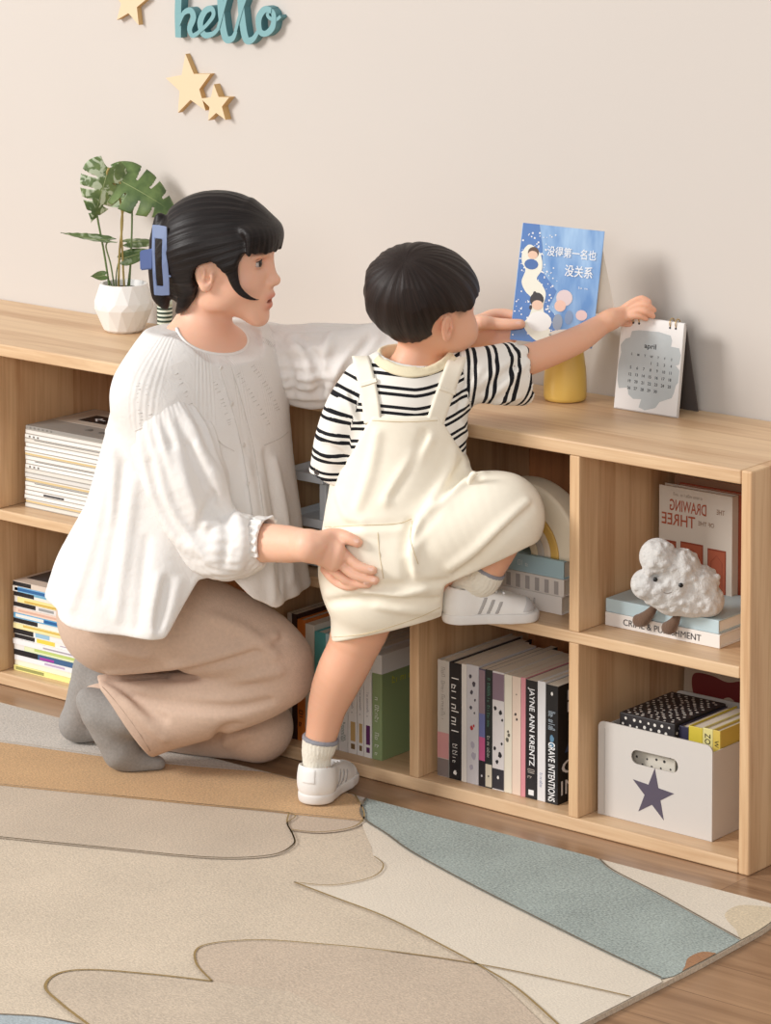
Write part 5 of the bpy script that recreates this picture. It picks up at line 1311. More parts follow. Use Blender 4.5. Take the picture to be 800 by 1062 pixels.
def child_line(X, Y, Z):
    V = np.stack(np.broadcast_arrays(X-HC[0], Y-HC[1], Z-HC[2]), -1).astype(np.float64); ff, uu_ = V @ hf, V @ hu; p, az = polar(V+HC, WH, HC)
    line = np.interp(ff, [-.1, -.05, -.025, -.006, .01, .03, .05, .07, .085, .1], [-.083, -.08, -.068, -.04, -.008, -.012, -.012, .008, .018, .018])+.0015*np.sin(az*37)
    return np.maximum(v.F, line-uu_)-v.F
v.warp(child_line)
v.ell(CPT(-.002, .082, -.042), (.024, .03, .03), .006, (hf, hs, hu), 'sub'); v.ell(CPT(-.002, -.082, -.042), (.024, .03, .03), .004, (hf, hs, hu), 'sub')
M_HAIR_C = hair_mat('hair_child', (36, 25, 21), 0.5)
def strand_c(V): p, az = polar(V, WH, HC); return np.stack([np.cos(az)*30, np.sin(az)*30, p*2.2], 1)
v.mesh('hair', M_HAIR_C, CH, CO, {'strand': strand_c})
# ---- striped tee
def stripe_mat():
    m, nt, b = newmat('tee_stripes'); N = nt.nodes.new; L = nt.links.new
    a = N('ShaderNodeAttribute'); a.attribute_name = 'stripe'
    fr = N('ShaderNodeMath'); fr.operation = 'FRACT'; L(a.outputs['Fac'], fr.inputs[0])
    def band(c, w):
        s1 = N('ShaderNodeMath'); s1.operation = 'SUBTRACT'; L(fr.outputs[0], s1.inputs[0]); s1.inputs[1].default_value = c
        s2 = N('ShaderNodeMath'); s2.operation = 'ABSOLUTE'; L(s1.outputs[0], s2.inputs[0]); s3 = N('ShaderNodeMath'); s3.operation = 'LESS_THAN'; L(s2.outputs[0], s3.inputs[0]); s3.inputs[1].default_value = w; return s3
    p, q = band(0.3, 0.086), band(0.63, 0.086); ad = N('ShaderNodeMath'); ad.operation = 'MAXIMUM'; L(p.outputs[0], ad.inputs[0]); L(q.outputs[0], ad.inputs[1])
    mx = N('ShaderNodeMixRGB'); mx.inputs[1].default_value = (*lin((240, 236, 228)), 1); mx.inputs[2].default_value = (*lin((30, 30, 34)), 1); L(ad.outputs[0], mx.inputs[0]); L(mx.outputs[0], b.inputs['Base Color'])
    b.inputs['Roughness'].default_value = 0.9; b.inputs['Specular IOR Level'].default_value = 0.2
    tc = N('ShaderNodeTexCoord'); n = N('ShaderNodeTexNoise'); n.inputs['Scale'].default_value = 900; L(tc.outputs['Object'], n.inputs['Vector']); bp = N('ShaderNodeBump'); bp.inputs['Strength'].default_value = 0.15; bp.inputs['Distance'].default_value = 0.001; L(n.outputs['Fac'], bp.inputs['Height']); L(bp.outputs[0], b.inputs['Normal'])
    return m
M_TEE = stripe_mat(); M_RIB = weave_mat('tee_rib', (240, 228, 196), 0.9, 700, 0.3)
def torso_limb(v, off=0.0, k=0.0):
    v.limb([(428, 381, 6.142), (426, 396, 6.14), (424, 420, 6.137), (421, 455, 6.137), (417, 500, 6.137), (412, 550, 6.137)], A3([.056, .09, .104, .104, .108, .11])+off, k,
           ell=[(1, .85), (1, .78), (1.03, .78), (1.04, .82), (1.05, .86), (1.05, .86)], ref=e_r, cut0=False)
v = Vol((loc3(318, 480, 6.1)[0], 5.96, loc3(420, 560, 6.1)[2]), (loc3(556, 480, 6.2)[0], 6.32, loc3(420, 352, 6.15)[2]), 0.0026)
torso_limb(v)
ARM_R = [(462, 392, 6.14), (498, 389, 6.148), (524, 388, 6.162), (544, 386, 6.185)]
ARM_L = [(380, 398, 6.138), (362, 424, 6.13), (351, 456, 6.13), (345.5, 487, 6.138), (344.5, 500, 6.142)]
v.limb(ARM_R, [.05, .05, .056, .061], .025, ell=[(1, .9), (1, .88), (1, .84), (1, .8)], ref=e_u, cut1=True)
v.limb(ARM_L[:4]+[(344, 494, 6.14)], [.044, .042, .042, .0405, .041], .02, cut1=True, ripple=lambda u, th: .002*np.sin(th*3)*np.clip(u-2, 0, 1))
# collar opening
v.ell(loc3(431, 366, 6.142), (.0635, .057, .038), .006, None, 'sub')
# sleeve openings
v.limb([(530, 386, 6.168), (543, 385, 6.184), (556, 384, 6.198)], [.05, .056, .058], .003, 'sub', ell=[(1, .84)]*3, ref=e_u); v.limb([(345, 488, 6.138), (344, 510, 6.145)], [.035, .037], .003, 'sub', sub=1)
for ln in ([(545, 362), (520, 380), (495, 400)], [(546, 376), (528, 396), (508, 412)], [(500, 382), (488, 402), (480, 425)], [(538, 412), (520, 416), (500, 426)], [(340, 452), (352, 460), (362, 470)], [(334, 470), (346, 476), (360, 482)], [(360, 410), (366, 425), (374, 440)], [(478, 440), (486, 455), (488, 470)]):
    v.line(ln, .004, .011)
for ln in ([(534, 380), (520, 392), (500, 408)], [(490, 384), (482, 404), (476, 424)], [(337, 461), (350, 468), (362, 476)], [(364, 408), (370, 424), (377, 440)]):
    v.line(ln, .003, .010, 'sub')
v.blur(1)
PER = 0.0325
def tee_stripe(V):
    al, dl = seg_param(V, ARM_L); ar, dr = seg_param(V, ARM_R)
    z0 = loc3(424, 400, 6.05)[2]
    ax_ = V[:, 0]-loc3(424, 400, 6.1)[0]; s = (z0-V[:, 2]+.55*np.maximum(ax_-.01, 0)**1.3)/PER - 0.010*np.sin((V[:, 0]-loc3(424, 400, 6.1)[0])*30)/PER*.3
    sl_l = V[:, 0] < np.interp(V[:, 2], [loc3(0, 500, 6.1)[2], loc3(0, 440, 6.1)[2], loc3(0, 380, 6.1)[2]], [loc3(362, 500, 6.1)[0], loc3(364, 440, 6.1)[0], loc3(382, 380, 6.1)[0]])
    sl_r = V[:, 0] > np.interp(V[:, 2], [loc3(0, 440, 6.1)[2], loc3(0, 372, 6.1)[2]], [loc3(492, 440, 6.1)[0], loc3(478, 370, 6.1)[0]])
    q = ar/PER+.2+ (V[:, 2]-loc3(0, 390, 6.15)[2])*-3.0
    return np.where(sl_r, q, np.where(sl_l, al/PER+.35+(V[:, 0]-loc3(350, 0, 6.1)[0])*5, s))
tee = v.mesh('striped_tee', M_TEE, CH, CO, {'stripe': tee_stripe})
TEE = v
v = Vol((loc3(388, 480, 6.1)[0], 6.03, loc3(420, 400, 6.1)[2]), (loc3(480, 480, 6.2)[0], 6.27, loc3(420, 350, 6.15)[2]), 0.0022)
N_ = 26; ring = []
for k in range(N_+1):
    a = 2*PI*k/N_; x, y = math.cos(a), math.sin(a)
    C0 = loc3(431, 377, 6.14); ring.append(C0+e_r*.064*x+e_f*.0575*y+e_u*(.003*x+.012*y+.012*x*x))
v.limb([tuple(p)+() for p in ring] if False else ring, [.0095]*len(ring), 0, sub=1) if False else None
limb_l(v, ring, [.0088]*len(ring), 0.0, sub=1, ell=[(1.65, .8)]*len(ring), ref=e_u)
v.mesh('collar', M_RIB, CH, CO)
strip('collar_band', tee, TEE, [(391, 370), (399, 377.5), (412, 383.5), (428, 386), (446, 383), (460, 376.5), (471, 368)], 11.5, M_RIB, .0022, None, CO, .001)
# ---- dungarees
M_DUN = weave_mat('cream_twill', (248, 240, 222), 0.88, 1100, 0.2, 0.03, 90)
M_STITCH = mat((214, 194, 156), 0.9, 'seam_thread')
v = Vol((loc3(322, 480, 6.0)[0], 5.94, loc3(420, 684, 6.1)[2]), (loc3(575, 480, 6.2)[0], 6.34, loc3(420, 420, 6.15)[2]), 0.0028)
torso_limb(v, 0.0065)
zt = loc3(0, 433, 6.05)[2]
# bib: cut square at the top and scooped at both sides above the waist
v.plane((420, 432, 6.05), (0.0, 0, 1), .004)
def sidecut(p, q, sgn, ylow):
    A_, B_ = loc3(*p), loc3(*q); d = B_-A_; n = A3((d[2], 0, -d[0])); n = n*(sgn*np.sign(n[0])); v.plane(p, n, .004, A3((v.lo[0], v.lo[1], loc3(0, ylow, 6.05)[2])), v.ax_hi())
sidecut((386, 432, 6.05), (357, 492, 6.05), -1, 496); sidecut((455, 432, 6.05), (486, 486, 6.05), 1, 488)
v.limb([(417, 505, 6.137), (412, 540, 6.13), (404, 575, 6.125), (400, 604, 6.13)], [.124, .128, .126, .116], .02, ell=[(1.0, .78), (1, .82), (1, .86), (1, .88)], ref=e_r)
v.ell(loc3(384, 578, 6.08), (.062, .052, .062), .03); v.ell(loc3(432, 588, 6.07), (.068, .055, .062), .03)
v.limb([(388, 590, 6.145), (393, 630, 6.15), (396, 672, 6.155), (397, 705, 6.155)], [.092, .085, .09, .099], .02, ell=[(1.02, .85)]*4, ref=e_r)
v.ell(loc3(432, 622, 6.12), (.05, .06, .035), .03)
v.plane((342, 669, 6.1), (.255, -.19, -.965), .002, v.lo, A3((loc3(463, 0, 6.1)[0], 6.34, loc3(0, 630, 6.1)[2])))
v.limb([(424, 572, 6.115), (462, 552, 6.09), (500, 538, 6.08), (520, 534, 6.083)], [.098, .09, .083, .076], .02)
v.limb([(518, 540, 6.083), (506, 562, 6.085), (492, 584, 6.09)], [.072, .062, .05], .02)
v.limb([(452, 590, 6.09), (478, 582, 6.08)], [.05, .05], .02, sub=1)
v.plane((470, 599, 6.08), (.42, -.1, -.9), .003, A3((loc3(462, 0, 6.1)[0], 5.94, loc3(0, 640, 6.1)[2])), A3((loc3(575, 0, 6.1)[0], 6.34, loc3(0, 560, 6.1)[2])))
v.limb([(394, 650, 6.155), (396, 676, 6.155), (398, 700, 6.155)], [.066, .078, .083], .003, 'sub', ell=[(1.02, .85)]*3, ref=e_r)
# folds
for ln in ([(548, 522), (522, 545), (494, 570), (468, 588)], [(488, 500), (462, 520), (438, 552), (424, 578)], [(500, 492), (476, 508), (456, 528)], [(345, 560), (380, 549), (420, 545)], [(440, 610), (410, 616), (380, 612)], [(455, 632), (425, 632), (392, 626)], [(446, 456), (420, 490), (400, 520)], [(392, 450), (384, 490), (372, 525)], [(470, 470), (462, 500), (444, 530)], [(436, 540), (428, 565), (430, 590)], [(352, 515), (362, 535), (380, 545)]):
    v.line(ln, .006, .018)
for ln in ([(552, 526), (526, 551), (498, 578), (474, 596)], [(497, 494), (470, 514), (446, 540), (430, 562)], [(335, 549), (375, 546), (412, 544), (428, 540)], [(352, 604), (390, 609), (430, 607), (462, 603)], [(340, 625), (372, 622), (410, 624), (452, 622)], [(426, 545), (420, 570), (424, 600)], [(440, 450), (430, 480), (408, 515)], [(480, 480), (470, 500), (455, 515)]):
    v.line(ln, .006, .014, 'sub')
v.blur(1)
dun = v.mesh('dungarees', M_DUN, CH, CO, relax=1)
DUN = v
for pth in ([(386, 436), (420, 437.5), (454, 436)], [(333, 547), (370, 545), (412, 543), (427, 538)], [(392, 552), (394, 575), (398, 600)], [(344, 661), (381, 657), (430, 642), (457, 630)], [(428, 540), (426, 560), (434, 585)]):
    o = stitched('seam', dun, v, pth, M_STITCH, .0006, CO)
# the gaping side opening at the hip, with its button
v2 = Vol(loc3(478, 515, 6.0)-A3((0, .06, 0)), loc3(510, 478, 6.12)+A3((0, .1, 0)), 0.002)
hq = v.hit(492, 500) or (492, 500, 6.05)
v2.limb([(486, 508, hq[2]), (488, 496, hq[2]-.004), (494, 489, hq[2]-.006), (501, 488, hq[2]-.003)], [.004, .005, .0055, .004], .004)
v2.mesh('hip_tab', M_DUN, dun, CO)
strip('strap', dun, TEE, [(387, 439), (385, 420), (381, 398), (376, 378)], 18.5, M_DUN, .004, [(375, 372, 6.11), (374, 369, 6.14)], CO)
strip('strap', dun, TEE, [(451, 439), (458, 418), (466, 395), (473, 376)], 18.5, M_DUN, .004, [(475, 370.5, 6.11), (476, 368, 6.14)], CO)
strip('strap_loop', dun, TEE, [(373.5, 399.5), (382, 397), (391, 394)], 4.5, M_DUN, .0062, None, CO)
strip('strap_loop', dun, TEE, [(456, 402), (464.5, 405), (473, 408)], 4.5, M_DUN, .0062, None, CO)
# ---- socks and shoes
M_SOCK = weave_mat('white_sock', (236, 230, 216), 0.95, 500, 0.5, 0.04, 260); M_SEDGE = weave_mat('sock_edge', (150, 150, 158), 0.95, 500, 0.4)
def sock(name, pts, rad, edge, er):
    P = A3([px2l(p) if p[0] > 50 else p for p in pts]); v = Vol(P.min(0)-.05, P.max(0)+.05, 0.0022)
    limb_l(v, P, rad, 0, cut0=True, ripple=lambda u, th: .0007*np.sin(th*26))
    o = v.mesh(name, M_SOCK, CH, CO)
    E = [loc3(*p) for p in edge]; v = Vol(A3(E).min(0)-.05, A3(E).max(0)+.05, 0.0018)
    v.limb(edge, [er, er], 0, sub=1, cut0=True, cut1=True); v.mesh('sock_edge', M_SEDGE, o, CO)
sock('sock', [(332.6, 766, 6.184), (330.8, 774, 6.184), SL(.032, 0, .085), SL(.034, 0, .05)], [.0325, .0305, .027, .023], [(332.9, 764.5, 6.184), (332.3, 768.5, 6.184)], .0334)
sock('sock', [(505.5, 589, 6.1), (499, 600, 6.103), SR_(.037, 0, .078), SR_(.035, 0, .05)], [.034, .0335, .0285, .022], [(506.8, 587, 6.0995), (504.8, 590.5, 6.1005)], .0348)
def shoe(label, heel, toe_dir, L=0.172, side=1):
    """low white trainer in its own frame: x forward, y outward, z up"""
    f = A3((toe_dir[0], toe_dir[1], 0.)); f /= np.linalg.norm(f); s = A3((-f[1], f[0], 0))
    F_ = frame3(A3(heel)-CO, f, s, (0, 0, 1)); K = L/0.172
    root = bpy.data.objects.new('shoe', None); COL.objects.link(root); root.parent = CH; root.matrix_local = F_
    root.empty_display_size = 0.02
    def vol(): return Vol((-.02, -.06, -.004), (.2, .06, .11), 0.002)
    g = globals()['px2l']; globals()['px2l'] = lambda q: A3(q, float)
    try:
        def foot(v, grow, k=.008):
            v.limb([(.03, 0, .03), (.075, side*.002, .028), (.118, side*.003, .024), (.142, 0, .02)], A3([.0305, .029, .0335, .029])+grow, k, ell=[(1, 1), (1, .95), (1, .78), (1, .72)], ref=A3((0, 1., 0)))
            v.limb([(.033, 0, .03), (.031, 0, .058)], A3([.033, .0325])+grow, .012, sub=1); v.limb([(.03, 0, .045), (.06, 0, .05), (.1, 0, .03)], A3([.03, .027, .026])+grow, .014)
        v = vol(); v.limb([(.031, 0, .012), (.075, side*.002, .012), (.118, side*.004, .012), (.14, 0, .012)], [.034, .0325, .0385, .032], 0, ref=A3((0, 1., 0)))
        v.plane((0, 0, .0185), (0, 0, 1), .002); v.plane((0, 0, .0003), (0, 0, -1), .002); v.mesh('sole', mat((228, 224, 220), 0.55), root, world=False)
        v = vol(); foot(v, 0); v.plane((0, 0, .016), (0, 0, -1), .001); v.plane((.0, 0, .074), (.22, 0, 1), .004); v.limb([(.034, 0, .048), (.031, 0, .085)], [.028, .031], .004, 'sub', sub=1); v.limb([(.033, 0, .062), (.06, 0, .075)], [.024, .026], .004, 'sub', sub=1)
        v.limb([(.036, 0, .04), (.075, 0, .058)], [.02, .01], .004, 'sub', sub=1)
        UPV = v; v.mesh('upper', mat((238, 235, 231), 0.5, bump=0.1, bscale=500), root, world=False)
        gm = mat((176, 172, 170), 0.6)
        for q in (-1, 1):
            for i in range(3):
                v = vol(); x0 = .062+.0155*i; foot(v, .0011); v.plane((0, 0, .019), (0, 0, -1), 0); v.plane((0, 0, .049-.004*i), (0, 0, 1), 0)
                nn = A3((1, 0, -.42)); v.plane((x0+.007, 0, .03), nn, 0); v.plane((x0, 0, .03), -nn, 0)
                v.plane((0, q*.012, 0), (0, -q, 0), 0); v.mesh('side_stripe', gm, root, world=False)
        v = vol(); foot(v, .0014); v.plane((.0085, 0, 0), (1, 0, 0), .001); v.plane((0, .0125, 0), (0, 1, 0), .001); v.plane((0, -.0125, 0), (0, -1, 0), .001); v.plane((0, 0, .04), (0, 0, -1), .001); v.plane((0, 0, .066), (0, 0, 1), .001); v.mesh('heel_tab', mat((240, 238, 235), 0.5), root, world=False)
        v = vol(); foot(v, .0012); v.plane((.128, 0, 0), (-1, 0, .5), .001); v.plane((0, 0, .02), (0, 0, -1), .001); v.mesh('toe_cap', mat((206, 203, 202), 0.6, bump=0.3, bscale=600), root, world=False)
        for i in range(4):
            x = .066+.0135*i; P = []
            for q in np.linspace(-1, 1, 9):
                zz = np.linspace(.09, .02, 120); val = UPV.val(np.stack([np.full(120, x), np.full(120, q*.013), zz], 1)); j = np.argmax(val < 0.0008); P.append((x, q*.013, zz[j]+.0008 if val[j] < .0008 else .04))
            b = MB(); b.tube(P, .0021, mat((236, 234, 232), 0.7), 6); b.build('lace', root)
    finally: globals()['px2l'] = g
    root['label'] = label
    return root
shoe('white trainer on the rug', HEEL_L, DIR_L)
shoe('white trainer on the middle shelf', HEEL_R, DIR_R)
# ================================================================== PICTURE BOOK HELD BY THE WOMAN
def picture_book():
    TL, TR, BL = [Vector(at(*p)) for p in ((543, 231, 6.355), (627.5, 240, 6.325), (522, 351, 6.312))]
    ex = (TR-TL); Wd = ex.length; ex.normalize(); dn = BL-TL; Hh = dn.length; dn = (dn-ex*dn.dot(ex)).normalized(); ez = -dn; out = ex.cross(ez)       # out: to the room
    O = TL+dn*Hh
    root = thing('picture_book', 'blue picture book with white stars on its cover, held up by the woman', 'book', tuple(O))
    F = frame3((0, 0, 0), ex, ez, out)                                                    # x across, y up, z out
    M_C = mat((66, 122, 190), 0.3, 'cover_blue')
    m, nt, b_ = newmat('cover_blue_wash'); N = nt.nodes.new; L = nt.links.new
    tc = N('ShaderNodeTexCoord'); vr = F.to_3x3().inverted(); mp = N('ShaderNodeMapping'); mp.inputs['Scale'].default_value = (34, 34, 4); L(tc.outputs['Object'], mp.inputs['Vector'])
    n = N('ShaderNodeTexNoise'); n.inputs['Scale'].default_value = 1.0; n.inputs['Detail'].default_value = 3; L(mp.outputs[0], n.inputs['Vector'])
    cr = N('ShaderNodeValToRGB'); e = cr.color_ramp.elements; e[0].position = .32; e[0].color = (*lin((74, 130, 194)), 1); e[1].position = .68; e[1].color = (*lin((160, 196, 232)), 1); L(n.outputs['Fac'], cr.inputs[0]); L(cr.outputs[0], b_.inputs['Base Color']); b_.inputs['Roughness'].default_value = .32
    def part(nm, x0, x1, y0, y1, z0, z1, mm, MM=F, bev=.0006): b = MB(); b.box(x0, x1, y0, y1, z0, z1, mm, bev, 1, MM); return b.build(nm, root)
    part('front_cover', 0, Wd, 0, Hh, -.0016, 0, m); part('spine', -.001, .0012, 0, Hh, -.0105, -.0004, m)
    part('pages', .002, Wd-.0025, .002, Hh-.002, -.009, -.0017, mat((216, 190, 130), .8))
    R = F @ Matrix.Translation((0, 0, -.0125)) @ Matrix.Rotation(math.radians(-1.5), 4, 'Y') @ Matrix.Rotation(math.radians(0), 4, 'Z')
    # back cover splayed open: hinged on the spine, its free edge swung away and down
    R = F @ Matrix.Translation((Wd*.95, Hh*.94, -.0115)) @ Matrix.Rotation(math.radians(17), 4, 'Z') @ Matrix.Rotation(math.radians(4), 4, 'X')
    part('back_cover', -Wd*.7, 0, -Hh*.62, 0, -.0012, 0, mat((226, 216, 202), .5), R)
    def flat(nm, pts, mm, lift, smooth_=True):
        P = [tuple(p) for p in (catmull(pts, 6, True) if smooth_ else pts)]; b = MB()
        vs = [b.bm.verts.new(F @ Vector((p[0]*Wd, p[1]*Hh, lift))) for p in P]
        for t in tessellate_polygon([[Vector((p[0]*Wd, p[1]*Hh, 0)) for p in P]]):
            f = b.bm.faces.new([vs[i] for i in t]); f.material_index = b.mi(mm); f.normal_update()
            if f.normal.dot(out) < 0: f.normal_flip()
        return b.build(nm, root)
    flat('cover_night', [(0, 0), (.0, 1), (.2, 1), (.27, .8), (.3, .6), (.5, .45), (.42, .3), (.6, .2), (.55, .0)], mat((66, 116, 184), .32, noise=.1, nscale=60), .0003, False)
    W_ = mat((240, 238, 222), .4)
    flat('cover_swirl', [(.03, .75), (.1, .82), (.2, .79), (.27, .72), (.29, .62), (.24, .54), (.3, .5), (.37, .42), (.36, .3), (.42, .18), (.5, .06), (.46, .02), (.3, .02), (.14, .13), (.2, .22), (.22, .35), (.12, .42), (.06, .5), (.09, .6), (.04, .66)], W_, .0006)
    skin, dark = mat((238, 200, 174), .4), mat((48, 42, 44), .4)
    for nm, c, rx, ry, mm, lf in (('cover_hair', (.165, .755), .068, .05, mat((96, 72, 58), .4), .0008), ('cover_face', (.16, .735), .06, .035, skin, .001), ('cover_tee', (.155, .655), .085, .045, mat((70, 110, 172), .4), .0009), ('cover_hair', (.27, .36), .085, .062, dark, .0008), ('cover_face', (.285, .315), .07, .042, skin, .001), ('cover_blouse', (.33, .18), .15, .085, mat((246, 244, 240), .4), .0009),
                              ('cover_blush', (.6, .4), .1, .07, mat((226, 206, 206), .4), .0007), ('cover_blush', (.56, .33), .07, .05, mat((240, 196, 176), .4), .0008), ('cover_shape', (.55, .19), .06, .07, mat((150, 160, 178), .4), .0007), ('cover_shape', (.68, .24), .05, .06, mat((128, 150, 186), .4), .0007), ('cover_blush', (.83, .27), .07, .045, mat((232, 200, 196), .4), .0007), ('cover_ground', (.72, .08), .26, .06, mat((226, 216, 204), .4), .0006), ('cover_braid', (.235, .41), .02, .02, dark, .0009), ('cover_braid', (.205, .29), .018, .02, dark, .0009)):
        flat(nm, [(c[0]+rx*math.cos(2*PI*k/14), c[1]+ry*math.sin(2*PI*k/14)) for k in range(14)], mm, lf, False)
    r = random.Random(12); b = MB(); wm = mat((236, 238, 240), .4)
    for k in range(170):
        x, y = r.uniform(.01, .55), r.uniform(.04, .93)
        if x > .3+.25*(1-y)+.1*r.random(): continue
        s_ = r.choice([.0008, .0011, .0015, .0019]); b.poly([F @ Vector((x*Wd+s_*math.cos(2*PI*q/7), y*Hh+s_*math.sin(2*PI*q/7), .00055)) for q in range(7)], wm)
    b.build('star_print', root)
    def word(s_, x, y, w_, h_, nm='cover_title'):
        b = MB(); b2 = text_bm(s_, wm, F @ Matrix.Translation((x*Wd, y*Hh, .0011)), width=w_*Wd, height=h_*Hh, bold=.012); b.merge(b2, wm); return b.build(nm, root)
    word('没得第一名也', .63, .785, .6, .088); word('没关系', .74, .635, .34, .1); text(root, 'cover_note', '~5', wm, F @ Matrix.Translation((.82*Wd, .5*Hh, .0009)), width=.12*Wd, height=.018*Hh)
    return root, F, Wd, Hh
PBROOT, PBF, PBW, PBH = picture_book()
# ================================================================== WOMAN
WO_ = at(190, 790, 6.40)
WM = thing('person', 'woman with dark clipped hair in white blouse and taupe trousers kneeling on the rug', 'person', (WO_[0], WO_[1], 0))
WO = np.array(WM.location)
M_SKIN_W = skin_mat('skin_woman', (238, 190, 163))
def fb(px, py, z): return fdist(onz(px, py, z))
HW = loc3(229.5, 258, 6.345); tw = math.radians(14)
wf = e_r*math.cos(tw)-e_f*math.sin(tw); ws = -e_f*math.cos(tw)-e_r*math.sin(tw); wu = e_u.copy()        # ws: her right, to the camera
HS = 0.965
lo = A3((loc3(60, 600, 6.4)[0], 5.9, 0.0)); hi = A3((loc3(562, 340, 6.34)[0], 6.72, loc3(229, 205, 6.36)[2]))
v = Vol(lo, hi, 0.0025)
WPT = head_vol(v, HW, wf, ws, wu, HS)
v.limb([(222, 292, 6.352), (214, 322, 6.355), (208, 345, 6.358), (208, 368, 6.36)], [.05, .0465, .05, .06], .018, sub=3)
gl = e_r*.6+e_f*.8; gf = e_r*.8-e_f*.6                                                                 # across her shoulders, out of her chest
def W3(c, l=0.0, f=0.0): return c+gl*l+gf*f
CW = loc3(208, 380, 6.355)
limb_l(v, [W3(CW), W3(loc3(205, 450, 6.355)), W3(loc3(190, 530, 6.35)), W3(loc3(150, 610, 6.38))], [.096, .1, .088, .085], .03, ell=[(1.3, .92), (1.3, .85), (1.3, .8), (1.3, .8)], ref=gl)
NS, FS = W3(CW, -.165)-e_u*.01, W3(CW, .165)-e_u*.005
limb_l(v, [NS, CW, FS], [.036, .06, .038], .03)
# near arm
v.limb([tuple(NS)] if False else (160, 405, 6.215), .04) if False else None
NEL = loc3(229, 566, 6.155); NWR = loc3(322, 566, 6.028)
limb_l(v, [NS, loc3(182, 480, 6.18), NEL], [.036, .037, .032], .015)
hb = lambda px, py, e=0.008: (DUN.hit(px, py) or (0, 0, 6.06))[2]-e
wr_b = hb(345, 575)-0.02
limb_l(v, [NEL, loc3(272, 563, 6.115), loc3(300, 564.5, (6.115+wr_b)/2-.004), loc3(322, 566, wr_b-.006)], [.032, .0345, .0325, .0262], .012)
v.limb([(320, 566, wr_b-.006), (336, 570, hb(345, 573)-.016), (349, 578, hb(352, 578)-.014)], [.0255, .026, .024], .012, ell=[(1, 1), (1.15, .8), (1.2, .62)], ref=e_u)
def finger(v, pts, r0, e=0.002):
    P = [(x, y, hb(x, y, r*1.0+e)) for (x, y), r in zip(pts, np.linspace(r0, r0*.78, len(pts)))]
    v.limb(P, list(np.linspace(r0, r0*.8, len(pts))), .004, sub=4)
finger(v, [(345, 571), (353, 570), (362, 579), (371, 586.5), (380, 590), (387, 591.5)], .0098)
finger(v, [(343, 578), (352, 583), (362, 592), (371, 597.5), (381, 600.5), (389, 602)], .01)
finger(v, [(340, 585), (347, 592), (357, 600), (366, 604), (376, 605.5), (382, 605.5)], .0095)
finger(v, [(337, 590), (343, 598), (350, 604), (357, 607.5), (364, 608.5), (369, 607.5)], .0085)
tb_ = [(331, 563, wr_b-.012), (341, 556, hb(345, 560)-.018), (352, 555, hb(352, 556, .014)), (362, 558.5, hb(362, 558.5, .0125)), (371, 562.5, hb(371, 562.5, .011))]
v.limb(tb_, [.0155, .0135, .0115, .0108, .0092], .006, sub=4)
# far arm, hand under the picture book
FEL = loc3(395, 370, 6.38)
limb_l(v, [FS, loc3(335, 377, 6.415), FEL], [.048, .042, .036], .015)
PBN = np.array(PBF.to_3x3().col[2]); PBO = np.array(PBROOT.location)
def pb(x, y): d = ray(x, y); k = float((PBO-CAM) @ PBN)/float(d @ PBN); return float((d*k) @ FH)
bb = pb(525, 338)
v.limb([(395, 370, 6.38), (440, 358, 6.352), (472, 349, 6.325)], [.036, .031, .0255], .012)
v.limb([(470, 349.5, 6.328), (484, 346, bb+.008), (498, 343, bb+.012), (508, 341, bb+.018)], [.0245, .0255, .0245, .02], .012, ell=[(1, 1), (1.1, .75), (1.2, .6), (1.1, .6)], ref=e_u)
v.limb([(488, 338, bb+.003), (500, 334.5, bb-.012), (513, 335.5, pb(513, 336)-.012), (528, 336.5, pb(528, 336)-.0118), (540, 336, pb(540, 336)-.0095)], [.0145, .013, .0112, .0105, .009], .007, sub=4)
for pts in ([(497, 332, bb+.016), (510, 326, bb+.026), (524, 325, pb(524, 325)+.023), (540, 328, pb(540, 328)+.022)], [(503, 340, bb+.018), (520, 338, pb(520, 338)+.023), (540, 338, pb(540, 338)+.022), (556, 339, pb(556, 339)+.021)], [(501, 346, bb+.018), (517, 348, pb(517, 348)+.022), (534, 348, pb(534, 348)+.022), (548, 347, pb(548, 347)+.021)], [(496, 351, bb+.016), (508, 354.5, pb(508, 354)+.018), (520, 355, pb(520, 355)+.021), (531, 353, pb(531, 353)+.02)]):
    v.limb(pts, [.0098, .0092, .0088, .0075], .005, sub=3)
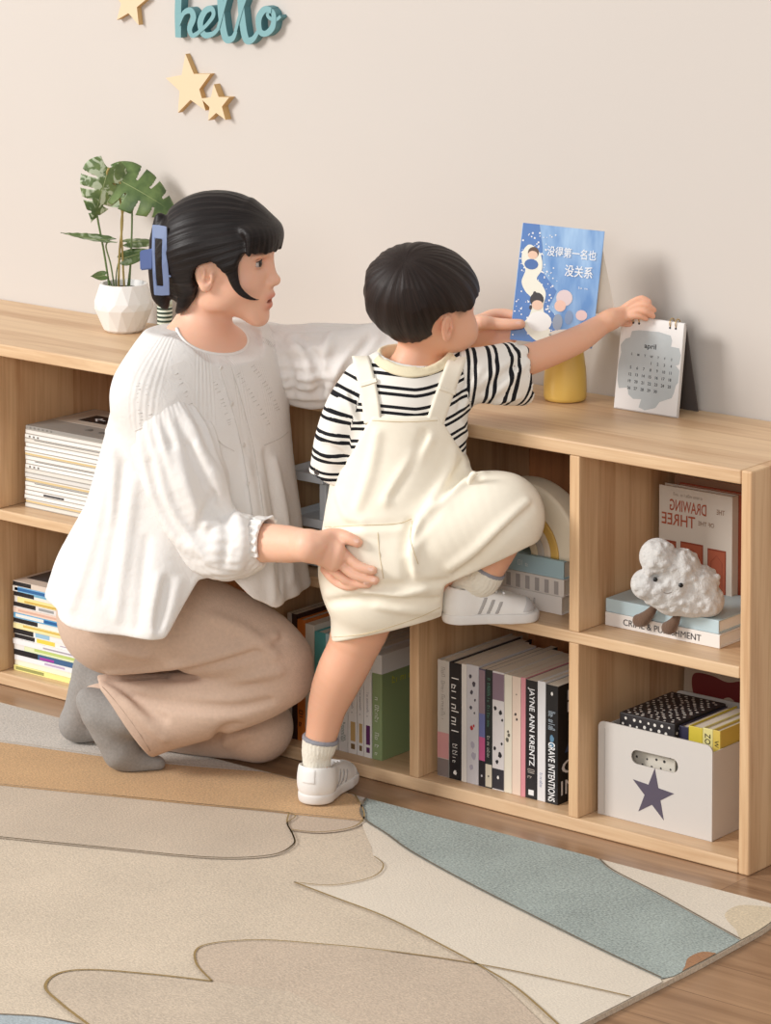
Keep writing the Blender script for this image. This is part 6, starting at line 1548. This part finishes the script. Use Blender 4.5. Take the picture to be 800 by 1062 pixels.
# legs (covered by the trousers), feet
def W_tint(V):
    t = np.ones((len(V), 3)); rel = (V-HW)/HS; ff, ss, uu_ = rel @ wf, rel @ ws, rel @ wu
    lip = np.exp(-((uu_+.0855)/.0065)**2-((ss)/.021)**4)*(ff > .085)+np.exp(-((uu_+.1045)/.007)**2-((ss)/.019)**4)*(ff > .083); w = np.clip(lip*1.2, 0, 1)[:, None]*.85; t = t*(1-w)+w*A3((.78, .44, .43))
    mouth = np.exp(-((uu_+.0945)/.0035)**2-(ss/.016)**4)*(ff > .075); w = np.clip(mouth*1.3, 0, 1)[:, None]; t = t*(1-w)+w*A3((.42, .18, .18))
    brow = np.exp(-((uu_-.001-.06*(np.abs(ss)-.03)*0)/.0035)**2)*(np.abs(ss) > .012)*(np.abs(ss) < .052)*(ff > .05); w = np.clip(brow, 0, 1)[:, None]*.75; t = t*(1-w)+w*A3((.25, .2, .19))
    chk = np.exp(-(((ff-.06)/.03)**2+((uu_+.058)/.022)**2))*(np.abs(ss) > .02); w = chk[:, None]*.35; t = t*(1-w)+w*A3((.98, .80, .77))
    line = np.interp(ff, [-.1, -.03, .0, .03, .07, .1], [-.11, -.09, -.01, -.01, .02, .03]); w = (np.clip((uu_-line)/.01, 0, 1)*(np.linalg.norm(np.stack([ff+.01, np.abs(ss)-.074, uu_+.04], 1), axis=1) > .037)*(uu_ > -.12)*(np.linalg.norm(rel, axis=1) < .125))[:, None]*.85*(ff < .078)[:, None]; t = t*(1-w)+w*A3((.15, .13, .13))
    for P_ in [loc3(371, 562.5, tb_[-1][2]), loc3(387, 591.5, 6.03), loc3(389, 602, 6.03), loc3(540, 336, bb-.011)]:
        w = np.clip(1-np.linalg.norm(V-P_, axis=1)/.014, 0, 1)[:, None]*.55; t = t*(1-w)+w*A3((1.0, .84, .80))
    return t
v.mesh('body', M_SKIN_W, WM, WO, {'tint': W_tint})
WBODY = v
DV = lambda d: Vector(l2w([d])[0]-l2w([[0, 0, 0]])[0])
for q in (-1, 1):
    P_ = l2w([WPT(.0765, q*.032, -.0185)])[0]-WO; D_ = DV(wf*.985+ws*q*.12); X_ = D_.orthogonal().normalized(); Y_ = D_.cross(X_).normalized()
    b = MB(); b2 = bmesh.new(); bmesh.ops.create_uvsphere(b2, u_segments=20, v_segments=14, radius=0.0122)
    for f_ in b2.faces: f_.smooth = True
    b.merge(b2, mat((204, 196, 190), 0.25), Matrix.Translation(P_)); b.lathe([(0.0, 0.0128), (0.004, 0.0127), (0.0075, 0.0105)], mat((34, 22, 16), 0.12), 18, frame3(P_, X_, Y_, D_), cap=False); b.build('eye', WM)  # eye white darkened: its shade is put into the colour
    up_, sd_ = DV(wu), DV(ws*q)
    for z0, rad, c, nm, za_ in ((.0062, .0017, (32, 24, 22), 'eyelashes', .4), (.0085, .0022, (206, 156, 130), 'upper_lid', .45), (-.0075, .002, (214, 166, 140), 'lower_lid', -.4)):
        b = MB(); P = []
        for k in range(9):
            a = math.radians(-62+124*k/8); rr_ = .0132; dz = z0*(math.cos(a)*.55+.45)-.0015*(k/8); P.append(tuple(Vector(P_)+D_*math.cos(a)*math.sqrt(max(rr_**2-dz**2, 1e-8))+sd_*math.sin(a)*rr_*1.06+up_*dz))
        b.tube(P, [rad*(.45+.55*math.sin(PI*(k+.6)/9.2)) for k in range(9)], mat(c, .5), 7); b.build(nm, WM)
# ---- nails of the hands in view
def nail(vol, parent, px, py, ax, wpx, lpx, O):
    q = vol.hit(px, py)
    if not q: return
    ex = A3((math.cos(ax), math.sin(ax))); ey = A3((-ex[1], ex[0])); b = MB(); P = []
    for k in range(14):
        a = 2*PI*k/14; x, y = px+ex[0]*lpx*math.cos(a)+ey[0]*wpx*math.sin(a), py+ex[1]*lpx*math.cos(a)+ey[1]*wpx*math.sin(a); h_ = vol.hit(x, y)
        bq = h_[2] if h_ and abs(h_[2]-q[2]) < .006 else q[2]+.002; P.append(at(x, y, bq-.0006)-O)
    c = b.bm.verts.new(at(px, py, q[2]-.0009)-O); vs = [b.bm.verts.new(p) for p in P]; m = mat((240, 196, 178), .3)
    for k in range(14): f = b.bm.faces.new([c, vs[k], vs[(k+1) % 14]]); f.smooth = True; f.material_index = b.mi(m)
    bmesh.ops.recalc_face_normals(b.bm, faces=b.bm.faces[:]); b.build('fingernail', parent)
for px, py, ax in ((369.5, 560.5, .35), (384.5, 590, .3), (386.5, 600.8, .2), (380, 604.5, 0), (538, 335, 0)): nail(WBODY, WM, px, py, ax, 2.2, 3.2, WO)
# ---- hair
v = Vol(HW-A3((.16, .14, .16)), HW+A3((.13, .14, .13)), 0.0024)
v.ell(HW+wu*.012*HS, A3((.093, .074, .086))*HS, 0, (wf, ws, wu)); v.ell(HW+(wf*.02-wu*.02)*HS, A3((.075, .066, .07))*HS, .03, (wf, ws, wu)); v.ell(HW-wf*.035+wu*.0, (.066, .072, .075), .03, (wf, ws, wu))
CLIPC = HW-wf*.098-wu*.03; CP = CLIPC-HW; CP = CP/np.linalg.norm(CP)
def w_hair(X, Y, Z):
    V = np.stack(np.broadcast_arrays(X-HW[0], Y-HW[1], Z-HW[2]), -1).astype(np.float64); ff, uu_ = V @ wf, V @ wu; p, az = polar(V+HW, CP, HW)
    thick = np.interp(uu_, [-.05, .04, .09], [.016, .014, .0115])+np.interp(ff, [-.1, 0, .05, .08], [.003, .002, .002, .004])+.0009*np.sin(az*15+2*np.sin(az*4))+.0006*np.sin(az*41)
    line = np.interp(ff, [-.12, -.075, -.05, -.036, -.022, -.01, .008, .02, .032, .05, .062, .08, .1], [-.1, -.108, -.1, -.085, -.05, -.016, -.008, -.02, -.034, -.02, .004, .006, .004])*HS+.002*np.sin(az*53)+.0012*np.sin(V @ ws*900)*(ff > .05)
    return np.maximum(v.F-thick, line-uu_)-v.F
v.warp(w_hair)
v.ell(WPT(-.008, .074, -.042), (.024, .03, .032), .006, (wf, ws, wu), 'sub'); v.ell(WPT(-.008, -.074, -.042), (.024, .03, .032), .006, (wf, ws, wu), 'sub')
# swept back volume, nape and the twist held by the clip
limb_l(v, [HW-wf*.05+wu*.035, HW-wf*.08+wu*.0, HW-wf*.083-wu*.05, HW-wf*.07-wu*.088], [.04, .04, .034, .02], .03)
limb_l(v, [loc3(166, 226, 6.36), loc3(166, 250, 6.36), loc3(166, 280, 6.36), loc3(167, 305, 6.36), loc3(172, 318, 6.36)], [.010, .02, .022, .018, .006], .008)
limb_l(v, [loc3(196, 300, 6.31), loc3(190, 315, 6.315), loc3(184, 324, 6.33)], [.016, .012, .004], .012)
def lock(pts, rad, k=.004, el=(1, .5)): limb_l(v, [loc3(*p) for p in pts], rad, k, ell=[el]*len(pts), ref=e_r, sub=8)
fr = lambda d: 6.345-d
lock([(242, 236, fr(.060)), (240, 254, fr(.078)), (240, 272, fr(.084)), (242, 288, fr(.083)), (248, 301, fr(.082)), (258, 308.5, fr(.08)), (268, 311, fr(.073)), (280, 309, fr(.058))], [.0165, .0165, .0135, .0105, .008, .0058, .004, .0015])
# fringe
for k in range(15):
    s_ = -.062+.0095*k
    p0 = HW+wf*(.055-abs(s_)*.12)+ws*s_*.75+wu*.085*math.sqrt(max(.1, 1-(s_/.085)**2)); c = math.sqrt(max(0.05, 1-(s_/.098)**2)); p1 = HW+wf*(.1*c+.004)+ws*s_*1.02+wu*.04; p2 = HW+wf*(.1065*c+.002)+ws*s_*1.08+wu*(.0095-.003*(k % 3))
    limb_l(v, [p0, p1, p2], [.011, .009, .004], .005, sub=6)
v.blur(1)
M_HAIR_W = hair_mat('hair_woman', (26, 20, 19), 0.45)
def strand_w(V): p, az = polar(V, CP, HW); return np.stack([np.cos(az)*34, np.sin(az)*34, p*2.2], 1)
v.mesh('hair', M_HAIR_W, WM, WO, {'strand': strand_w})
# ---- claw clip
def clip():
    M_1, M_2 = mat((134, 152, 192), .35, 'clip_blue'), mat((86, 104, 152), .35, 'clip_deep')
    root = bpy.data.objects.new('hair_clip', None); COL.objects.link(root); root.parent = WM; root['label'] = 'pale blue hair claw clip'
    b = MB(); bC = 6.288
    outer = [(158, 233), (165, 233.5), (173, 235), (173.5, 250), (174, 270), (175.5, 290), (176, 306), (168, 306.5), (160, 306), (158.5, 285), (157.5, 260)]; hole = [(161, 247), (168.5, 248), (168, 260), (168, 275), (169, 288), (169.5, 297), (162.5, 296), (161.5, 280), (160.8, 262)]
    b2 = bmesh.new(); rows = []
    for d in (0, .006): rows.append(([b2.verts.new(at(x, y, bC+d+.00004*(y-270)**2*.15)-WO) for x, y in outer], [b2.verts.new(at(x, y, bC+d+.00004*(y-270)**2*.15)-WO) for x, y in hole]))
    tr_ = tessellate_polygon([[Vector((x, -y, 0)) for x, y in outer], [Vector((x, -y, 0)) for x, y in hole]])
    for lo_, ho in rows:
        al = lo_+ho
        for t in tr_: b2.faces.new([al[i] for i in t])
    for j in (0, 1):
        A_, B_ = rows[0][j], rows[1][j]; n = len(A_)
        for i in range(n): b2.faces.new([A_[i], A_[(i+1) % n], B_[(i+1) % n], B_[i]])
    bmesh.ops.recalc_face_normals(b2, faces=b2.faces[:]); bmesh.ops.bevel(b2, geom=[e for e in b2.edges if len(e.link_faces) == 2 and e.calc_face_angle() > 1.2], offset=.001, segments=2, affect='EDGES'); b.merge(b2, M_1); b.build('clip_frame', root)
    b = MB(); b2 = bmesh.new(); q = [(145, 260), (158.5, 257.5), (158.5, 279), (145.5, 280.5)]
    L_ = [[b2.verts.new(at(x, y, bC+d+(.012 if x < 150 else .002))-WO) for x, y in q] for d in (0, .016)]
    b2.faces.new(L_[0]); b2.faces.new(list(reversed(L_[1])))
    for i in range(4): b2.faces.new([L_[0][i], L_[0][(i+1) % 4], L_[1][(i+1) % 4], L_[1][i]])
    bmesh.ops.recalc_face_normals(b2, faces=b2.faces[:]); bmesh.ops.bevel(b2, geom=b2.edges[:], offset=.002, segments=2, affect='EDGES'); b.merge(b2, M_2); b.build('clip_handle', root)
    b = MB()
    for y in (250, 262, 274, 286): b.tube([tuple(at(174, y, bC+.004)-WO), tuple(at(181, y+1, bC+.01)-WO), tuple(at(186, y+2, bC+.03)-WO)], [.0022, .002, .0008], M_1, 8)
    b.build('clip_teeth', root)
clip()
# ---- trousers
M_TRO = weave_mat('taupe_jersey', (204, 178, 159), 0.95, 420, 0.4, 0.11, 160)
fx, fy = 150, 797
bN = fb(145, 798, RZ)                                  # near foot stands here
bF = fb(80, 769, RZ)                                    # far toes
bK = min(fb(268, 788, RZ), 6.46)                        # far knee on the rug
v = Vol((loc3(48, 640, 6.3)[0], 6.02, 0.0), (loc3(340, 640, 6.3)[0], 6.72, loc3(200, 540, 6.35)[2]), 0.0032)
v.ell(loc3(128, 628, 6.40), (.118, .165, .105), .03); v.ell(loc3(120, 640, 6.33), (.1, .1, .1), .04)
v.limb([(130, 628, 6.35), (205, 648, 6.305), (262, 668, 6.285), (290, 686, 6.28)], [.106, .09, .074, .062], .03)
v.limb([(293, 700, 6.282), (262, 716, 6.29), (215, 730, 6.315), (170, 738, 6.34), (133, 745, bN-.02), (105, 751, bN-.01)], [.058, .06, .063, .072, .085, .094], .007, ell=[(1, 1), (1, 1), (1, .95), (1, .8), (1, .66), (1, .6)], ref=e_u)
v.plane((131.5, 745, bN), (-.82, -.08, -.57), .003, v.lo, A3((loc3(185, 0, 6.3)[0], 6.48, loc3(0, 690, 6.3)[2])))
v.limb([(140, 625, 6.47), (205, 690, 6.455), (262, 746, bK-.005), (270, 754, bK-.01)], [.1, .085, .066, .057], .02)
v.limb([(268, 757, bK-.012), (200, 752, 6.49), (140, 742, 6.53), (112, 732, bF-.04)], [.056, .058, .055, .055], .02)
v.limb([(130, 745, bN-.02), (100, 752, bN-.005)], [.066, .084], .003, 'sub', sub=1, ell=[(1, .6), (1, .55)], ref=e_u)
for ln in ([(118, 702), (160, 700), (205, 692), (250, 680), (292, 664)], [(110, 708), (130, 716), (150, 735), (170, 745)], [(225, 767), (232, 758), (245, 752)], [(128, 722), (180, 730), (240, 735), (280, 727)]):
    v.line(ln, .0075, .016, 'sub')
for ln in ([(115, 697), (160, 693), (205, 685), (250, 672), (285, 660)], [(150, 712), (200, 712), (250, 704), (290, 696)], [(108, 712), (130, 728), (155, 752), (172, 766)], [(220, 640), (255, 655), (285, 680)], [(235, 772), (245, 764), (262, 760)], [(95, 655), (120, 672), (150, 680)]):
    v.line(ln, .006, .018)
v.warp(lambda X, Y, Z: np.maximum(v.F, RZ+.0015-Z)-v.F)
v.blur(1)
tro = v.mesh('trousers', M_TRO, WM, WO, relax=1); TRO = v
stitched('hem_seam', tro, v, [(106, 712), (122, 730), (140, 754), (156, 779)], mat((176, 152, 134), .9), .0006, WO)
# ---- socks
M_SK = weave_mat('grey_sock', (150, 146, 142), 0.97, 600, 0.5, 0.2, 210)
def wsock(parts, nm='sock'):
    al = [A3(loc3(*q)) for p in parts for q in p[0]]; v = Vol(A3(al).min(0)-.07, A3(al).max(0)+.07, 0.0026)
    for p, r, el in parts: v.limb(p, r, .014, ell=[el]*len(p) if el else None, ref=e_u)
    v.warp(lambda X, Y, Z: np.maximum(v.F, RZ+.001-Z)-v.F); v.blur(1); return v.mesh(nm, M_SK, WM, WO, relax=1)
wsock([([(160, 742, bN-.018), (130, 741, bN-.015), (108, 738, bN-.008)], [.042, .042, .036], None), ([(92, 726, bN-.002), (104, 738, bN-.004), (115, 758, bN-.004), (126, 778, bN-.002)], [.024, .036, .036, .033], None), ([(126, 780, bN-.002), (138, 788, bN), (156, 791, bN+.002), (164, 792, bN+.002)], [.031, .026, .018, .014], None)])
wsock([([(118, 728, bF-.05), (104, 705, bF-.02), (94, 692, bF-.005)], [.034, .034, .03], None), ([(93, 690, bF-.004), (90, 712, bF-.004), (85, 735, bF-.004), (80, 752, bF-.006)], [.028, .034, .034, .03], None), ([(78, 750, bF-.006), (90, 756, bF-.012), (102, 757, bF-.02)], [.03, .024, .018], None)])
# ---- blouse
def blouse_mat():
    m, nt, b = newmat('blouse_cotton'); N = nt.nodes.new; L = nt.links.new
    b.inputs['Base Color'].default_value = (*lin((232, 228, 224)), 1); b.inputs['Roughness'].default_value = .9; b.inputs['Specular IOR Level'].default_value = .2
    b.inputs['Subsurface Weight'].default_value = .15; b.inputs['Subsurface Radius'].default_value = (.01, .009, .008); b.inputs['Subsurface Scale'].default_value = .5
    tc = N('ShaderNodeTexCoord'); n = N('ShaderNodeTexNoise'); n.inputs['Scale'].default_value = 60; n.inputs['Detail'].default_value = 5; n.inputs['Distortion'].default_value = .6; L(tc.outputs['Object'], n.inputs['Vector'])
    a = N('ShaderNodeAttribute'); a.attribute_name = 'tuck'; s = N('ShaderNodeMath'); s.operation = 'SINE'; L(a.outputs['Fac'], s.inputs[0])
    a2 = N('ShaderNodeAttribute'); a2.attribute_name = 'tuckamt'; ml = N('ShaderNodeMath'); ml.operation = 'MULTIPLY'; L(s.outputs[0], ml.inputs[0]); L(a2.outputs['Fac'], ml.inputs[1])
    ad = N('ShaderNodeMath'); ad.operation = 'ADD'; L(ml.outputs[0], ad.inputs[0]); L(n.outputs['Fac'], ad.inputs[1])
    bp = N('ShaderNodeBump'); bp.inputs['Strength'].default_value = .5; bp.inputs['Distance'].default_value = .0028; L(ad.outputs[0], bp.inputs['Height']); L(bp.outputs[0], b.inputs['Normal'])
    return m
M_BL = blouse_mat()
v = Vol((loc3(34, 600, 6.3)[0], 5.98, loc3(150, 672, 6.3)[2]), (loc3(336, 600, 6.4)[0], 6.62, loc3(215, 322, 6.36)[2]), 0.0034)
TOR = [loc3(210, 342, 6.358), loc3(209, 360, 6.357), loc3(209, 385, 6.355), loc3(208, 430, 6.352), loc3(203, 500, 6.348), loc3(198, 560, 6.345), loc3(186, 622, 6.335), loc3(180, 672, 6.33)]
LAT, FRO = A3([.075, .135, .174, .198, .215, .23, .25, .262]), A3([.075, .09, .112, .136, .163, .187, .228, .245])
def torso(v, off, op='add', k=0.0, sl=slice(None), rip=None):
    limb_l(v, TOR[sl], [1.0]*len(TOR[sl]), k, ell=[(a+off, b_+off) for a, b_ in zip(LAT[sl], FRO[sl])], ref=gl, op=op, ripple=rip, cut0=sl == slice(None))
def limb_unit(v, pts, el, k, op, rip): pass
def rip_t(u, th): return .006*np.clip(u-3.2, 0, 4)*.5*np.sin(th*9+1.2*np.sin(th*2)+u*.6)+.003*np.clip(u-3.2, 0, 4)*.5*np.sin(th*17+u*1.1)
torso(v, 0.0, rip=None)
for S_E in (-1, 1):
    sh = NS if S_E < 0 else FS
    limb_l(v, [W3(CW, S_E*.05)-e_u*.012, W3(CW, S_E*.11)-e_u*.012, sh-e_u*.012] + ([loc3(163, 425, 6.215)] if S_E < 0 else [loc3(284, 372, 6.47)]), [.062, .058, .053, .052] if S_E < 0 else [.066, .066, .064, .066], .05)
def wave(X, Y, Z):
    """hanging folds that open towards the hem"""
    c = TOR[5]; V = np.stack(np.broadcast_arrays(X-c[0], Y-c[1], Z-c[2]), -1).astype(np.float64); th = np.arctan2(V @ gf, V @ gl)
    t = np.clip((TOR[3][2]-.03-(V[..., 2]+c[2]))/.38, 0, 1); return -(t**1.2)*(.009*np.sin(th*8+1.3*np.sin(th*2)+V[..., 2]*3)+.004*np.sin(th*17+V[..., 2]*5))
v.warp(wave)
zin = TOR[5][2]-.005
def hollow(X, Y, Z): return np.maximum(v.F, np.minimum(-(v.F+.0075), zin-Z+0*v.F)) - v.F if False else np.where(Z < zin, np.maximum(v.F, -(v.F+.018)), v.F)-v.F
v.warp(hollow)
# neck opening
v.ell(loc3(212, 344, 6.352), (.06, .061, .056), .006, None, 'sub')
limb_l(v, [loc3(214, 338, 6.35), loc3(229, 366, 6.312)], [.05, .014], .006, op='sub')
Q1, Q2, Q3 = loc3(171, 334, 6.31), loc3(228.5, 373, 6.262), loc3(259, 339, 6.42)
NN = np.cross(Q2-Q1, Q3-Q1); NN = NN/np.linalg.norm(NN)*np.sign(NN[2]); NC = loc3(214, 348, 6.34)
def neckcut(X, Y, Z):
    d = (X-Q1[0])*NN[0]+(Y-Q1[1])*NN[1]+(Z-Q1[2])*NN[2]; rr_ = np.sqrt((X-NC[0])**2+(Y-NC[1])**2)-.105
    return np.maximum(v.F, -np.maximum(-d, rr_))-v.F
v.warp(neckcut)
# hem, higher in front of the thigh
HEM = [(34, 616, 6.3), (52, 623, 6.28), (75, 644, 6.2), (120, 656, 6.13), (165, 661, 6.1), (172, 659, 6.1), (190, 630, 6.1), (205, 606, 6.1), (235, 600, 6.12), (262, 622, 6.15), (285, 631, 6.2), (318, 617, 6.3), (336, 612, 6.3)]
hx = A3([loc3(*q)[0] for q in HEM]); hz = A3([loc3(*q)[2] for q in HEM])
def hem(X, Y, Z): z = np.interp(X, hx, hz); return np.maximum(v.F, (z-Z)*.8)-v.F
v.warp(hem)
for ln in ([(118, 470), (108, 520), (92, 580), (75, 630)], [(140, 500), (132, 560), (122, 640)], [(165, 600), (160, 630), (158, 655)], [(110, 440), (120, 480), (118, 540)], [(285, 480), (296, 540), (302, 600)], [(268, 500), (276, 560), (283, 620)], [(185, 605), (178, 632), (170, 655)], [(255, 480), (262, 520), (266, 560)]):
    v.line(ln, .006, .018)
for ln in ([(128, 480), (120, 540), (106, 620)], [(152, 560), (146, 610), (142, 650)], [(276, 470), (287, 540), (292, 610)], [(100, 500), (86, 560), (66, 620)], [(173, 602), (168, 630), (164, 650)]):
    v.line(ln, .005, .015, 'sub')
# placket
v.line([(226, 372), (234, 400), (243, 430), (251, 465), (257, 500), (262, 540), (266, 600)], .0032, .004); v.line([(237, 369), (245, 398), (254, 430), (262, 465), (268, 500), (273, 540)], .002, .004, 'sub')
v.blur(1)
def tuck(V):
    c = TOR[3]; d = V-c; th = np.arctan2(d @ gf, d @ gl); return th*125
def tuckamt(V):
    z = V[:, 2]; t = np.clip((z-TOR[3][2]-.0)/.02, 0, 1); d = V-TOR[3]; th = np.arctan2(d @ gf, d @ gl); return t*.2*np.clip(np.sin(th*11+.5)*3, 0, 1)
bl = v.mesh('blouse', M_BL, WM, WO, {'tuck': tuck, 'tuckamt': tuckamt}, relax=1); BLO = v
# neckband
NX = np.cross(NN, e_f); NX /= np.linalg.norm(NX); NY = np.cross(NN, NX); P = []
N0 = NC-NN*((NC-Q1) @ NN)
for k in range(48):
    a = 2*PI*k/48; dr_ = NX*math.cos(a)+NY*math.sin(a); rr_ = np.arange(.015, .11, .0012); L_ = N0+rr_[:, None]*dr_; vals = WBODY.val(L_); j = np.argmax(vals > 0); P.append(rr_[j] if vals[j] > 0 else .08)
P = np.array(P)
for _ in range(3): P = .5*P+.25*(np.roll(P, 1)+np.roll(P, -1))
RG = np.array([N0+(NX*math.cos(2*PI*k/48)+NY*math.sin(2*PI*k/48))*(P[k]+.0005)-NN*.001 for k in range(48)])
on = [bool(q) for q in (v.val(RG) < .005)]; runs, cur = [], []
for k in range(96):
    if on[k % 48]: cur.append(k % 48)
    else: runs.append(cur); cur = []
    if len(cur) == 48: break
runs.append(cur); run = max(runs, key=len)[:48]
b = MB(); b.tube([tuple(p) for p in (l2w(RG[run])-WO)], .0034, mat((240, 236, 232), .9), 8, len(run) == 48); b.build('neckband', bl)
for px, py in ((229.5, 382), (240.5, 419), (252.5, 462), (257.5, 502)):
    q = v.hit(px, py)
    if q: b = MB(); b.lathe([(0, .0016), (.003, .0019), (.0046, .0012), (.0046, 0)], mat((222, 216, 210), .35), 16, frame3(at(px, py, q[2]+.0002)-WO, *[DV(x) for x in (gl, e_u, gf)])); b.build('button', bl)
for pth in ([(227, 380), (234, 402), (243, 432), (251, 465), (257, 500), (262, 535)], [(238, 376), (246, 400), (255, 432), (263, 465), (269, 500), (274, 535)], [(140, 447), (164, 438), (190, 437)], [(243, 468), (232, 462), (226, 456)], [(274, 462), (290, 455), (299, 448)]):
    stitched('seam', bl, v, pth, mat((212, 206, 200), .9), .0008, WO)
# insertion lace: little ladders down the yoke
for pth in ([(143, 398), (145, 425), (147, 446)], [(152, 396), (156, 430), (158, 450)], [(183, 388), (196, 415), (203, 440)], [(222, 394), (231, 418), (239, 440)], [(247, 388), (262, 412), (278, 440)], [(262, 380), (276, 400), (288, 425)], [(272, 352), (282, 358), (290, 366)]):
    b = MB(); C_ = catmull(pth, 7)
    for i, p in enumerate(C_):
        t = A3(C_[min(i+1, len(C_)-1)])-A3(C_[max(i-1, 0)]); t /= np.hypot(*t)+1e-9; n = A3((-t[1], t[0])); e_ = []
        for s_ in (-1, 1):
            h_ = v.hit(p[0]+n[0]*s_*2.2, p[1]+n[1]*s_*2.2)
            if h_: e_.append(tuple(at(h_[0], h_[1], h_[2]-.0003)-WO))
        if len(e_) == 2: b.tube(e_, .0008, mat((206, 200, 194), .9), 4)
    if len(b.bm.verts): b.build('lace_insert', bl)
    else: b.bm.free()
# ---- sleeves
def sleeve(pts, rad, el, cuff_at, ref, rip, lines, ops=()):
    P = A3([loc3(*p) for p in pts]); v = Vol(P.min(0)-.11, P.max(0)+.11, .003)
    v.limb(pts, rad, 0, ell=el, ref=ref, ripple=rip, cut1=True, sub=6)
    for ln in lines[0]: v.line(ln, .0072, .015)
    for ln in lines[1]: v.line(ln, .007, .012, 'sub')
    v.blur(1)
    a0 = P
    return v, v.mesh('sleeve', M_BL, bl, WO, {'tuck': lambda V: np.arctan2(V[:, 1]-a0[0][1], V[:, 0]-a0[0][0])*60, 'tuckamt': lambda V: np.clip(1-np.linalg.norm(V-a0[0], axis=1)/.12, 0, 1)*.5}, relax=1)
gath = lambda u, th: .0042*np.sin(th*15+np.sin(th*3))*np.exp(-((u-2.1)/.7)**2)+.0045*np.sin(th*6+u*1.4)*np.clip((u-1)/2, 0, 1)*np.clip((5-u), 0, 1)+.002*np.sin(th*22)*np.clip(u-4.2, 0, 1)
sv, so = sleeve([(158, 404, 6.228), (170, 432, 6.21), (181, 460, 6.195), (194, 500, 6.175), (211, 548, 6.155), (238, 567, 6.135), (258, 562, 6.122), (268, 560, 6.116)], [.05, .064, .075, .077,   .066, .066, .054, .04], [(1, .85)]*8, None, e_r, gath,
    ([[(165, 470), (172, 510), (190, 550), (215, 580)], [(205, 462), (222, 490), (228, 512)], [(182, 470), (196, 510), (212, 545)], [(245, 532), (252, 560), (248, 590)]], [[(155, 480), (168, 525), (192, 562)], [(196, 462), (212, 500), (222, 525)], [(226, 528), (236, 550), (232, 585)], [(222, 513), (214, 530), (205, 548)]]))
v = Vol(loc3(255, 590, 6.0)-A3((0, 0, 0)), loc3(292, 525, 6.2)+A3((0, .05, .0)), .0022)
v.limb([(265.5, 560, 6.1175), (272, 560.5, 6.1125)], [.0415, .041], 0, cut0=True, cut1=True, sub=1, ripple=lambda u, th: .0012*np.sin(th*30)); v.limb([(272, 560.5, 6.1125), (278, 561, 6.1075)], [.0425, .047], .003, cut1=True, sub=1, ripple=lambda u, th: .0026*np.sin(th*19)); v.limb([(268, 560, 6.1155), (284, 562, 6.103)], [.0372, .0395], .002, 'sub', sub=1)
v.mesh('cuff', M_BL, so, WO, {'tuck': lambda V: V[:, 0]*0, 'tuckamt': lambda V: V[:, 0]*0})
sv2, so2 = sleeve([(272, 372, 6.45), (292, 376, 6.44), (322, 379, 6.41), (360, 376, 6.388), (400, 366, 6.375), (430, 360, 6.358), (440, 358, 6.352)], [.066, .072, .076, .072, .062, .05, .038], [(1, .72)]*7, None, e_u, gath,
    ([[(300, 352), (318, 372), (322, 405)], [(372, 358), (356, 378), (340, 410)], [(392, 352), (374, 374), (365, 400)], [(345, 345), (338, 365), (332, 392)]], [[(310, 350), (330, 376), (332, 412)], [(382, 354), (364, 378), (350, 408)], [(298, 370), (302, 390), (304, 412)]]))
# ================================================================== CAMERA, LIGHT
cd = bpy.data.cameras.new('camera'); cam = bpy.data.objects.new('camera', cd); COL.objects.link(cam)
cd.sensor_fit = 'HORIZONTAL'; cd.sensor_width = 36; cd.lens = 36*F_PX/800
cd.shift_x = 0.0; cd.shift_y = -(531-PY0)/800
cam.matrix_world = frame3(CAM, RT, UP, -FW); cd.clip_start = 0.1; cd.clip_end = 60
SC.camera = cam
w = bpy.data.worlds.new('room_light'); SC.world = w; w.use_nodes = True
bg = w.node_tree.nodes['Background']; bg.inputs[0].default_value = (1.0, 0.982, 0.968, 1); bg.inputs[1].default_value = 0.53
def area(name, loc, target, size, sy, power, col):
    l = bpy.data.lights.new(name, 'AREA'); l.shape = 'RECTANGLE'; l.size = size; l.size_y = sy; l.energy = power; l.color = col
    o = bpy.data.objects.new(name, l); COL.objects.link(o); o.location = loc
    o.rotation_euler = (Vector(target)-Vector(loc)).to_track_quat('-Z', 'Y').to_euler(); return o
area('window_daylight', (-5.4, -6.6, 4.6), (-0.9, 0.1, 0.6), 2.7, 2.7, 640, (1.0, 0.982, 0.96))
area('camera_side_fill', (3.6, -7.6, 3.6), (-0.9, 0.1, 0.5), 3.0, 2.2, 150, (1.0, 0.985, 0.97))  # added soft fill from the camera side, no known window there
vs = SC.view_settings; SC.display_settings.display_device = 'sRGB'
vs.view_transform = 'Standard'; vs.look = 'None'; vs.gamma = 1.0; vs.exposure = 0.1; vs.use_curve_mapping = False
SC.cycles.use_denoising = True
SC.cycles.max_bounces = 8; SC.cycles.diffuse_bounces = 4
